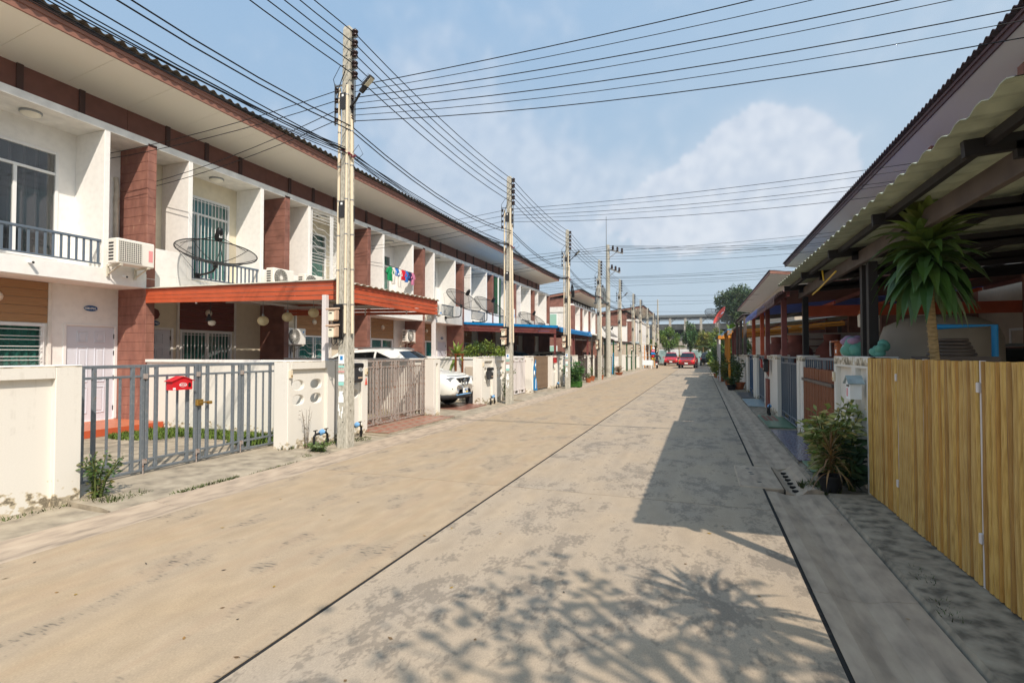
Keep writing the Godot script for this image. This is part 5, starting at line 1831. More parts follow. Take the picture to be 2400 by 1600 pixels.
		b.prism(PackedVector2Array([Vector2(-0.46, 0.84), Vector2(0.46, 0.84), Vector2(0.52, 0.78), Vector2(0.36, 0.66), Vector2(-0.36, 0.66), Vector2(-0.52, 0.78)]), 0.06, Transform3D(Basis(Vector3.UP, PI / 2), Vector3(2.5, ly, 0)))
		var gr := part(c, "grille", b, M.black)
		b = MB.new()
		b.bar(Vector3(2.535, 0.775 + ly, -0.5), Vector3(2.535, 0.775 + ly, 0.5), 0.02, 0.035)
		b.bar(Vector3(2.535, 0.85 + ly, -0.46), Vector3(2.535, 0.85 + ly, 0.46), 0.02, 0.015)
		inst(gr, "chrome_bar", b.mesh(), M.chrome)
		b = bxl(Vector3(2.54, 0.775 + ly, 0), Vector3(0.03, 0.06, 0.13), 0.01)
		inst(gr, "emblem", b.mesh(), M.gold)
		b = bxl(Vector3(2.55, 0.56 + ly, 0), Vector3(0.012, 0.13, 0.34), 0.002)
		part(c, "number_plate", b, M.paper)
		b = MB.new()
		b.b2(2.3, 2.5, 0.34 + ly, 0.44 + ly, -0.7, 0.7, 0.03)
		part(c, "lower_bumper", b, M.plastic_dark)
		b = MB.new()
		b.b2(-2.45, -1.1, 1.0, 1.05, -0.8, 0.8)
		part(c, "bed", b, M.plastic_dark)
		if o.get("tail", false):
			for s in [-1.0, 1.0]:
				b = bxl(Vector3(-2.56, 0.92, s * 0.8), Vector3(0.08, 0.3, 0.12), 0.02)
				part(c, "tail_light", b, M.red_old)
			b = MB.new()
			panel4(b, Vector3(-1.03, 1.16, 0.66), Vector3(-1.03, 1.16, -0.66), Vector3(-0.93, 1.6, -0.56), Vector3(-0.93, 1.6, 0.56), 0.01, cen)
			part(c, "rear_window", b, M.glass_dark)
	return c

# ---- bodies as one skin: tapered capsules joined by a smooth minimum, meshed as surface nets ----
func skin_mesh(bones: Array, cell: float, tint_of: Callable) -> MB:
	var lo := Vector3(1e9, 1e9, 1e9)
	var hi := -lo
	for q in bones:
		var r := maxf(q[2], q[3])
		for e in 2:
			lo = lo.min(q[e] - Vector3.ONE * (r + cell * 3))
			hi = hi.max(q[e] + Vector3.ONE * (r + cell * 3))
	var n := Vector3i(((hi - lo) / cell).ceil()) + Vector3i.ONE
	var F := PackedFloat32Array()
	F.resize(n.x * n.y * n.z)
	F.fill(0.0)
	var K := 2.2 / cell
	for q in bones:
		var a: Vector3 = q[0]
		var c: Vector3 = q[1]
		var m := maxf(q[2], q[3]) + cell * 2.5
		var p0 := Vector3i(((a.min(c) - Vector3.ONE * m - lo) / cell).floor()).clamp(Vector3i.ZERO, n - Vector3i.ONE)
		var p1 := Vector3i(((a.max(c) + Vector3.ONE * m - lo) / cell).ceil()).clamp(Vector3i.ZERO, n - Vector3i.ONE)
		var ab := c - a
		var l2 := maxf(ab.length_squared(), 1e-9)
		for z in range(p0.z, p1.z + 1):
			for y in range(p0.y, p1.y + 1):
				for x in range(p0.x, p1.x + 1):
					var p := lo + Vector3(x, y, z) * cell
					var t := clampf((p - a).dot(ab) / l2, 0.0, 1.0)
					var d: float = p.distance_to(a + ab * t) - lerpf(q[2], q[3], t)
					F[x + n.x * (y + n.y * z)] += exp(clampf(-K * d, -40.0, 40.0))
	var b := MB.new()
	b.use_col = true
	var vid := {}
	var verts := []
	var sx := 1
	var sy := n.x
	var sz := n.x * n.y
	for z in n.z - 1:
		for y in n.y - 1:
			for x in n.x - 1:
				var i := x + sy * y + sz * z
				var mask := 0
				for k in 8:
					if F[i + (k & 1) * sx + ((k >> 1) & 1) * sy + ((k >> 2) & 1) * sz] > 1.0:
						mask |= 1 << k
				if mask == 0 or mask == 255:
					continue
				var acc := Vector3.ZERO
				var cnt := 0
				for e in [[0, 1], [2, 3], [4, 5], [6, 7], [0, 2], [1, 3], [4, 6], [5, 7], [0, 4], [1, 5], [2, 6], [3, 7]]:
					if ((mask >> e[0]) & 1) != ((mask >> e[1]) & 1):
						var c0: int = e[0]
						var c1: int = e[1]
						var f0 := log(maxf(F[i + (c0 & 1) * sx + ((c0 >> 1) & 1) * sy + ((c0 >> 2) & 1) * sz], 1e-9))
						var f1 := log(maxf(F[i + (c1 & 1) * sx + ((c1 >> 1) & 1) * sy + ((c1 >> 2) & 1) * sz], 1e-9))
						var t := f0 / (f0 - f1)
						var a := Vector3(c0 & 1, (c0 >> 1) & 1, (c0 >> 2) & 1)
						var c := Vector3(c1 & 1, (c1 >> 1) & 1, (c1 >> 2) & 1)
						acc += a.lerp(c, t)
						cnt += 1
				vid[i] = verts.size()
				verts.append(lo + (Vector3(x, y, z) + acc / cnt) * cell)
	var nor := []
	nor.resize(verts.size())
	nor.fill(Vector3.ZERO)
	var quads := []
	for i in vid:
		for ax in 3:
			var st: int = [sx, sy, sz][ax]
			var u: int = [sy, sz, sx][ax]
			var v: int = [sz, sx, sy][ax]
			if (F[i] > 1.0) == (F[i + st] > 1.0):
				continue
			if not (vid.has(i - u) and vid.has(i - v) and vid.has(i - u - v)):
				continue
			var q := [vid[i], vid[i - u], vid[i - u - v], vid[i - v]]
			var nn: Vector3 = (verts[q[1]] - verts[q[0]]).cross(verts[q[2]] - verts[q[0]])
			var out := Vector3.ZERO
			out[ax] = 1.0 if F[i] > 1.0 else -1.0
			if nn.dot(out) < 0:
				nn = -nn
			for k in q:
				nor[k] += nn
			quads.append(q)
	for q in quads:
		var m: Vector3 = (verts[q[0]] + verts[q[2]]) / 2
		b.tint = tint_of.call(m)
		b.push(verts[q[0]], verts[q[1]], verts[q[2]], nor[q[0]].normalized(), nor[q[1]].normalized(), nor[q[2]].normalized())
		b.push(verts[q[0]], verts[q[2]], verts[q[3]], nor[q[0]].normalized(), nor[q[2]].normalized(), nor[q[3]].normalized())
	return b
func rider(at: Vector3, turn: float):
	var s := thing("motor_scooter", "dark motor scooter ridden away along the street", "scooter", at, "", turn)   # heads along its own -z
	for z in [0.62, -0.62]:
		var b := MB.new()
		b.lathe([Vector2(0.15, -0.045), Vector2(0.24, -0.04), Vector2(0.275, 0), Vector2(0.24, 0.04), Vector2(0.15, 0.045)], Vector3(0, 0.275, z), 18, Basis(Vector3(0, 0, 1), PI / 2))
		var w := part(s, "wheel", b, M.rubber)
		b = MB.new()
		b.cyl(Vector3(-0.03, 0.275, z), Vector3(0.03, 0.275, z), 0.16, 0.16, 12)
		inst(w, "rim", b.mesh(), M.galv)
	var b := MB.new()
	b.tube(pts([Vector3(0, 0.62, 0.75), Vector3(0, 0.66, 0.4), Vector3(0, 0.6, 0.1), Vector3(0, 0.42, -0.1), Vector3(0, 0.42, -0.35), Vector3(0, 0.75, -0.5), Vector3(0, 0.95, -0.45)]), [0.08, 0.15, 0.15, 0.1, 0.1, 0.14, 0.08], 10)
	part(s, "body", b, M.car_black)
	b = MB.new()
	b.box(Vector3(0, 0.79, 0.32), Vector3(0.26, 0.08, 0.62), Basis.IDENTITY, 0.03)
	part(s, "saddle", b, M.black)
	b = MB.new()
	b.tube(pts([Vector3(-0.33, 0.98, -0.32), Vector3(-0.1, 1.0, -0.42), Vector3(0.1, 1.0, -0.42), Vector3(0.33, 0.98, -0.32)]), 0.018, 6)
	part(s, "handlebar", b, M.black)
	part(s, "number_plate", bxl(Vector3(0, 0.5, 0.84), Vector3(0.2, 0.15, 0.01)), M.paper)
	part(s, "tail_light", bxl(Vector3(0, 0.66, 0.82), Vector3(0.16, 0.06, 0.04), 0.015), M.red)
	for x in [-1, 1]:
		b = MB.new()
		b.cyl(Vector3(x * 0.26, 0.98, -0.36), Vector3(x * 0.33, 1.2, -0.36), 0.008, 0.008, 5)
		b.box(Vector3(x * 0.34, 1.23, -0.36), Vector3(0.11, 0.07, 0.015), Basis.IDENTITY, 0.006)
		part(s, "mirror", b, M.black)
	var p := thing("person", "rider in black jacket and dark helmet seen from behind on scooter", "person", at, "", turn)
	var B := []
	B.append([Vector3(0, 0.92, 0.3), Vector3(0, 1.15, 0.24), 0.16, 0.155])
	B.append([Vector3(0, 1.15, 0.24), Vector3(0, 1.38, 0.16), 0.16, 0.15])
	B.append([Vector3(-0.16, 1.40, 0.15), Vector3(0.16, 1.40, 0.15), 0.085, 0.085])
	B.append([Vector3(0, 1.42, 0.14), Vector3(0, 1.54, 0.1), 0.06, 0.055])
	for x in [-1.0, 1.0]:
		B.append([Vector3(x * 0.19, 1.39, 0.14), Vector3(x * 0.33, 1.16, 0.06), 0.062, 0.05])
		B.append([Vector3(x * 0.33, 1.16, 0.06), Vector3(x * 0.31, 1.02, -0.28), 0.048, 0.036])
		B.append([Vector3(x * 0.31, 1.02, -0.28), Vector3(x * 0.29, 1.0, -0.36), 0.034, 0.03])
		B.append([Vector3(x * 0.1, 0.88, 0.26), Vector3(x * 0.17, 0.82, -0.16), 0.105, 0.07])
		B.append([Vector3(x * 0.17, 0.82, -0.16), Vector3(x * 0.16, 0.46, -0.06), 0.065, 0.045])
		B.append([Vector3(x * 0.16, 0.44, -0.04), Vector3(x * 0.16, 0.42, -0.22), 0.045, 0.038])
	B.append([Vector3(0, 1.62, 0.07), Vector3(0, 1.66, 0.07), 0.095, 0.1])
	var m := skin_mesh(B, 0.022, func(v: Vector3) -> Color:
		if v.y > 1.5:
			return Color(0.25, 0.13, 0.08)
		if v.z < -0.30 and v.y > 0.95:
			return Color(0.28, 0.15, 0.09)
		if v.y < 0.5:
			return Color(0.05, 0.045, 0.04)
		return Color(0.018, 0.018, 0.022) if v.y > 0.93 else Color(0.09, 0.08, 0.075))
	part(p, "body", m, M.grass)
	b = MB.new()
	b.lathe([Vector2(0.118, -0.09), Vector2(0.138, -0.03), Vector2(0.14, 0.04), Vector2(0.11, 0.11), Vector2(0.05, 0.145), Vector2(0, 0.15)], Vector3(0, 1.66, 0.07), 18)
	part(p, "helmet", b, M.car_black)
	b = bxl(Vector3(0, 1.64, -0.07), Vector3(0.2, 0.1, 0.02), 0.008)
	part(p, "visor", b, M.glass_dark)

# ---- plants ----
func rnd_dir(r: RandomNumberGenerator) -> Vector3:
	var v := Vector3(r.randfn(), r.randfn(), r.randfn())
	return v.normalized()
func vary(c: Color, r: RandomNumberGenerator, a := 0.35) -> Color:
	var k := 1.0 + r.randf_range(-a, a)
	return Color(c.r * k * r.randf_range(0.85, 1.2), c.g * k, c.b * k * r.randf_range(0.8, 1.1))
func clump(b: MB, c: Vector3, rad: Vector3, n: int, l: float, w: float, col: Color, r: RandomNumberGenerator, outward := 0.6, up := 0.2):
	for i in n:
		var d := rnd_dir(r)
		var p := c + d * rad * pow(r.randf(), 0.45)
		var dir := (d * outward + rnd_dir(r) * 0.8 + Vector3(0, up, 0)).normalized()
		var s := dir.cross(rnd_dir(r)).normalized()
		b.tint = vary(col, r)
		b.leaf(p, dir, s, l * r.randf_range(0.7, 1.3), w * r.randf_range(0.7, 1.3), 0.1)
func pot(o: Node3D, r: float, h: float, m: Material, at := Vector3.ZERO):
	var b := MB.new()
	b.lathe([Vector2(0, 0), Vector2(r * 0.7, 0), Vector2(r * 0.98, h * 0.85), Vector2(r * 1.06, h * 0.86), Vector2(r * 1.08, h), Vector2(r * 0.95, h), Vector2(r * 0.9, h * 0.88), Vector2(0, h * 0.88)], at, 18)
	part(o, "pot", b, m)
func potted(n: String, at: Vector3, lab: String, o: Dictionary):
	var t := thing(n, lab, "plant", at)
	var r := RandomNumberGenerator.new()
	r.seed = o.get("seed", 1)
	var ph: float = o.get("pot_h", 0.0)
	if ph > 0:
		pot(t, o.get("pot_r", 0.15), ph, M[o.get("pot_m", "terracotta")])
	var b := MB.new()
	var f := MB.new()
	f.use_col = true
	var h: float = o.h
	var sp: float = o.get("spread", 0.3)
	for i in o.get("stems", 4):
		var a: float = TAU * i / o.get("stems", 4) + r.randf()
		var e := Vector3(cos(a) * sp * r.randf_range(0.3, 1), ph + h * r.randf_range(0.65, 1.0), sin(a) * sp * r.randf_range(0.3, 1))
		var m := Vector3(e.x * 0.35, ph + (e.y - ph) * 0.5, e.z * 0.35)
		var q := pts([Vector3(cos(a) * 0.03, ph * 0.8, sin(a) * 0.03), m, e])
		var sr: float = o.get("stem_r", 0.014)
		b.tube(q, [sr, sr * 0.75, sr * 0.3], 5)
		var per: int = o.get("per", 40)
		for k in per:
			var u := r.randf_range(o.get("bare", 0.15), 1.0)
			var p := q[0].lerp(m, u * 2.0) if u < 0.5 else m.lerp(e, u * 2.0 - 1.0)
			var dd := rnd_dir(r)
			dd.y = absf(dd.y) * 0.6 - 0.1
			dd = dd.normalized()
			var off: float = o.get("puff", 0.12) * r.randf()
			f.tint = vary(o.col if not o.has("col2") or r.randf() > o.get("mix", 0.3) else o.col2, r)
			f.leaf(p + dd * off, dd, dd.cross(rnd_dir(r)).normalized(), o.get("l", 0.1) * r.randf_range(0.7, 1.3), o.get("w", 0.05) * r.randf_range(0.7, 1.3), 0.2)
	part(t, "stems", b, M[o.get("stem_m", "stem_green")])
	part(t, "foliage", f, M.leaf)
	return t
func strap_plant(n: String, at: Vector3, lab: String, h0: float, leaves: int, l: float, w: float, bend: float, col: Color, sd: int, o := {}):
	# rosette of arching strap leaves on a cane
	var t := thing(n, lab, "plant", at)
	var r := RandomNumberGenerator.new()
	r.seed = sd
	var ph: float = o.get("pot_h", 0.0)
	if ph > 0:
		pot(t, o.get("pot_r", 0.15), ph, M[o.get("pot_m", "terracotta")])
	var b := MB.new()
	if h0 > 0.05:
		var ln: Vector3 = o.get("lean", Vector3.ZERO)
		var tr: float = o.get("trunk", 0.035)
		b.tube(pts([Vector3(0, ph * 0.7, 0), Vector3(ln.x * 0.3, ph + h0 * 0.45, ln.z * 0.3), Vector3(ln.x * 0.8, ph + h0 * 0.85, ln.z * 0.8), Vector3(ln.x, ph + h0, ln.z)]), [tr * 1.15, tr, tr * 0.95, tr * 1.2], 10)
		for i in int(h0 / 0.045):
			var tt := (i + 0.5) / int(h0 / 0.045)
			var y := ph + h0 * tt
			b.cyl(Vector3(ln.x * tt, y, ln.z * tt), Vector3(ln.x * tt, y + 0.008, ln.z * tt), tr * 1.06, tr * 1.06, 10)
		part(t, "trunk", b, M.stem_pale)
	var f := MB.new()
	f.use_col = true
	var top: Vector3 = Vector3(0, ph + h0, 0) + o.get("lean", Vector3.ZERO)
	for i in leaves:
		var u := float(i) / leaves
		var a := i * 2.39996 + r.randf_range(-0.25, 0.25)
		var el := lerpf(o.get("el0", -0.5), 1.3, pow(u, 1.1)) + r.randf_range(-0.15, 0.15)
		var d := Vector3(cos(a) * cos(el), sin(el), sin(a) * cos(el))
		var side := Vector3(-sin(a), 0, cos(a))
		f.tint = vary(col.lerp(o.get("tip", col), u * u), r, 0.25)
		f.blade(top + Vector3(0, u * o.get("stack", 0.3), 0), d, side, l * r.randf_range(0.75, 1.15) * lerpf(1.0, 0.75, u), w * r.randf_range(0.8, 1.15), bend * r.randf_range(0.7, 1.3) * lerpf(1.0, 0.4, u), 7)
	part(t, "foliage", f, M.leaf)
	return t
func tree(n: String, at: Vector3, lab: String, h: float, trunk: float, rad: Vector3, clumps: int, per: int, l: float, col: Color, sd: int, group := "") -> Node3D:
	var t := thing(n, lab, "tree", at, group)
	var r := RandomNumberGenerator.new()
	r.seed = sd
	var b := MB.new()
	var cy := h - rad.y
	b.tube(pts([Vector3(0, -0.1, 0), Vector3(r.randf_range(-0.1, 0.1), cy * 0.5, 0), Vector3(0, cy, 0), Vector3(0.1, cy + rad.y * 0.6, 0)]), [trunk * 1.2, trunk, trunk * 0.7, trunk * 0.2], 8)
	var f := MB.new()
	f.use_col = true
	for i in clumps:
		var d := rnd_dir(r)
		d.y = d.y * 0.9 + 0.1
		var p := Vector3(0, cy, 0) + d * rad * r.randf_range(0.45, 0.92)
		b.tube(pts([Vector3(0, cy - rad.y * 0.5 * r.randf(), 0), (p + Vector3(0, cy, 0)) * 0.5 - Vector3(0, 0.1, 0), p]), [trunk * 0.35, trunk * 0.22, trunk * 0.06], 5)
		var cr := rad * r.randf_range(0.22, 0.40)
		clump(f, p, cr, per, l, l * 0.5, vary(col, r, 0.25), r)
	part(t, "trunk", b, M.bark)
	part(t, "crown", f, M.leaf)
	return t
func palm(at: Vector3, lab: String, h: float, n: int, l: float, sd: int, group: String):
	var t := thing("palm_tree", lab, "tree", at, group)
	var r := RandomNumberGenerator.new()
	r.seed = sd
	var b := MB.new()
	b.tube(pts([Vector3(0, -0.1, 0), Vector3(0.05, h * 0.5, 0), Vector3(0, h, 0)]), [0.09, 0.07, 0.06], 8)
	part(t, "trunk", b, M.stem_pale)
	var f := MB.new()
	f.use_col = true
	for i in n:
		var a := i * 2.4
		var dir := Vector3(cos(a), 0.9, sin(a)).normalized()
		var p := Vector3(0, h, 0)
		for k in 10:
			p += dir * l / 10
			dir = (dir - Vector3(0, 0.19, 0)).normalized()
			for s in [-1.0, 1.0]:
				f.tint = vary(Color(0.07, 0.11, 0.03), r)
				var sd2: Vector3 = Vector3(-sin(a), 0, cos(a)) * s
				f.leaf(p, (sd2 + dir * 0.5 - Vector3(0, 0.35, 0)).normalized(), dir, l * 0.38 * sin(PI * (k + 1.5) / 12.0), 0.05, 0.2)
	part(t, "crown", f, M.leaf)

func tuft(b: MB, c: Vector3, rad: Vector2, n: int, h: float, r: RandomNumberGenerator, col := Color(0.07, 0.12, 0.025)):
	for i in n:
		var a := r.randf() * TAU
		var k := sqrt(r.randf())
		var p := c + Vector3(cos(a) * rad.x * k, 0, sin(a) * rad.y * k)
		var d := Vector3(r.randfn() * 0.45, 1, r.randfn() * 0.45).normalized()
		b.tint = vary(col, r, 0.4)
		var s := d.cross(rnd_dir(r)).normalized()
		var hh := h * r.randf_range(0.4, 1.2)
		var w := 0.007 + hh * 0.03
		b.push(p - s * w, p + s * w, p + d * hh + Vector3(r.randfn() * 0.02, 0, r.randfn() * 0.02), Vector3.UP, Vector3.UP, Vector3.UP)

func left_side():
	var labs := ["townhouse with grey curtained balcony window and six panel door behind grey gate", "townhouse above the orange slat canopy with teal barred balcony window", "townhouse with white wave pattern grille closing its balcony", "townhouse with laundry hung on its balcony", "townhouse with white front door behind the palm like plant", "townhouse over the near half of the blue canopy", "townhouse with green screen panel over the blue canopy", "townhouse before the last one in the long white row", "last townhouse at the far end of the long white row"]
	for i in 9:
		house(i, labs[i])
	number_plate(Vector3(BX + 0.015, 2.62, -7.53), "108/PH.3", "blue oval number plate above the nearest white door")
	number_plate(Vector3(BX + 0.015, 2.38, -8.92), "108/92", "blue oval number plate under the eight sided charm")
	var b := MB.new()
	b.lathe([Vector2(0, -0.01), Vector2(0.12, -0.01), Vector2(0.14, 0.0), Vector2(0.12, 0.012), Vector2(0.08, 0.02), Vector2(0, 0.02)], Vector3(BX + 0.02, 2.6, -8.92), 8, Basis(Vector3(0, 0, 1), -PI / 2), false)
	solo("door_charm", "dark red eight sided door charm with gold dots on cream wall", "charm", b, M.board_red)
	number_plate(Vector3(BX + 0.015, 2.42, -23.8), "108/96", "small round looking blue plate over the door behind the plant")
	air_con(Vector3(-11.2, 3.47, -7.57), "air conditioner with square grille on brackets below the weathered brown column", 0)
	air_con(Vector3(-11.2, 3.5, -11.68), "air conditioner with blue lettered label above the orange canopy", 1)
	air_con(Vector3(-11.2, 3.5, -12.9), "air conditioner with small blue triangle above the orange canopy", 3)
	air_con(Vector3(-12.1, 1.92, -13.2), "air conditioner hung on brackets beside the wave grille window under the canopy", 3)
	air_con(Vector3(-12.0, 2.15, -20.0), "air conditioner with black round fan on the white wall over the car", 2)
	air_con(Vector3(-11.15, 3.35, -20.75), "air conditioner at the far end of the orange canopy by a grey railing", 1)
	air_con(Vector3(-11.15, 3.9, -30.6), "air conditioner mounted high beside the green screen panel", 1)
	var tv := Vector3(0.65, 0, -0.76)
	var vw := Vector3(0.76, 0, 0.65)
	var tl := Basis(vw, -0.11) * Basis(tv, 0.46)
	dish(Vector3(-11.45, 3.53, -9.3), Vector3(0.85, 0.5, 0.2), 0.85, tl, "large black mesh dish on bent arm in front of the barred balcony")
	dish(Vector3(-11.45, 3.35, -22.4), Vector3(0.8, 0.85, -0.3), 0.92, Basis(vw, -0.3) * Basis(tv, 0.62), "black mesh dish beyond the orange canopy, nearer of the overlapping pair", false)
	dish(Vector3(-11.45, 3.3, -25.6), Vector3(0.85, 0.85, -0.2), 0.92, Basis(vw, -0.3) * Basis(tv, 0.62), "black mesh dish above the blue canopy edge, farther of the overlapping pair", false)
	dish(Vector3(-11.45, 3.2, -33.2), Vector3(0.8, 0.75, -0.1), 0.95, Basis(vw, -0.15) * Basis(tv, 0.55), "black mesh dish standing behind the blue canopy roof", false)
	# white grille over the third balcony
	var g := thing("balcony_grille", "white metal grille with stepped wave pattern across a balcony", "grille", Vector3(FX - 0.05, 3.4, -14.28))
	b = MB.new()
	var zc := -14.28
	for t in [-1.03, -0.94, 0.0, -0.06, 0.06, 0.94, 1.03]:
		b.b2(FX - 0.06, FX - 0.04, 3.42, 6.23, zc + t + 0.014, zc + t - 0.014)
	for k in 2:
		var a := zc + (0.94 if k == 0 else -0.06)
		var e := zc + (0.06 if k == 0 else -0.94)
		var y := 6.18
		var n := 0
		while y > 3.5:
			var st := 0.0
			if n % 9 > 3:
				st = 0.13
			b.tube(pts([Vector3(FX - 0.05, y, a), Vector3(FX - 0.05, y - st * 0.4, lerpf(a, e, 0.18)), Vector3(FX - 0.05, y - st, lerpf(a, e, 0.3)), Vector3(FX - 0.05, y - st, lerpf(a, e, 0.7)), Vector3(FX - 0.05, y - st * 1.6, lerpf(a, e, 0.82)), Vector3(FX - 0.05, y - st * 2.0, e)]), 0.009, 4)
			y -= 0.1 if n % 9 < 4 else 0.19
			n += 1
	wpart(g, "bars", b, M.white_metal)
	# laundry on the fourth balcony
	var lr := thing("laundry_rail", "dark laundry rail stretched across a balcony with clothes on hangers", "rail", Vector3(FX + 0.1, 5.0, -18.3))
	b = MB.new()
	b.cyl(Vector3(FX + 0.12, 5.06, -17.35), Vector3(FX + 0.12, 5.0, -19.35), 0.012, 0.012, 6)
	b.bar(Vector3(FX - 0.05, 4.8, -17.5), Vector3(FX + 0.12, 5.05, -17.5), 0.015, 0.015)
	b.bar(Vector3(FX - 0.05, 4.8, -19.2), Vector3(FX + 0.12, 5.0, -19.2), 0.015, 0.015)
	wpart(lr, "rail", b, M.charcoal)
	for q in [["cloth_green", -17.5, 0.75, 0.42, "green shirt hanging on the balcony laundry rail"], ["cloth_white", -17.75, 0.9, 0.3, "white trousers hanging beside the green shirt"], ["cloth_blue", -17.95, 0.4, 0.36, "blue patterned shirt hanging on the laundry rail"], ["cloth_white", -18.2, 1.0, 0.22, "long pale trousers hanging below the blue shirt"], ["cloth_red", -18.45, 0.55, 0.44, "red shirt in the middle of the laundry rail"], ["cloth_blue", -18.7, 0.62, 0.3, "blue shorts behind the red shirt"], ["cloth_navy", -18.95, 0.5, 0.34, "dark purple shirt near the end of the laundry rail"], ["cloth_pink", -19.2, 0.7, 0.26, "pinkish grey top at the far end of the laundry rail"]]:
		b = MB.new()
		var hw: float = q[3] * 0.42
		var hh: float = q[2] * 0.72
		var z: float = q[1]
		var yt := 5.02
		var R := []
		for k in 7:
			var t := k / 6.0
			var rr := []
			var ww := hw * (0.35 if k == 0 else (1.0 + 0.06 * sin(k * 2.0)))
			for j in 12:
				var a := TAU * j / 12.0
				rr.append(Vector3(FX + 0.12 + 0.045 * sin(a) * (1.0 + 0.4 * sin(3.0 * a + k)), yt - hh * t, z + ww * cos(a)))
			R.append(rr)
		b.loft(R)
		if "shirt" in q[4] or "top" in q[4]:
			for s in [-1.0, 1.0]:
				b.tube(pts([Vector3(FX + 0.12, yt - 0.08, z + s * hw * 0.7), Vector3(FX + 0.13, yt - 0.26, z + s * hw * 1.35)]), [0.05, 0.045], 8)
		solo("hanging_garment", q[4], "clothes", b, M[q[0]], "laundry on the balcony")
	b = bx(FX - 0.08, FX - 0.05, 3.42, 6.2, -28.9, -29.9)
	solo("screen_panel", "dark green screen sheet filling part of a balcony opening", "screen", b, M.green_dark)
	# street walls
	panel_wall(-6.5, 1.0, 2.0, -3.88, 1.51, M.wall1, "white plastered wall with stained foot beside the grey folding gate", 0, {"edge_far": 0.26})
	panel_wall(-6.5, 1.0, -6.97, -8.17, 1.51, M.wall2, "white wall panel with four oval holes left of the nearest pole", 2, {"edge": 0.08, "edge_far": 0.22})
	panel_wall(-6.5, 1.0, -8.21, -9.2, 1.51, M.wall1, "white wall panel with oval holes and black mailbox behind the nearest pole", 2, {"edge": 0.14, "edge_far": 0.2})
	panel_wall(-6.5, 1.0, -12.05, -12.4, 1.52, M.wall2, "narrow white pier between the rusty gate and the white car", 0, {"edge": 0.12, "edge_far": 0.12})
	panel_wall(-6.5, 1.0, -15.15, -16.29, 1.53, M.wall1, "white wall panel with small black mailbox past the white car", 2, {"edge": 0.26, "edge_far": 0.2})
	panel_wall(-6.5, 1.0, -16.33, -17.35, 1.53, M.wall2, "white wall panel overgrown with climbers behind the second pole", 2, {})
	panel_wall(-6.5, 1.0, -20.2, -20.62, 1.54, M.wall1, "narrow white pier beside the blue painted banner", 0, {"edge": 0.12, "edge_far": 0.12})
	panel_wall(-6.5, 1.0, -23.4, -24.4, 1.54, M.wall2, "white wall panel with red mailbox before the third pole", 2, {})
	panel_wall(-6.5, 1.0, -24.44, -25.5, 1.54, M.wall1, "white wall panel behind the third pole and the leafy shrub", 2, {})
	panel_wall(-6.5, 1.0, -28.4, -28.8, 1.54, M.wall2, "narrow white pier past the leafy shrub in the green pot", 0, {"edge": 0.12, "edge_far": 0.12})
	panel_wall(-6.5, 1.0, -31.8, -33.6, 1.54, M.wall1, "white wall panel before the fourth pole", 2, {})
	panel_wall(-6.5, 1.0, -36.3, -41.0, 1.54, M.wall2, "white wall at the end of the long house row", 0, {})
	# walls between the front yards
	for q in [[-8.19, "low white yard wall seen through the grey folding gate"], [-12.25, "low white yard wall with dark stains behind the rusty gate"], [-16.31, "low cream yard wall behind the white car"], [-20.37, "low yard wall behind the light grey gate"], [-24.43, "low yard wall under the blue canopy edge"], [-28.49, "low yard wall under the blue canopy"]]:
		var w := thing("yard_wall", q[1], "wall", Vector3(-9.2, 0, q[0]), "low walls between the front yards")
		b = bx(-11.5, -6.82, 0, 1.46, q[0] + 0.06, q[0] - 0.06, 0.005)
		stain_uv(b)
		wpart(w, "wall", b, M.wall2 if q[0] < -10 else M.wall1)
		b = bx(-11.5, -6.82, 1.46, 1.52, q[0] + 0.1, q[0] - 0.1, 0.006)
		wpart(w, "coping", b, M.white)
	bar_gate(-7.0, [[-4.15, -4.92], [-4.93, -5.70], [-5.72, -6.48], [-6.49, -7.24]], 0.09, 1.5, M.gate_grey, "grey folding bar gate with red mailbox hung on it", {})
	mailbox(Vector3(-6.915, 1.14, -5.36), 0, "red house shaped mailbox on the grey gate")
	b = MB.new()
	b.box(Vector3(-6.96, 0.93, -5.71), Vector3(0.05, 0.09, 0.10), Basis.IDENTITY, 0.006)
	b.cyl(Vector3(-6.93, 0.93, -5.68), Vector3(-6.93, 0.93, -5.84), 0.012, 0.012, 8)
	b.cyl(Vector3(-6.925, 0.92, -5.82), Vector3(-6.925, 0.92, -5.88), 0.024, 0.024, 10)
	solo("padlock", "brass padlock with steel hasp on the grey gate", "padlock", b, M.brass)
	bar_gate(-6.78, [[-9.22, -9.93], [-9.94, -10.65], [-10.67, -11.37], [-11.38, -12.08]], 0.08, 1.5, M.gate_beige, "pale rusty folding bar gate in front of the white car", {"thin": 3})
	mailbox(Vector3(-6.43, 1.08, -8.72), 1, "black mailbox with oval emblem on the wall beside the nearest pole")
	mailbox(Vector3(-6.43, 0.82, -15.7), 1, "black mailbox on the stained pier past the white car")
	mailbox(Vector3(-6.43, 1.2, -23.7), 3, "red mailbox on the white pier before the third pole")
	doorbell(Vector3(-6.485, 1.3, -7.02), "cream doorbell on the wall edge beside the grey gate")
	doorbell(Vector3(-6.485, 1.28, -9.13), "cream doorbell above a red paper charm by the rusty gate")
	b = MB.new()
	for k in 3:
		b.prism(PackedVector2Array([Vector2(-0.02 - 0.012 * k, 0), Vector2(0.02 + 0.012 * k, 0), Vector2(0, 0.06)]), 0.004, Transform3D(Basis(Vector3.UP, PI / 2), Vector3(-6.49, 1.1 - 0.045 * k, -9.13)))
	solo("paper_charm", "red paper charm hanging under the doorbell by the rusty gate", "charm", b, M.dish_red)
	doorbell(Vector3(-6.485, 1.3, -15.28), "cream doorbell on the pier past the white car")
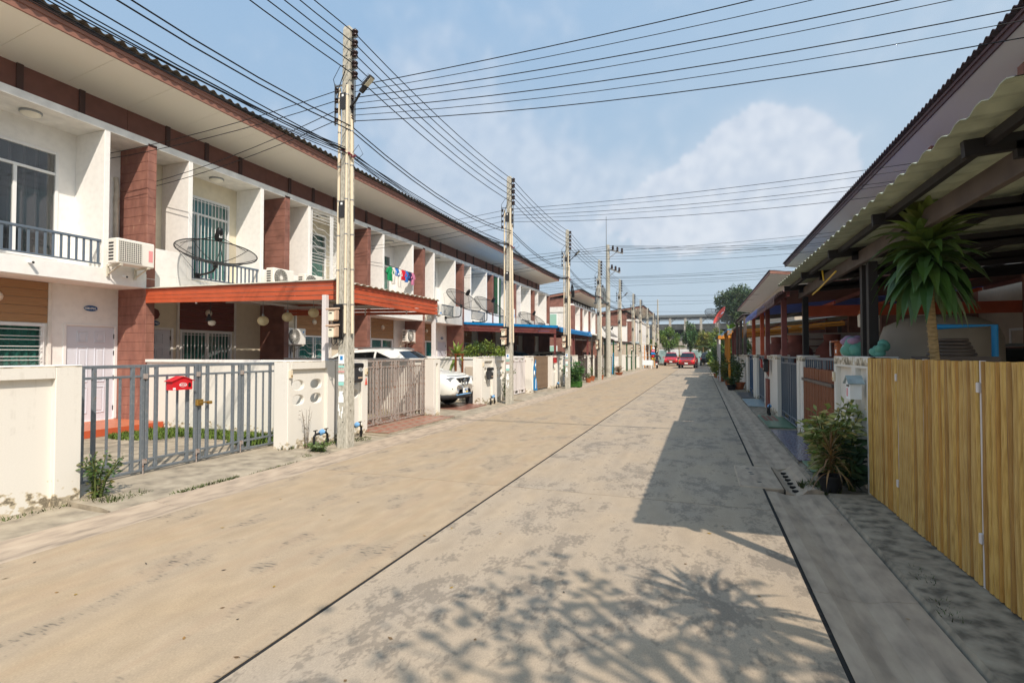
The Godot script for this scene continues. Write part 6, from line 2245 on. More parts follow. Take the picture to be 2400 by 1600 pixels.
	water_meter(Vector3(-6.36, 0.0, -7.62), "blue water meter below the four oval holes")
	water_meter(Vector3(-6.36, 0.0, -8.62), "blue water meter half hidden by the nearest pole")
	water_meter(Vector3(-6.36, 0.0, -15.75), "blue water meter below the small black mailbox")
	water_meter(Vector3(-6.36, 0.0, -23.9), "water meter at the pier with the red mailbox")
	# other gates
	var gd := bar_gate(-6.75, [[-17.4, -18.1], [-18.11, -18.8], [-18.82, -19.5], [-19.51, -20.18]], 0.08, 1.5, M.steel_white, "light grey bar gate backed with pale boards behind the second pole", {"thin": 3})
	for k in 24:
		b = bx(-6.81, -6.785, 0.26, 1.34, -17.44 - 0.1125 * k, -17.44 - 0.1125 * k - 0.105, 0.003)
		wpart(gd, "board", b, M.sheet_pale)
	plank_gate(-6.7, -20.64, -23.38, 0.1, 1.54, M.grey_wood, 0.14, 3, "weathered grey brown plank gate beside the blue banner")
	b = MB.new()
	b.prism(PackedVector2Array([Vector2(-0.2, 0.15), Vector2(0.3, 0.1), Vector2(0.25, 0.45), Vector2(0.05, 0.75), Vector2(0.15, 1.0), Vector2(0.1, 1.4), Vector2(-0.2, 1.1)]), 0.012, Transform3D(Basis(Vector3.UP, PI / 2), Vector3(-6.48, 0.0, -20.72)))
	var bn := solo("banner", "blue plastic banner with white shapes between pier and plank gate", "banner", b, M.banner_blue)
	b = MB.new()
	b.ball(Vector3(-6.472, 0.8, -20.62), Vector3(0.006, 0.16, 0.1), 12, 6)
	b.ball(Vector3(-6.472, 1.13, -20.78), Vector3(0.006, 0.13, 0.06), 12, 6)
	b.prism(PackedVector2Array([Vector2(-0.02, 0.2), Vector2(0.06, 0.2), Vector2(0.1, 0.6), Vector2(0.02, 0.6)]), 0.006, Transform3D(Basis(Vector3.UP, PI / 2), Vector3(-6.472, 0.0, -20.75)))
	inst(bn, "print", b.mesh(), M.paper)
	bar_gate(-6.75, [[-25.55, -26.95], [-26.97, -28.35]], 0.08, 1.5, M.rail_grey, "slate grey bar gate behind the leafy shrub", {"thin": 7})
	bar_gate(-6.6, [[-28.85, -30.3], [-30.32, -31.75]], 0.08, 1.5, M.steel_dark, "open dark bar gate with flower pots before it", {"thin": 5})
	bar_gate(-6.6, [[-33.65, -35.0], [-35.0, -36.25]], 0.08, 1.5, M.steel_dark, "dark bar gate past the fourth pole", {"thin": 5})
	# canopies
	slat_canopy_orange()
	sheet_canopy(FX, -6.6, -24.5, -32.4, 3.2, 2.93, M.blue_sheet, M.maroon_slat, "bright blue sheet canopy with maroon slats and posts", {"verge": 0.12, "slats": 3, "post_foot": 0.05, "posts": [-24.6, -28.5, -32.3]})
	sheet_canopy(FX, -6.4, -32.6, -36.6, 3.15, 2.8, M.sheet_pale, M.steel_dark, "pale flat carport roof on black posts past the blue canopy", {"slats": 1, "curl": false})
	sheet_canopy(FX, -6.3, -36.7, -40.7, 3.1, 2.7, M.brown_sheet, M.steel_dark, "brown carport roof on green posts at the row end", {"slats": 1, "curl": false, "post_mat": M.green_dark})
	# white car and its yard
	car("suv", Vector3(-8.98, 0.05, -14.25), 0.0, "white sport utility car nosing out between two white piers", M.car_white, {"lift": 0.05})
	car("suv", Vector3(-9.5, 0.05, -27.0), 0.0, "dark car parked in shade under the blue canopy", M.car_black)
	car("suv", Vector3(-9.0, 0.05, -34.6), 0.0, "white car parked under the pale carport roof", M.car_white)
	b = MB.new()
	for s in [-7.9, -7.65]:
		b.bar(Vector3(s, 1.0, -16.2), Vector3(s, 1.62, -16.2), 0.05, 0.05)
	b.bar(Vector3(-7.95, 1.62, -16.2), Vector3(-7.6, 1.62, -16.2), 0.05, 0.05)
	solo("post_frame", "rust brown post frame on the yard wall behind the white car", "frame", b, M.red_wood)
	b = bx(-7.55, -7.0, 0.05, 1.2, -16.2, -16.24, 0.005)
	solo("leaning_board", "pale grey board leaning on the yard wall behind the white car", "board", b, M.beige_wall)
	var bn2 := thing("rubbish_bin", "black round rubbish bin beside the white car", "bin", Vector3(-6.95, 0.05, -15.35))
	b = MB.new()
	b.lathe([Vector2(0, 0), Vector2(0.17, 0), Vector2(0.2, 0.5), Vector2(0.215, 0.51), Vector2(0.215, 0.54), Vector2(0.19, 0.54), Vector2(0.18, 0.1), Vector2(0, 0.1)], Vector3.ZERO, 18)
	part(bn2, "bucket", b, M.charcoal)
	b = MB.new()
	b.ball(Vector3(0.0, 0.56, 0), Vector3(0.17, 0.13, 0.17), 12, 7)
	part(bn2, "bag", b, M.black)
	# tiled and paved crossings
	var tb := MB.new()
	tb.quad(Vector3(-0.148, 0.01, -0.148), Vector3(0.148, 0.01, -0.148), Vector3(0.148, 0.01, 0.148), Vector3(-0.148, 0.01, 0.148), Vector3(0, -9, 0))
	for e in [[Vector3(-0.148, 0, -0.148), Vector3(0.148, 0, -0.148)], [Vector3(0.148, 0, -0.148), Vector3(0.148, 0, 0.148)], [Vector3(0.148, 0, 0.148), Vector3(-0.148, 0, 0.148)], [Vector3(-0.148, 0, 0.148), Vector3(-0.148, 0, -0.148)]]:
		tb.quad(e[0], e[1], e[1] + Vector3(0, 0.01, 0), e[0] + Vector3(0, 0.01, 0), Vector3.ZERO)
	var tme := tb.mesh()
	var tp := structure("pavement", bx(-7.6, -5.92, 0.0, 0.046, -9.12, -12.1), M.apron)
	for i in 5:
		for j in 10:
			inst(tp, "tile", tme, M.tile, Vector3(-6.09 - 0.3 * i, 0.046, -9.26 - 0.3 * j))
	structure("pavement", bx(-7.3, -6.35, 0.0, 0.062, -13.6, -15.2), M.tile_brown)
	# plants on the left
	var rg := RandomNumberGenerator.new()
	rg.seed = 77
	var gb := MB.new()
	gb.use_col = true
	tuft(gb, Vector3(-9.1, 0.045, -7.75), Vector2(1.9, 0.42), 5600, 0.085, rg, Color(0.13, 0.2, 0.035))
	tuft(gb, Vector3(-10.2, 0.045, -7.2), Vector2(0.75, 0.5), 2400, 0.08, rg, Color(0.13, 0.2, 0.035))
	tuft(gb, Vector3(-7.6, 0.045, -7.5), Vector2(0.6, 0.5), 2000, 0.085, rg, Color(0.13, 0.2, 0.035))
	stuff("grass", "green grass patch in the yard behind the grey gate", "grass", gb, M.grass)
	gb = MB.new()
	gb.use_col = true
	for q in [[-6.3, -3.95, 0.3, 0.12, 340, 0.08], [-6.15, -4.15, 0.14, 0.25, 260, 0.07], [-5.82, -4.9, 0.03, 0.5, 260, 0.05], [-5.8, -6.0, 0.02, 0.5, 120, 0.03], [-6.6, -7.05, 0.12, 0.1, 240, 0.12], [-5.95, -6.75, 0.1, 0.12, 140, 0.05], [-6.4, -7.9, 0.1, 0.25, 120, 0.06], [-6.2, -8.5, 0.2, 0.3, 120, 0.05], [-6.45, -3.0, 0.06, 0.8, 240, 0.05], [1.5, -4.6, 0.05, 0.2, 160, 0.06], [1.45, -4.05, 0.06, 0.2, 120, 0.06], [1.2, -7.35, 0.08, 0.12, 130, 0.09], [1.4, -7.3, 0.15, 0.3, 420, 0.1]]:
		tuft(gb, Vector3(q[0], 0.0, q[1]), Vector2(q[2], q[3]), q[4], q[5], rg, Color(0.09, 0.12, 0.03))
	stuff("weeds", "thin weeds in the kerb joints and wall feet", "weeds", gb, M.grass)
	potted("weed_plant", Vector3(-6.38, 0.0, -3.97), "leggy green weed growing at the corner of the white wall", {"h": 0.55, "stems": 9, "spread": 0.28, "per": 34, "l": 0.06, "w": 0.03, "puff": 0.05, "col": Color(0.06, 0.11, 0.03), "col2": Color(0.12, 0.13, 0.03), "seed": 4})
	potted("weed_plant", Vector3(-6.0, 0.0, -7.15), "low weed with pale leaves at the kerb before the nearest pole", {"h": 0.16, "stems": 10, "spread": 0.25, "per": 40, "l": 0.05, "w": 0.035, "puff": 0.05, "col": Color(0.10, 0.15, 0.05), "seed": 5})
	potted("dry_weed", Vector3(-6.45, 0.0, -7.36), "dry leafless weed against the wall with oval holes", {"h": 0.75, "stems": 6, "spread": 0.16, "per": 9, "stem_r": 0.005, "stem_m": "bark", "l": 0.03, "w": 0.015, "puff": 0.05, "col": Color(0.12, 0.09, 0.05), "seed": 6})
	strap_plant("yard_plant", Vector3(-8.0, 0.9, -16.5), "bright green strap leaved plant above the yard wall", 0.45, 34, 0.72, 0.15, 1.5, Color(0.12, 0.2, 0.02), 8, {"el0": -0.2, "tip": Color(0.2, 0.26, 0.04), "stack": 0.25})
	var yb := thing("yard_bush", "dense yellow green bush over the wall before the second pole", "bush", Vector3(-7.8, 0, -18.6))
	b = MB.new()
	for k in 7:
		b.tube(pts([Vector3(0, 0, 0), Vector3(rg.randf_range(-0.3, 0.3), 0.9, rg.randf_range(-0.3, 0.3)), Vector3(rg.randf_range(-0.7, 0.7), 1.7, rg.randf_range(-0.8, 0.8))]), [0.03, 0.02, 0.008], 5)
	part(yb, "stems", b, M.bark)
	b = MB.new()
	b.use_col = true
	for k in 34:
		var d := rnd_dir(rg)
		clump(b, Vector3(0, 1.6, 0) + d * Vector3(0.6, 0.4, 0.85), Vector3(0.26, 0.2, 0.26), 70, 0.085, 0.05, Color(0.13, 0.19, 0.02), rg)
	part(yb, "foliage", b, M.leaf)
	strap_plant("yard_plant", Vector3(-7.4, 1.05, -19.3), "yellow striped leaf plant showing above the light grey gate", 0.2, 22, 0.55, 0.09, 0.9, Color(0.30, 0.30, 0.03), 9, {"el0": 0.0})
	potted("climbing_plant", Vector3(-6.35, 0.0, -17.1), "climber with round leaves between second pole and light grey gate", {"h": 1.1, "stems": 6, "spread": 0.25, "per": 30, "l": 0.09, "w": 0.07, "puff": 0.1, "col": Color(0.08, 0.13, 0.03), "col2": Color(0.2, 0.2, 0.12), "seed": 10})
	var sp = potted("shrub", Vector3(-5.85, 0.0, -25.25), "leafy green shrub in a turf covered pot past the third pole", {"h": 1.25, "stems": 14, "spread": 0.62, "per": 120, "l": 0.16, "w": 0.075, "puff": 0.2, "bare": 0.08, "col": Color(0.045, 0.13, 0.03), "col2": Color(0.1, 0.2, 0.05), "seed": 11})
	b = MB.new()
	b.box(Vector3(0, 0.14, 0), Vector3(0.62, 0.28, 0.62), Basis.IDENTITY, 0.04)
	part(sp, "planter", b, M.turf_green)
	strap_plant("potted_plant", Vector3(-6.15, 0.0, -30.9), "spiky grass leaved plant in a clay pot before the dark gate", 0.02, 30, 0.6, 0.03, 1.2, Color(0.11, 0.17, 0.04), 12, {"pot_h": 0.3, "pot_r": 0.2, "el0": 0.2})
	potted("potted_plant", Vector3(-6.0, 0.0, -29.2), "small potted plant in a brown pot before the dark gate", {"h": 0.3, "stems": 4, "spread": 0.12, "per": 20, "l": 0.1, "w": 0.05, "col": Color(0.07, 0.12, 0.04), "pot_h": 0.26, "pot_r": 0.16, "seed": 13})
	potted("potted_plant", Vector3(-6.0, 0.0, -33.0), "potted plant with pink flowers beside the fourth pole", {"h": 0.6, "stems": 6, "spread": 0.25, "per": 24, "l": 0.09, "w": 0.05, "col": Color(0.08, 0.13, 0.04), "col2": Color(0.35, 0.08, 0.1), "mix": 0.25, "pot_h": 0.28, "pot_r": 0.2, "seed": 14})
	potted("potted_plant", Vector3(-5.95, 0.0, -40.4), "dry reddish plant in a wide clay bowl by the fifth pole", {"h": 0.55, "stems": 9, "spread": 0.4, "per": 26, "l": 0.1, "w": 0.06, "col": Color(0.16, 0.11, 0.05), "col2": Color(0.3, 0.12, 0.08), "pot_h": 0.2, "pot_r": 0.3, "seed": 15})
	b = MB.new()
	b.cyl(Vector3(-6.3, 0.1, -39.6), Vector3(-6.25, 1.7, -39.6), 0.03, 0.03, 8)
	solo("blue_post", "thin blue pipe standing by the fifth pole", "post", b, M.blue_pvc)

func poles_and_cables():
	var Z := [-7.75, -16.15, -24.1, -32.3, -41.0, -49.5, -55.5, -63.0, -71.0, -79.0]
	var H := [7.52, 7.5, 7.5, 7.45, 7.4, 7.2, 7.25, 7.0, 7.0, 7.0]
	var L := ["nearest concrete utility pole with street lamp and twin meters", "second utility pole, before the light grey gate", "third utility pole, beside the leafy shrub", "fourth utility pole, by the pale carport roof", "fifth utility pole, by the dry plant in a bowl", "sixth utility pole, before the beige wall", "seventh utility pole, by the shop stall", "eighth utility pole, behind the shop stall", "ninth utility pole, behind the snack bags", "last and smallest utility pole of the row"]
	for i in 10:
		pole(i, Z[i], H[i], L[i], i == 0 or i == 2 or i == 4)
	var names := ["topmost", "second highest", "third", "fourth", "lowest"]
	for k in 5:
		var p := [Vector3(-5.79, 7.4 - 0.19 * k, 0.6)]
		for i in 10:
			p.append(Vector3(-5.79, H[i] - 0.15 - 0.19 * k, Z[i]))
		cable_run(p, 0.16, 0.0095, "%s of the five black power cables on the pole tops" % names[k], "power cables along the pole tops")
	for k in 2:
		var p := [Vector3(-5.85, 5.95 - 0.12 * k, 0.6)]
		for i in 10:
			p.append(Vector3(-5.85, H[i] - 1.82 - 0.08 * k, Z[i]))
		cable_run(p, 0.3, 0.0105, "%s thick telephone cable hung below the power cables" % ["upper", "lower"][k], "telephone cables along the poles")
	var rg := RandomNumberGenerator.new()
	rg.seed = 31
	var tb := thing("cable_bundle", "tangled bundle of black telecom cables slung between the poles", "cables", Vector3(-5.9, 5.2, -7.75))
	for k in 9:
		var all := PackedVector3Array()
		var prev := Vector3(-5.95 + rg.randf_range(-0.15, 0.1), 5.35 + rg.randf_range(-0.12, 0.16), 0.6)
		for i in 7:
			var q := Vector3(-5.9 + rg.randf_range(-0.05, 0.07), H[i] - 2.3 + rg.randf_range(-0.06, 0.06), Z[i] + 0.12)
			var s := sag_pts(prev, q, rg.randf_range(0.12, 0.36), 8)
			if i > 0:
				s.remove_at(0)
			all.append_array(s)
			prev = q
		var b := MB.new()
		b.tube(all, rg.randf_range(0.005, 0.010), 4)
		wpart(tb, "strand", b, M.cable)
	for i in 3:
		var b := MB.new()
		for k in 3:
			var q := PackedVector3Array()
			for j in 17:
				var a := TAU * j / 16.0
				q.append(Vector3(-5.72 + 0.02 * k, H[2] - 2.85 + 0.26 * sin(a) - 0.03 * k, Z[2] + 0.16 * cos(a) - 0.05 * i))
			b.tube(q, 0.012, 4, false)
		if i == 0:
			b.box(Vector3(-5.7, H[2] - 3.05, Z[2] - 0.15), Vector3(0.12, 0.3, 0.14), Basis.IDENTITY, 0.02)
			solo("cable_coil", "coil of spare black cable with splice box on the third pole", "cable", b, M.cable)
	# service drops across the street and to the house fronts
	var nm := ["first", "second", "third", "fourth", "fifth", "sixth", "seventh"]
	for i in 4:
		for k in ([7, 5, 5, 4][i]):
			var y0: float = H[i] - 1.1 - 0.105 * k
			cable_run([Vector3(-5.8, y0, Z[i]), Vector3(6.45, 6.5 - 0.13 * k + 0.05 * sin(k * 2.6), Z[i] + 0.45 - 0.16 * k)], 0.14 + 0.025 * k, [0.0075, 0.0055][k % 2], "%s service cable from top crossing the street from the %s pole" % [nm[k], nm[i]], "service cables crossing the street", 14)
		for k in 4:
			cable_run([Vector3(-6.18, H[i] - 1.12 - 0.18 * k, Z[i]), Vector3(BX + 0.1, 5.95 - 0.11 * k, -7.57 - U * 2.0 * i + (0.0 if k < 2 else -1.2))], 0.1, 0.007, "%s service cable from top between the %s pole and the house front" % [nm[k], nm[i]], "service cables to the house fronts", 8)
	for i in 14:
		var z := -44.0 - 5.5 * i
		cable_run([Vector3(-16, 8.2 - 0.12 * i, z), Vector3(18, 8.4 - 0.2 * i + 0.6 * sin(i * 2.0), z - 3.0)], 0.25, 0.012, "thin far cable crossing the sky behind the transformer pole, %s counted from the viewer" % ["1st", "2nd", "3rd", "4th", "5th", "6th", "7th", "8th", "9th", "10th", "11th", "12th", "13th", "14th"][i], "far cables crossing the sky", 10)
	# round transformer pole
	var p := thing("transformer_pole", "tall round concrete pole carrying a grey transformer and crossarms", "utility pole", Vector3(-6.1, 0, -36.5))
	var b := MB.new()
	b.cyl(Vector3(0, -0.1, 0), Vector3(0, 9.2, 0), 0.2, 0.12, 14)
	part(p, "shaft", b, M.pole)
	b = MB.new()
	b.cyl(Vector3(-0.1, 9.0, 0), Vector3(-0.1, 11.2, 0), 0.03, 0.02, 6)
	part(p, "ground_rod", b, M.galv)
	for q in [[8.9, 1.1], [7.6, 0.9]]:
		b = MB.new()
		b.bar(Vector3(0, q[0], 0.05), Vector3(q[1], q[0] - 0.45, 0.5), 0.08, 0.1)
		b.bar(Vector3(0, q[0] - 0.7, 0.05), Vector3(q[1] * 0.6, q[0] - 0.3, 0.3), 0.03, 0.03)
		var ca := part(p, "crossarm", b, M.far_concrete)
		for t in [0.35, 0.65, 0.95]:
			b = MB.new()
			b.lathe([Vector2(0, 0), Vector2(0.07, 0), Vector2(0.09, 0.05), Vector2(0.06, 0.1), Vector2(0.09, 0.15), Vector2(0.06, 0.2), Vector2(0.08, 0.26), Vector2(0, 0.3)], Vector3(q[1] * t, q[0] - 0.45 * t + 0.05, 0.05 + 0.45 * t), 8)
			inst(ca, "insulator", b.mesh(), M.spool)
	b = MB.new()
	b.cyl(Vector3(-0.5, 5.2, 0.1), Vector3(-0.5, 6.15, 0.1), 0.34, 0.34, 18)
	b.lathe([Vector2(0.34, 6.15), Vector2(0.3, 6.22), Vector2(0, 6.26)], Vector3(-0.5, 0, 0.1), 18)
	for k in 8:
		b.box(Vector3(-0.5, 5.6, 0.1) + Vector3(cos(k * 0.785) * 0.36, 0, sin(k * 0.785) * 0.36), Vector3(0.06, 0.7, 0.02), Basis(Vector3.UP, -k * 0.785))
	var tr := part(p, "transformer", b, M.far_steel)
	for k in 3:
		b = MB.new()
		b.lathe([Vector2(0, 0), Vector2(0.05, 0), Vector2(0.07, 0.06), Vector2(0.04, 0.12), Vector2(0.06, 0.18), Vector2(0, 0.24)], Vector3(-0.66 + 0.16 * k, 6.2, 0.1), 8)
		inst(tr, "bushing", b.mesh(), M.spool)
	b = MB.new()
	b.b2(-0.95, 0.1, 5.1, 5.2, -0.05, 0.25)
	part(p, "platform", b, M.far_steel)
	for k in 3:
		var q: float = [0.35, 0.65, 0.95][k]
		cable_run([Vector3(-24, 8.0, -30 - 2.0 * k), Vector3(-6.1 + 1.1 * q, 8.9 - 0.45 * q + 0.35, -36.45 + 0.45 * q), Vector3(20, 8.6, -38.0 - 1.0 * k)], 0.4, 0.012, "%s of three high voltage wires on the transformer pole crossarm" % ["inner", "middle", "outer"][k], "high voltage wires", 12)

func right_side():
	# bamboo folding gate, plank by plank
	var g := thing("bamboo_gate", "tall folding gate of yellow bamboo planks with white hinges", "gate", Vector3(1.8, 0, -4.2))
	var r := RandomNumberGenerator.new()
	r.seed = 91
	var gaps := [-1.6, -3.1, -4.49, -5.48, -6.11]
	var z := -0.2
	while z > -7.04:
		var w := r.randf_range(0.045, 0.082)
		var skip := false
		for q in gaps:
			if z > q - 0.012 and z - w < q + 0.012:
				if z - q > 0.045:
					w = z - q - 0.013
				else:
					skip = true
					z = q - 0.014
		if skip:
			continue
		if z - w < -7.06:
			w = z + 7.06
		if w < 0.02:
			break
		var b := MB.new()
		var n := 6
		var ph := r.randf() * 9.0
		var R := []
		for k in n + 1:
			var y := lerpf(0.06 + r.randf_range(0, 0.012), 1.6 - r.randf_range(0, 0.008), float(k) / n)
			var o := 0.003 * sin(ph + k * 1.3)
			var e := 0.0015 * sin(ph * 2.0 + k)
			R.append([Vector3(1.815, y, z - 0.0045 + e), Vector3(1.8 + o, y, z - 0.005 + e), Vector3(1.788 + o, y, z - w * 0.2), Vector3(1.786 + o, y, z - w * 0.5), Vector3(1.788 + o, y, z - w * 0.8), Vector3(1.8 + o, y, z - w + 0.005 + e), Vector3(1.815, y, z - w + 0.0045 + e)])
		b.loft(R)
		wpart(g, "plank", b, [M.bamboo, M.bamboo2, M.bamboo3, M.bamboo4, M.bamboo][r.randi() % 5])
		z -= w
	var b := MB.new()
	for y in [0.3, 0.85, 1.4]:
		b.b2(1.82, 1.85, y, y + 0.05, -0.2, -7.06)
	b.b2(1.82, 1.86, 0.05, 1.61, -7.02, -7.06)
	b.b2(1.835, 1.84, 0.06, 1.58, -0.2, -7.04)
	wpart(g, "frame", b, M.steel_black)
	for q in gaps:
		b = bx(1.8, 1.83, 0.05, 1.6, q + 0.011, q - 0.011)
		var st := wpart(g, "hinge_post", b, M.steel_white)
		if q != -5.48:
			for y in [0.35, 1.38]:
				b = bx(1.78, 1.8, y, y + 0.07, q + 0.018, q - 0.018, 0.003)
				inst(st, "hinge", b.mesh(), M.steel_white)
	# white walls, gates, piers
	panel_wall(1.8, -1.0, -7.07, -7.72, 1.6, M.wall1, "white wall panel with house shaped mailbox beside the bamboo gate", 0, {"edge": 0.08, "edge_far": 0.1, "group": "white walls of the shaded side"})
	panel_wall(1.8, -1.0, -7.74, -8.74, 1.6, M.wall2, "shaded white wall panel with two rounded holes behind the croton", 1, {"edge": 0.08, "edge_far": 0.12, "lo": 0.77, "sq": 4.0, "group": "white walls of the shaded side"})
	mailbox(Vector3(1.73, 1.1, -7.4), 2, "white house shaped mailbox with blue roof on the shaded wall", PI)
	doorbell(Vector3(1.785, 1.32, -8.68), "cream doorbell on the shaded wall by the slatted wood gate", -1.0)
	var pg := plank_gate(1.82, -8.78, -11.22, 0.12, 1.4, M.red_wood, 0.075, 7, "gate of narrow red brown wooden slats on the shaded side")
	b = MB.new()
	for zz in [-8.8, -9.6, -10.4, -11.18]:
		b.b2(1.84, 1.87, 0.1, 1.58, zz + 0.02, zz - 0.02)
	b.b2(1.84, 1.87, 1.54, 1.58, -8.8, -11.2)
	for k in 12:
		b.b2(1.845, 1.865, 1.4, 1.54, -9.0 - 0.18 * k + 0.012, -9.0 - 0.18 * k - 0.012)
	wpart(pg, "bar_frame", b, M.rail_grey)
	panel_wall(1.8, -1.0, -11.26, -11.93, 1.6, M.wall1, "white pier between the slatted wood gate and the grey gate", 0, {"edge": 0.25, "edge_far": 0.25, "group": "white walls of the shaded side"})
	bar_gate(1.9, [[-11.98, -13.3], [-13.32, -14.75]], 0.08, 1.58, M.rail_grey, "shaded grey bar gate with rusty foot past the white pier", {"thin": 6})
	panel_wall(1.8, -1.0, -14.82, -17.75, 1.6, M.wall2, "shaded white wall with red and black mailboxes", 0, {"edge": 0.5, "edge_far": 0.3, "group": "white walls of the shaded side"})
	mailbox(Vector3(1.72, 1.22, -17.3), 3, "faded red mailbox on the shaded white wall", PI)
	mailbox(Vector3(1.72, 1.12, -16.6), 1, "black mailbox beside the faded red one on the shaded wall", PI)
	water_meter(Vector3(1.66, 0.0, -15.4), "water meter with white dome at the shaded wall foot")
	bar_gate(1.9, [[-17.8, -19.0], [-19.0, -20.15]], 0.08, 1.58, M.rail_grey, "shaded grey bar gate with brass lock", {"thin": 6})
	panel_wall(1.8, -1.0, -20.18, -21.45, 1.6, M.wall1, "stained white pier beside the blue grey gate", 0, {"edge": 0.4, "edge_far": 0.4, "group": "white walls of the shaded side"})
	bar_gate(1.9, [[-21.5, -23.95]], 0.08, 1.58, M.gate_blue, "blue grey bar gate behind the potted plants", {"thin": 9})
	panel_wall(1.8, -1.0, -24.0, -29.0, 1.6, M.wall2, "white wall behind the tall plant in the clay bowl", 0, {"edge": 0.5, "edge_far": 0.5, "group": "white walls of the shaded side"})
	panel_wall(1.8, -1.0, -30.0, -36.0, 1.6, M.wall1, "white wall behind the feathery potted plants", 0, {"edge": 0.5, "edge_far": 0.5, "group": "white walls of the shaded side"})
	# loose floor sheets laid as ramps
	var sheets := [["tile_green", 1.4, 1.78, -8.15, -8.9, 1, "small green tile ramp behind the croton"], ["tile_marble", 1.36, 1.95, -8.95, -12.3, 5, "mottled purple grey tile ramp before the slatted wood gate"], ["tile_green", 1.36, 1.95, -12.75, -15.1, 4, "green tile ramp with brick coloured squares"], ["tile_pale", 1.34, 1.95, -17.6, -20.4, 3, "pale blue grey tile ramp before the grey gate"], ["tile_grey", 1.36, 1.95, -20.9, -23.8, 3, "dark grey rubber ramp before the blue grey gate"]]
	for s in sheets:
		var t := thing("entrance_ramp", s[6], "ramp", Vector3(1.6, 0.02, (s[3] + s[4]) / 2), "tile ramps before the gates")
		var n: int = s[5]
		for i in n:
			for j in 2:
				var xa: float = lerpf(s[1], s[2], j / 2.0)
				var xb: float = lerpf(s[1], s[2], (j + 1) / 2.0)
				var za: float = lerpf(s[3], s[4], float(i) / n)
				var zb: float = lerpf(s[3], s[4], float(i + 1) / n)
				b = bx(xa + 0.002, xb - 0.002, 0.03, 0.048, za - 0.002, zb + 0.002, 0.002)
				wpart(t, "tile", b, M[s[0]])
		if s[0] == "tile_green" and n == 4:
			for i in 10:
				for j in 3:
					b = bx(1.42 + 0.11 * j, 1.5 + 0.11 * j, 0.048, 0.052, -13.9 - 0.11 * i, -13.9 - 0.11 * i - 0.08)
					wpart(t, "inlay", b, M.tile_brick)
	# drain cover with its inlet
	var dc := thing("drain_cover", "square concrete drain cover with finger holes in the road edge", "drain cover", Vector3(0.75, 0, -7.75))
	b = bx(0.43, 0.93, -0.05, 0.012, -7.12, -8.42, 0.012)
	wpart(dc, "lid", b, M.gutter)
	for q in [[0.6, -8.2], [0.62, -7.95], [0.63, -7.85], [0.68, -7.4]]:
		b = MB.new()
		b.lathe([Vector2(0, 0), Vector2(0.026, 0), Vector2(0.03, 0.001)], Vector3(q[0], 0.0125, q[1]), 12)
		wpart(dc, "finger_hole", b, M.black)
	b = MB.new()
	strip([Vector2(0.935, 0.008), Vector2(1.0, -0.03), Vector2(1.06, -0.05), Vector2(1.12, -0.02), Vector2(1.17, 0.03), Vector2(1.25, 0.05), Vector2(1.34, 0.03)], -7.06, -8.48, b)
	wpart(dc, "inlet", b, M.gutter)
	for k in 6:
		b = bx(1.03, 1.10, -0.05, -0.018, -7.22 - 0.2 * k, -7.26 - 0.2 * k, 0.006)
		wpart(dc, "inlet_slot", b, M.tar)
	# near carport
	var c := thing("carport_canopy", "large carport roof of green grey ribbed sheet on dark steel beams", "canopy", Vector3(3.8, 0, -7.2))
	b = MB.new()
	corrugated(b, 1.4, 2.955, 6.35, 3.32, -3.12, -11.35, 0.2416, 0.013, 0.005, true)
	wpart(c, "roof_sheet", b, M.sheet_metal)
	b = bx(1.82, 1.88, 2.74, 2.9, -3.2, -11.75, 0.004)
	wpart(c, "beam", b, M.steel_dark)
	for q in [[1.62, 2.915, 0.05], [2.6, 2.98, 0.05], [3.6, 3.05, 0.05], [4.6, 3.12, 0.05], [5.6, 3.2, 0.05]]:
		b = MB.new()
		b.bar(Vector3(q[0], q[1], -3.2), Vector3(q[0], q[1], -11.3), 0.045, 0.06)
		wpart(c, "purlin", b, M.steel_black)
	for zz in [-3.9, -5.7, -7.5, -9.4, -11.2]:
		b = MB.new()
		b.bar(Vector3(1.5, 2.885, zz), Vector3(6.3, 3.2, zz), 0.05, 0.1)
		b.bar(Vector3(1.75, 2.85, zz), Vector3(6.3, 3.1, zz), 0.05, 0.1)
		wpart(c, "rafter", b, M.steel_black)
	for q in [[1.9, -3.4], [1.95, -7.45], [1.95, -7.72], [1.92, -11.62]]:
		b = bx(q[0] - 0.05, q[0] + 0.05, 1.6, 2.76, q[1] + 0.05, q[1] - 0.05, 0.004)
		wpart(c, "column", b, M.steel_black)
	b = MB.new()
	b.tube(pts([Vector3(1.75, 2.78, -8.3), Vector3(1.78, 2.68, -9.6), Vector3(1.8, 2.66, -10.2)]), 0.012, 6)
	b.cyl(Vector3(1.72, 2.9, -9.0), Vector3(1.74, 2.74, -9.0), 0.012, 0.012, 6)
	wpart(c, "yellow_pipe", b, M.yellow_pipe)
	# following canopies
	var c2 = sheet_canopy(6.2, 1.52, -11.5, -15.0, 3.2, 2.86, M.brown_sheet, M.maroon_slat, "brown ribbed awning with curled edge past the large carport", {"slats": 0, "post_foot": 1.6, "posts": [-12.05, -14.9], "post_mat": M.maroon_slat})
	b = bx(1.95, 6.2, 2.4, 2.62, -12.15, -12.18)
	wpart(c2, "valance_board", b, M.orange)
	sheet_canopy(6.2, 1.52, -15.05, -18.8, 3.2, 2.86, M.violet_sheet, M.orange, "violet blue ribbed awning with curled edge on orange posts", {"slats": 0, "post_foot": 1.6, "posts": [-16.2, -18.7]})
	sheet_canopy(6.2, 1.3, -19.2, -23.4, 3.3, 2.95, M.steel_dark, M.steel_dark, "dark flat carport roof after the violet awning", {"slats": 0, "curl": false, "post_foot": 1.6})
	sheet_canopy(6.2, 1.35, -23.6, -27.6, 3.2, 2.75, M.sheet_pale, M.maroon_slat, "pale awning with maroon rim among the far carports", {"slats": 0, "post_foot": 1.6})
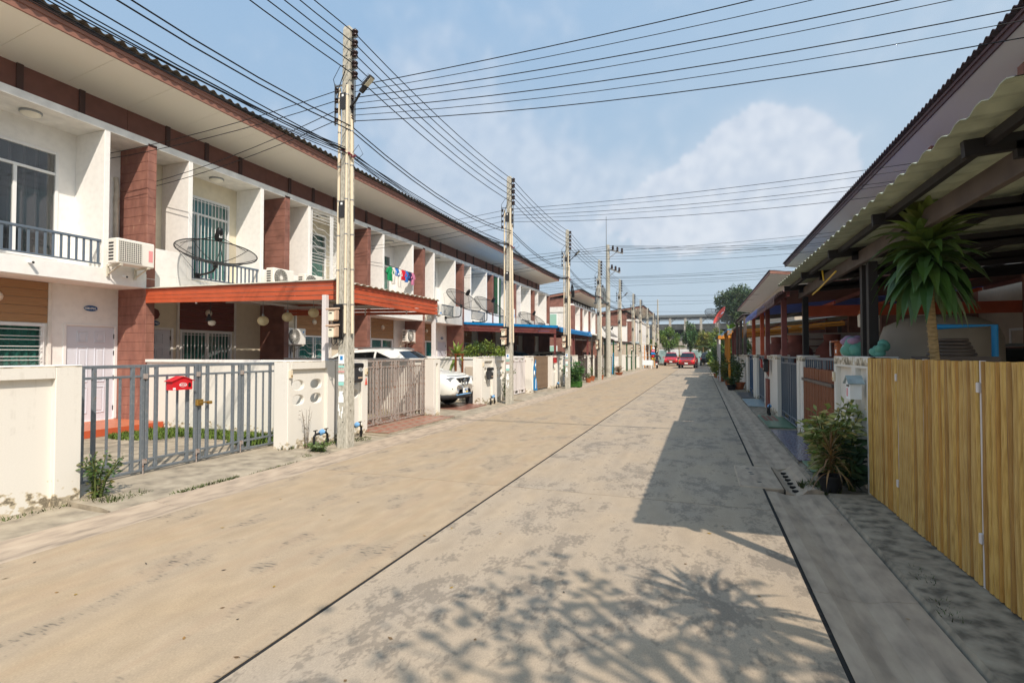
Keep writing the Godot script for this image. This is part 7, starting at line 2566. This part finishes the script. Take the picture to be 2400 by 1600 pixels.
	sheet_canopy(6.2, 1.2, -27.8, -32.0, 3.2, 2.8, M.blue_meter, M.wood_yellow, "light blue awning with orange yellow rim among the far carports", {"slats": 2, "post_foot": 0.05})
	sheet_canopy(6.2, 0.9, -32.4, -36.5, 3.2, 2.7, M.sack_teal, M.wood_yellow, "teal awning with yellow slats at the far end of the carports", {"slats": 2, "post_foot": 0.05, "post_mat": M.steel_white})
	# house row behind the carports
	var h := thing("townhouse_row", "house row with dark ribbed eaves and grey soffit behind the carports", "house", Vector3(7, 0, -20))
	b = MB.new()
	b.b2(6.4, 6.55, 0, 7.0, -3.9, -37.0)
	b.b2(6.4, 14, 0, 7.0, -37.0, -37.2)
	b.b2(6.4, 14, 0, 7.0, -3.7, -3.9)
	b.b2(13.9, 14, 0, 6.2, -3.9, -37)
	wpart(h, "wall", b, M.beige_wall)
	for k in 7:
		var za := -3.6 - 4.8 * k
		b = MB.new()
		b.quad(Vector3(6.5, 6.96, za), Vector3(5.06, 7.16, za), Vector3(5.06, 7.16, za - 4.79), Vector3(6.5, 6.96, za - 4.79), Vector3(6, 12, za))
		b.quad(Vector3(6.5, 6.98, za), Vector3(5.06, 7.18, za), Vector3(5.06, 7.18, za - 4.79), Vector3(6.5, 6.98, za - 4.79), Vector3(6, 0, za))
		wpart(h, "soffit_sheet", b, M.soffit_grey)
	b = MB.new()
	b.b2(5.02, 5.06, 7.13, 7.3, -3.6, -37.2)
	b.b2(4.985, 5.02, 7.24, 7.3, -3.6, -37.2)
	wpart(h, "fascia", b, M.fascia_dark)
	b = MB.new()
	corrugated(b, 4.9, 7.36, 14.2, 6.1, -3.6, -37.2, 0.2256, 0.032, 0.015)
	wpart(h, "roof", b, M.roof_dark)
	for k in 8:
		b = bx(5.5, 6.4, 0, 6.9, -3.9 - U * k + 0.1, -3.9 - U * k - 0.1)
		wpart(h, "column", b, M.brown)
	window(h, 6.4, -9.2, -10.6, 0.9, 2.2, {"s": -1.0, "cur": "curtain_grey"})
	window(h, 6.4, -13.2, -14.6, 0.9, 2.2, {"s": -1.0, "cur": "curtain_pale"})
	for k in 8:
		window(h, 6.4, -5.2 - U * k, -6.7 - U * k, 3.8, 5.8, {"s": -1.0, "cur": "curtain_pale", "transom": 5.3})
	for k in 5:
		b = bx(6.37, 6.4, 2.25 + 0.165 * k, 2.41 + 0.165 * k, -9.1, -10.7, 0.004)
		wpart(h, "board", b, M.board_tan)
	var h2 := thing("townhouse_row", "smaller looking house row whose eaves rise beyond the big carport", "house", Vector3(7, 0, -60))
	b = bx(6.4, 14, 0, 7.4, -43.0, -80.0)
	wpart(h2, "wall", b, M.beige_wall)
	b = MB.new()
	b.quad(Vector3(6.6, 7.3, -42.6), Vector3(4.8, 7.55, -42.6), Vector3(4.8, 7.55, -80), Vector3(6.6, 7.3, -80), Vector3(6, 12, -60))
	wpart(h2, "soffit_sheet", b, M.soffit_grey)
	b = MB.new()
	b.b2(4.76, 4.8, 7.52, 7.7, -42.6, -80)
	b.bar(Vector3(4.78, 7.62, -42.58), Vector3(14, 6.5, -42.58), 0.04, 0.2)
	wpart(h2, "fascia", b, M.fascia)
	b = MB.new()
	corrugated(b, 4.7, 7.76, 14.2, 6.5, -42.6, -80.0, 0.25, 0.03, 0.015)
	wpart(h2, "roof", b, M.roof_dark)
	# things in the shade of the carports
	b = MB.new()
	b.lathe([Vector2(0, 0), Vector2(0.62, 0), Vector2(0.66, 0.1), Vector2(0.665, 0.7), Vector2(0.675, 0.72), Vector2(0.665, 0.74), Vector2(0.665, 1.3), Vector2(0.675, 1.32), Vector2(0.665, 1.34), Vector2(0.66, 1.8), Vector2(0.6, 1.98), Vector2(0.4, 2.08), Vector2(0.2, 2.12), Vector2(0, 2.12)], Vector3(3.0, 0.04, -8.6), 32)
	solo("water_tank", "round beige water tank behind the bamboo gate", "water tank", b, M.tank)
	b = MB.new()
	b.tube(pts([Vector3(2.75, 0.05, -6.55), Vector3(2.75, 1.93, -6.55), Vector3(2.35, 1.93, -6.75)]), 0.03, 8)
	solo("water_pipe", "blue bent water pipe rising behind the bamboo gate", "pipe", b, M.blue_pvc)
	b = MB.new()
	for k in 5:
		var q := PackedVector3Array()
		for j in 21:
			var a := TAU * j / 20.0
			q.append(Vector3(2.3 + (0.18 - 0.015 * k) * cos(a), 1.64 + 0.035 * k, -6.3 + (0.18 - 0.015 * k) * sin(a)))
		b.tube(q, 0.018, 6, false)
	b.b2(2.05, 2.6, 0.05, 1.62, -6.1, -6.55)
	solo("rope_coil", "dark coiled hose on a box behind the bamboo gate", "hose", b, M.steel_dark)
	strap_plant("dracaena", Vector3(2.02, 0.3, -5.75), "big corn plant with drooping strap leaves over the bamboo gate", 1.72, 140, 0.58, 0.115, 2.5, Color(0.045, 0.105, 0.022), 19, {"trunk": 0.036, "lean": Vector3(-0.12, 0, 0.1), "el0": -0.3, "stack": 0.42, "tip": Color(0.12, 0.17, 0.03), "pot_h": 0.3, "pot_r": 0.2, "pot_m": "pot_black"})
	for q in [[1.9, -8.1, 0.13, "sack_teal", "teal net sack standing on the wall by the double column"], [1.92, -8.35, 0.12, "sack_white", "white plastic sack beside the teal one on the wall"], [1.97, -7.25, 0.1, "sack_teal", "green sack on the wall behind the double column"]]:
		b = MB.new()
		for k in 9:
			var rr: float = q[2] * r.randf_range(0.45, 0.85)
			var yy: float = 1.612 + rr * 0.75 if k < 4 else 1.612 + q[2] * r.randf_range(0.8, 1.45)
			b.ball(Vector3(q[0] + r.randf_range(-0.4, 0.4) * q[2], yy, q[1] + r.randf_range(-0.7, 0.7) * q[2]), Vector3(rr, rr * 0.75, rr), 10, 6, Basis(rnd_dir(r), r.randf() * 2.0))
		solo("sack", q[4], "sack", b, M[q[3]], "sacks on the shaded wall")
	b = MB.new()
	for k in 5:
		b.ball(Vector3(1.9 + 0.05 * sin(k * 2.1), 1.81 + 0.02 * sin(k * 3.0), -8.05 - 0.08 * k), Vector3(0.09, 0.055 + 0.02 * (k % 2), 0.08), 9, 6, Basis(Vector3(0, 0, 1), 0.5 * sin(k * 1.7)))
	solo("sack", "mauve cloth bundle on top of the two sacks", "sack", b, M.sack_mauve, "sacks on the shaded wall")
	var tm := thing("wall_mailbox", "terracotta mailbox standing on the wall by the sacks", "mailbox", Vector3(1.86, 1.61, -8.62))
	b = MB.new()
	b.box(Vector3(0, 0.1, 0), Vector3(0.12, 0.2, 0.16), Basis.IDENTITY, 0.008)
	part(tm, "body", b, M.terracotta)
	b = bxl(Vector3(-0.01, 0.21, 0), Vector3(0.18, 0.02, 0.22), 0.006)
	part(tm, "roof", b, M.terracotta)
	part(tm, "slot", bxl(Vector3(-0.061, 0.14, 0), Vector3(0.004, 0.02, 0.1)), M.black)
	part(tm, "label", bxl(Vector3(-0.061, 0.07, 0.02), Vector3(0.003, 0.05, 0.06)), M.paper)
	var lb := thing("light_bulb", "white bulb lamp hanging under the large carport roof", "lamp", Vector3(2.6, 2.24, -10.6))
	b = MB.new()
	b.lathe([Vector2(0, -0.14), Vector2(0.045, -0.13), Vector2(0.05, 0.06), Vector2(0.03, 0.09), Vector2(0, 0.1)], Vector3.ZERO, 12)
	part(lb, "bulb", b, M.lamp_white)
	b = MB.new()
	b.cyl(Vector3(0, 0.09, 0), Vector3(0, 0.16, 0), 0.028, 0.028, 8)
	b.cyl(Vector3(0, 0.15, 0), Vector3(0, 0.74, 0), 0.006, 0.006, 5)
	part(lb, "cord", b, M.terracotta)
	for q in [[2.35, -15.6, 0.42, "big round clay water jar inside the violet awning's carport"], [2.1, -17.2, 0.36, "clay water jar left of the big one, inside the carport"], [3.1, -15.2, 0.4, "clay water jar deep in the carport shade"]]:
		b = MB.new()
		var s: float = q[2]
		b.lathe([Vector2(0, 0.9), Vector2(s * 0.6, 0.9), Vector2(s * 0.95, 1.15), Vector2(s * 1.02, 1.45), Vector2(s * 0.9, 1.75), Vector2(s * 0.55, 1.92), Vector2(s * 0.45, 1.96), Vector2(s * 0.48, 2.1), Vector2(s * 0.5, 2.13), Vector2(0, 2.14)], Vector3(q[0], 0.0, q[1]), 22)
		b.b2(q[0] - 0.3, q[0] + 0.3, 0.05, 0.9, q[1] - 0.3, q[1] + 0.3)
		solo("water_jar", q[3], "jar", b, M.clay, "clay water jars")
	var sc := thing("slat_screen", "screen of horizontal boards with bright gaps at the back of the carports", "screen", Vector3(3.6, 0, -19.0))
	for k in 7:
		b = bx(2.6, 5.6, 0.8 + 0.22 * k, 0.98 + 0.22 * k, -19.0, -19.03)
		wpart(sc, "board", b, M.beige_wall)
	for x in [2.6, 4.1, 5.6]:
		b = bx(x - 0.05, x + 0.05, 0.05, 2.5, -19.03, -19.1)
		wpart(sc, "post", b, M.steel_dark)
	car("suv", Vector3(4.2, 0.05, -10.2), PI, "dark car deep in the shade of the large carport", M.car_black)
	b = MB.new()
	b.tube(pts([Vector3(2.2, 1.6, -10.9), Vector3(2.2, 1.86, -10.9), Vector3(2.2, 1.86, -10.4), Vector3(2.2, 1.6, -10.4)]), 0.018, 6)
	b.bar(Vector3(2.25, 1.84, -10.4), Vector3(3.6, 1.84, -10.4), 0.03, 0.03)
	solo("pipe_rack", "light metal pipe rack showing over the slatted wood gate", "rack", b, M.steel_white)
	# plants on the shaded side
	potted("croton_shrub", Vector3(1.5, 0.0, -7.45), "shrub with pale edged leaves beside the bamboo gate", {"h": 1.0, "stems": 16, "spread": 0.36, "per": 100, "l": 0.115, "w": 0.045, "puff": 0.13, "bare": 0.2, "col": Color(0.19, 0.26, 0.07), "col2": Color(0.42, 0.42, 0.18), "mix": 0.4, "seed": 21})
	strap_plant("dry_plant", Vector3(1.42, 0.0, -7.12), "drooping dry straw coloured plant in a black pot by bamboo gate", 0.02, 60, 0.42, 0.022, 2.4, Color(0.22, 0.14, 0.06), 22, {"pot_h": 0.22, "pot_r": 0.13, "pot_m": "pot_black", "el0": 0.1})
	potted("broad_leaf_plant", Vector3(1.68, 0.0, -7.3), "dark broad leaved plant between shrub and bamboo gate", {"h": 0.6, "stems": 6, "spread": 0.14, "per": 14, "l": 0.24, "w": 0.1, "puff": 0.03, "col": Color(0.03, 0.07, 0.03), "seed": 23})
	potted("potted_plant", Vector3(1.55, 0.0, -26.0), "tall loose plant in a wide clay bowl on the shaded side", {"h": 1.25, "stems": 9, "spread": 0.42, "per": 40, "l": 0.13, "w": 0.07, "puff": 0.12, "col": Color(0.05, 0.1, 0.03), "col2": Color(0.12, 0.16, 0.04), "pot_h": 0.34, "pot_r": 0.3, "seed": 24})
	potted("potted_plant", Vector3(1.25, 0.0, -25.6), "low plant in a black pot beside the clay bowl", {"h": 0.4, "stems": 8, "spread": 0.35, "per": 26, "l": 0.16, "w": 0.04, "puff": 0.05, "col": Color(0.05, 0.11, 0.04), "pot_h": 0.24, "pot_r": 0.2, "pot_m": "pot_black", "seed": 25})
	var lst := [[1.3, -29.2, 0.9, "terracotta", "feathery yellow leaved plant in the row of pots"], [1.5, -31.2, 1.3, "pot_black", "dark leafy plant in a black pot past the feathery one"], [1.1, -33.4, 1.15, "terracotta", "light green bamboo like plant in a clay pot"], [1.4, -35.6, 1.5, "pot_black", "dense tall potted plant far along the shaded side"], [0.95, -38.5, 0.8, "terracotta", "bright yellow green bushy plant in a clay pot at the far end"], [1.2, -41.5, 1.9, "pot_black", "tall dark shrub at the far end of the carports"]]
	for i in lst.size():
		var q: Array = lst[i]
		potted("potted_plant", Vector3(q[0], 0, q[1]), q[4], {"h": q[2], "stems": 12, "spread": 0.6, "per": 60, "l": 0.2, "w": 0.07, "puff": 0.22, "col": [Color(0.15, 0.17, 0.03), Color(0.04, 0.09, 0.03), Color(0.11, 0.17, 0.03), Color(0.05, 0.1, 0.03), Color(0.22, 0.26, 0.02), Color(0.03, 0.07, 0.02)][i], "pot_h": 0.28, "pot_r": 0.2, "pot_m": q[3], "seed": 40 + i})
	for q in [[1.5, -44.5, 2.4, 1.1, "rounded green shrub mass by the road bend"], [2.2, -48.0, 3.2, 1.6, "tall leafy shrub behind the rounded one"], [1.7, -52.0, 1.6, 0.9, "low dark shrub near the red pickup"], [2.9, -54.0, 3.6, 1.6, "highest roadside shrub before the far trees"]]:
		tree("roadside_shrub", Vector3(q[0], 0, q[1]), q[4], q[2], 0.08, Vector3(q[3], q[2] * 0.52, q[3]), 26, 120, 0.22, Color(0.085, 0.15, 0.03), int(q[0] * 10 + 50), "shrubs on the far right roadside")
	# banana
	strap_plant("banana_plant", Vector3(2.2, 0, -40.5), "banana plant with large bright leaf above the far awnings", 2.8, 9, 1.9, 0.5, 1.0, Color(0.12, 0.22, 0.02), 33, {"trunk": 0.12, "el0": 0.1, "stack": 0.2})
	var rd := thing("satellite_dish", "red satellite dish with white label above the far awnings", "satellite dish", Vector3(1.12, 2.75, -37.5))
	b = MB.new()
	var tl := Basis(Vector3(0, 1, 0), -0.95) * Basis(Vector3(1, 0, 0), 1.0) * Basis(Vector3(0, 0, 1), 0.3)
	var pr := []
	for k in 8:
		pr.append(Vector2(0.66 * k / 7.0, 0.16 * (pow(k / 7.0, 2) - 1.0)))
	b.lathe(pr, Vector3(0, 1.45, 0), 30, tl)
	part(rd, "bowl", b, M.dish_red)
	b = MB.new()
	b.box(Vector3(0, 1.45, 0) + tl * Vector3(0, -0.12, -0.3), Vector3(0.42, 0.01, 0.26), tl)
	part(rd, "label", b, M.paper)
	b = MB.new()
	b.cyl(Vector3(0, 0, 0), Vector3(0, 1.3, 0), 0.035, 0.035, 8)
	b.cyl(Vector3(0, 1.2, 0), Vector3(0, 1.45, 0) + tl * Vector3(0, 0.6, 0.2), 0.015, 0.015, 6)
	part(rd, "mast", b, M.galv)
	dish(Vector3(1.15, 2.75, -39.5), Vector3(0.0, 1.5, 0.0), 1.0, Basis(Vector3(0, 0, 1), -0.45) * Basis(Vector3(1, 0, 0), 0.5), "black mesh dish behind the red dish", false)
	# tree standing behind the viewer, whose shade dapples the road
	tree("roadside_tree", Vector3(2.75, 0, 0.25), "leafy tree by the road whose shade falls on the near concrete", 5.2, 0.11, Vector3(1.8, 1.35, 1.4), 24, 44, 0.16, Color(0.05, 0.1, 0.025), 61)
	strap_plant("roadside_plant", Vector3(1.62, 0, -2.15), "tall cane plant with strap leaves at the near end of the bamboo gate", 1.9, 34, 0.7, 0.07, 2.0, Color(0.05, 0.1, 0.03), 62, {"el0": -0.1, "stack": 0.4, "trunk": 0.025})

func far_end():
	# second row of houses
	for i in 4:
		var z0 := -48.8 - U * i
		var z1 := z0 - U
		var zc := z0 - U / 2
		var h := thing("townhouse", ["brown gabled townhouse past the gap in the house rows, first of its row", "second townhouse of the far row", "third townhouse of the far row", "fourth townhouse of the far row"][i], "house", Vector3(-12, 0, zc), "townhouses of the far row")
		var b := bx(-20, -12.4, 0, 7.0, z0, z1)
		wpart(h, "wall", b, M.brown if i == 0 else M.white)
		b = MB.new()
		b.b2(-12.4, -11.5, 3.1, 3.9, z0, z1)
		b.b2(-12.4, -11.5, 6.24, 6.4, z0, z1)
		for s in [1.0, -1.0]:
			b.b2(-12.4, -11.5, 3.9, 6.24, zc + s * 1.09 + 0.055, zc + s * 1.09 - 0.055)
		wpart(h, "frame", b, M.white)
		b = bx(-12.4, -11.48, 0, 6.24, z0 - 0.001, z0 - (0.9 if i == 0 else 0.2))
		wpart(h, "column", b, M.brown)
		b = MB.new()
		b.quad(Vector3(-12.4, 7.2, z0), Vector3(-10.7, 7.45, z0), Vector3(-10.7, 7.45, z1), Vector3(-12.4, 7.2, z1), Vector3(-11, 12, zc))
		wpart(h, "soffit_sheet", b, M.soffit)
		b = MB.new()
		b.b2(-10.72, -10.68, 7.42, 7.6, z0 + 0.2, z1)
		if i == 0:
			b.bar(Vector3(-10.68, 7.55, z0 + 0.2), Vector3(-20.2, 6.2, z0 + 0.2), 0.04, 0.2)
		wpart(h, "fascia", b, M.fascia)
		b = MB.new()
		corrugated(b, -10.6, 7.68, -20.2, 6.33, z0 + 0.25, z1, 0.25, 0.03, 0.015)
		wpart(h, "roof", b, M.roof_tile)
		for k in 3:
			b = bx(-12.4, -12.33, 6.4, 7.22, z0 - 0.3 - 1.3 * k, z0 - 0.38 - 1.3 * k)
			wpart(h, "batten", b, M.batten)
		window(h, -12.38, zc + 0.7, zc - 0.7, 3.95, 5.7, {"cur": "curtain_pale"})
		if i == 0:
			b = MB.new()
			b.b2(-20, -12.2, 5.6, 6.1, z0, z0 + 0.12)
			b.b2(-16.5, -12.2, 3.4, 5.6, z0, z0 + 0.05)
			wpart(h, "white_trim", b, M.white2)
			for q in [[-14.6, -13.0, 4.0, 5.5], [-14.6, -13.0, 0.9, 2.4]]:
				b = bx(q[0], q[1], q[2], q[3], z0 + 0.05, z0 + 0.09)
				var w := wpart(h, "window", b, M.white_metal)
				b = bx(q[0] + 0.08, q[1] - 0.08, q[2] + 0.08, q[3] - 0.08, z0 + 0.09, z0 + 0.1)
				inst(w, "pane", b.mesh(), M.curtain_pale)
				b = bx((q[0] + q[1]) / 2 - 0.04, (q[0] + q[1]) / 2 + 0.04, q[2], q[3], z0 + 0.1, z0 + 0.12)
				inst(w, "mullion", b.mesh(), M.white_metal)
	sheet_canopy(-11.5, -6.4, -48.9, -56.0, 3.1, 2.7, M.brown_sheet, M.steel_dark, "weathered brown carport roof before the far row", {"slats": 1, "curl": false, "post_mat": M.green_dark})
	dish(Vector3(-8.5, 2.8, -50.5), Vector3(0.2, 0.9, 0), 0.9, Basis(Vector3(0, 0, 1), -0.6), "black mesh dish on the far brown carport", false)
	panel_wall(-6.5, 1.0, -48.0, -58.0, 1.5, M.wall1, "white wall before the far house row", 0, {})
	# building at the bend
	var h := thing("corner_house", "white gable house with brown pilaster at the street bend", "house", Vector3(-12, 0, -68))
	var b := bx(-24, -7.6, 0, 6.0, -68, -84)
	wpart(h, "wall", b, M.white)
	b = bx(-24, -9.0, 5.2, 6.9, -67.9, -84)
	wpart(h, "brown_gable", b, M.brown)
	b = bx(-8.9, -7.9, 2.6, 5.7, -67.96, -68.1)
	wpart(h, "pilaster", b, M.brown)
	b = MB.new()
	b.b2(-9.1, -7.5, 5.75, 5.95, -67.9, -84)
	b.b2(-7.62, -7.45, 0, 5.75, -67.9, -68.2)
	wpart(h, "trim", b, M.white2)
	b = MB.new()
	b.bar(Vector3(-6.9, 7.55, -67.6), Vector3(-22, 5.6, -67.6), 0.06, 0.22)
	b.b2(-6.95, -6.88, 7.42, 7.6, -67.6, -84)
	wpart(h, "fascia", b, M.fascia)
	b = MB.new()
	b.quad(Vector3(-9, 7.1, -67.6), Vector3(-6.9, 7.42, -67.6), Vector3(-6.9, 7.42, -84), Vector3(-9, 7.1, -84), Vector3(-8, 12, -75))
	wpart(h, "soffit_sheet", b, M.soffit)
	b = MB.new()
	corrugated(b, -6.8, 7.66, -24, 5.4, -67.5, -84.0, 0.25, 0.03, 0.015)
	wpart(h, "roof", b, M.roof_tile)
	var sw := thing("side_wall", "beige wall with pale blue gutter beside the white gable house", "wall", Vector3(-9, 0, -62))
	b = bx(-14, -6.8, 0, 2.75, -62, -62.2)
	wpart(sw, "wall", b, M.beige_wall)
	b = bx(-14, -6.7, 2.75, 3.0, -61.9, -62.3, 0.03)
	wpart(sw, "gutter", b, M.tile_pale)
	b = bx(-10.5, -6.6, 0, 1.3, -60.9, -61.0)
	wpart(sw, "low_wall", b, M.white)
	# shop stall
	var st := thing("shop_stall", "small roadside shop stall with tin awning and yellow frame", "stall", Vector3(-6.3, 0, -63.5))
	b = MB.new()
	corrugated(b, -5.2, 2.6, -7.4, 2.85, -62.0, -66.0, 0.25, 0.02, 0.01, true)
	wpart(st, "awning", b, M.sheet_pale)
	for q in [[-5.4, -62.1], [-5.4, -65.9], [-6.2, -62.1]]:
		b = bx(q[0] - 0.04, q[0] + 0.04, 0, 2.6, q[1] + 0.04, q[1] - 0.04)
		wpart(st, "post", b, M.wood_yellow)
	b = MB.new()
	for y in [0.7, 1.2, 1.7]:
		b.b2(-6.9, -5.5, y, y + 0.04, -62.3, -62.9)
	wpart(st, "shelf", b, M.wood_yellow)
	b = bx(-7.4, -7.3, 0, 2.6, -62, -66)
	wpart(st, "back_panel", b, M.cardboard)
	var rg := RandomNumberGenerator.new()
	rg.seed = 12
	var cl := ["yellow", "red", "blue", "pink", "white"]
	var cm := [M.yellow_pipe, M.red, M.sticker_blue, M.fuchsia, M.paper]
	for i in 14:
		b = MB.new()
		var p := Vector3(-5.25 + rg.randf_range(-0.12, 0.15), 1.0 + 0.3 * (i % 5), -61.9 - 0.3 * (i / 5))
		b.ball(p, Vector3(0.15, 0.17, 0.05), 8, 5)
		solo("snack_bag", "%s snack bag hung at the stall, %s row, %s string" % [cl[i % 5], ["lowest", "second", "third", "fourth", "top"][i % 5], ["near", "middle", "far"][i / 5]], "bag", b, cm[i % 5], "snack bags at the shop stall")
	var ct := thing("white_cart", "white box cart standing before the shop stall", "cart", Vector3(-5.6, 0, -59.4))
	b = MB.new()
	b.box(Vector3(0, 0.62, 0), Vector3(1.1, 0.55, 0.7), Basis.IDENTITY, 0.02)
	part(ct, "box", b, M.paper)
	for q in [[-0.45, -0.28], [0.45, -0.28], [-0.45, 0.28], [0.45, 0.28]]:
		part(ct, "leg", bxl(Vector3(q[0], 0.18, q[1]), Vector3(0.07, 0.36, 0.07)), M.paper)
	rider(Vector3(-4.6, 0.0, -59.5), 0.0)
	car("pickup", Vector3(-1.45, 0.0, -63.2), -PI / 2 - 0.06, "red pickup with black bonnet coming down the street", M.car_red, {"hood": M.car_black, "lit": true})
	car("pickup", Vector3(-3.9, 0.0, -74.6), -PI / 2 + 0.03, "all red pickup parked further back on the street", M.car_red)
	car("pickup", Vector3(0.7, 0.0, -76.0), PI / 2, "black pickup seen from behind on the street", M.car_black, {"tail": true})
	# boundary and works beyond
	b = bx(-30, 16, 0, 2.3, -90, -90.2)
	solo("far_wall", "long white boundary wall at the end of the street", "wall", b, M.far_white)
	for i in 5:
		b = bx(-8.0 + 3.2 * i, -5.4 + 3.2 * i, 0.2, 2.15, -89.9, -89.97)
		solo("sheet_panel", "pale green sheet on the far wall, %s from the west" % ["first", "second", "third", "fourth", "fifth"][i], "panel", b, M.far_green_sheet if i % 2 == 0 else M.far_white, "sheets on the far wall")
	var fb := thing("far_building", "unfinished grey concrete building with dark openings behind the far trees", "building", Vector3(-6, 0, -104))
	b = bx(-26, 20, 0, 4.6, -104, -112)
	wpart(fb, "wall", b, M.far_concrete)
	b = bx(-20, 15, 4.6, 7.3, -106, -112)
	wpart(fb, "upper_wall", b, M.far_white)
	for i in 9:
		b = bx(-16.0 + 3.6 * i, -14.9 + 3.6 * i, 2.9, 3.8, -103.97, -104.05)
		wpart(fb, "opening", b, M.black)
		b = bx(-16.9 + 3.6 * i, -16.75 + 3.6 * i, 0, 4.7, -103.85, -104)
		wpart(fb, "pier", b, M.far_white)
	for i in 8:
		b = bx(-16.5 + 3.9 * i, -15.0 + 3.9 * i, 5.0, 6.2, -105.97, -106.05)
		wpart(fb, "opening", b, M.room_dark)
	var sr := thing("steel_roof", "long grey steel roof on concrete posts above the far trees", "roof", Vector3(-2, 0, -100))
	b = MB.new()
	b.b2(-32, 26, 8.3, 8.75, -101, -108)
	wpart(sr, "roof", b, M.far_steel)
	for i in 20:
		b = bx(-30.0 + 2.7 * i, -29.55 + 2.7 * i, 0, 8.3, -101.2, -101.6)
		wpart(sr, "post", b, M.far_concrete)
		b = MB.new()
		b.bar(Vector3(-29.8 + 2.7 * i, 7.2, -101.4), Vector3(-28.5 + 2.7 * i, 8.3, -101.4), 0.15, 0.15)
		wpart(sr, "brace", b, M.far_steel)
	b = bx(-32, 26, 7.7, 7.85, -101.3, -101.5)
	wpart(sr, "girder", b, M.far_steel)
	b = MB.new()
	b.cyl(Vector3(-6.5, 0, -86), Vector3(-6.5, 10.2, -86), 0.16, 0.1, 10)
	solo("lamp_mast", "tall plain concrete mast behind the far poles", "pole", b, M.pole)
	for q in [[-4.7, -83.0, 5.6, 1.5, 0.06, 0.11, 0.02, "rounded light green tree on a bare trunk behind the red pickup"], [-1.6, -84.0, 6.3, 1.15, 0.035, 0.08, 0.025, "narrow dark tree between the two red pickups"], [0.4, -85.0, 5.0, 1.6, 0.12, 0.14, 0.03, "yellowish loose tree behind the black pickup"], [2.4, -83.0, 5.2, 1.7, 0.10, 0.14, 0.03, "yellow green tree above the roadside shrubs"], [-7.4, -85.0, 3.9, 0.9, 0.05, 0.09, 0.02, "small tree half hidden by the far poles"], [4.8, -82.0, 4.4, 1.8, 0.06, 0.1, 0.02, "bushy tree at the right end of the far wall"]]:
		tree("far_tree", Vector3(q[0], 0, q[1]), q[7], q[2], 0.12, Vector3(q[3], q[2] * 0.34, q[3]), 34, 150, 0.24, Color(q[4] * 1.6, q[5] * 1.5, q[6] * 1.3), int(absf(q[0]) * 10), "trees at the end of the street")
	tree("tall_tree", Vector3(5.4, 0, -92.0), "tall dark spreading tree above the right hand roofs", 12.2, 0.3, Vector3(3.5, 3.0, 3.0), 60, 220, 0.36, Color(0.045, 0.08, 0.025), 88)
	palm(Vector3(-3.1, 0, -80.0), "small palm behind the parked red pickup", 2.6, 12, 1.3, 3, "small palms at the far wall")
	palm(Vector3(-7.0, 0, -79.0), "small palm beside the last utility pole", 2.9, 10, 1.3, 5, "small palms at the far wall")
	palm(Vector3(0.2, 0, -81.0), "small palm behind the black bonnet pickup", 2.6, 10, 1.2, 7, "small palms at the far wall")
	var bs := thing("round_bush", "clipped round bush beside the parked red pickup", "bush", Vector3(-2.5, 0, -76.5))
	b = MB.new()
	b.use_col = true
	var r2 := RandomNumberGenerator.new()
	r2.seed = 6
	clump(b, Vector3(0, 0.75, 0), Vector3(0.75, 0.75, 0.75), 1600, 0.14, 0.08, Color(0.07, 0.12, 0.015), r2)
	part(bs, "foliage", b, M.leaf)
	b = MB.new()
	b.cyl(Vector3(0, 0, 0), Vector3(0, 0.8, 0), 0.05, 0.03, 6)
	part(bs, "stem", b, M.bark)
	# fallen leaves and litter on the near road
	var r3 := RandomNumberGenerator.new()
	r3.seed = 9
	b = MB.new()
	b.use_col = true
	for i in 70:
		b.tint = [Color(0.28, 0.16, 0.05), Color(0.16, 0.1, 0.05), Color(0.35, 0.22, 0.03), Color(0.07, 0.06, 0.05)][i % 4]
		var a := r3.randf() * TAU
		var z := -2.2 - pow(r3.randf(), 2.0) * 14.0
		b.leaf(Vector3(r3.randf_range(-5.6, 1.7), 0.004, z), Vector3(cos(a), 0.08, sin(a)), Vector3(-sin(a), 0.05, cos(a)), r3.randf_range(0.02, 0.05), r3.randf_range(0.01, 0.022), 0.0)
	stuff("leaf_litter", "scattered small dry leaves on the concrete road", "litter", b, M.grass)

func _ready():
	var cam := Camera3D.new()
	cam.name = "camera"
	cam.position = Vector3(0, 1.65, 0)
	cam.rotation = Vector3(deg_to_rad(1.304), deg_to_rad(19.885), 0)
	cam.fov = 66.09
	cam.near = 0.05
	cam.far = 900.0
	add_child(cam)
	cam.current = true
	var env := Environment.new()
	env.background_mode = Environment.BG_SKY
	var sky := Sky.new()
	var sm := PanoramaSkyMaterial.new()
	sm.panorama = sky_image()
	sky.sky_material = sm
	env.sky = sky
	env.background_energy_multiplier = 1.0
	env.tonemap_mode = Environment.TONE_MAPPER_LINEAR
	env.tonemap_exposure = 1.58
	env.sdfgi_enabled = true
	env.ssao_enabled = true
	env.ssil_enabled = true
	env.fog_enabled = true
	env.fog_density = 0.0004
	env.fog_light_color = Color(0.80, 0.86, 0.92)
	var we := WorldEnvironment.new()
	we.name = "world_environment"
	we.environment = env
	add_child(we)
	var sun := DirectionalLight3D.new()
	sun.name = "sun"
	sun.light_energy = 0.98
	sun.light_color = Color(1.0, 0.95, 0.89)
	sun.light_angular_distance = 0.6
	sun.shadow_enabled = true
	add_child(sun)
	sun.look_at_from_position(Vector3(20, 29, 21), Vector3(0, 0, 0))
	make_materials()
	make_ground()
	left_side()
	right_side()
	poles_and_cables()
	far_end()
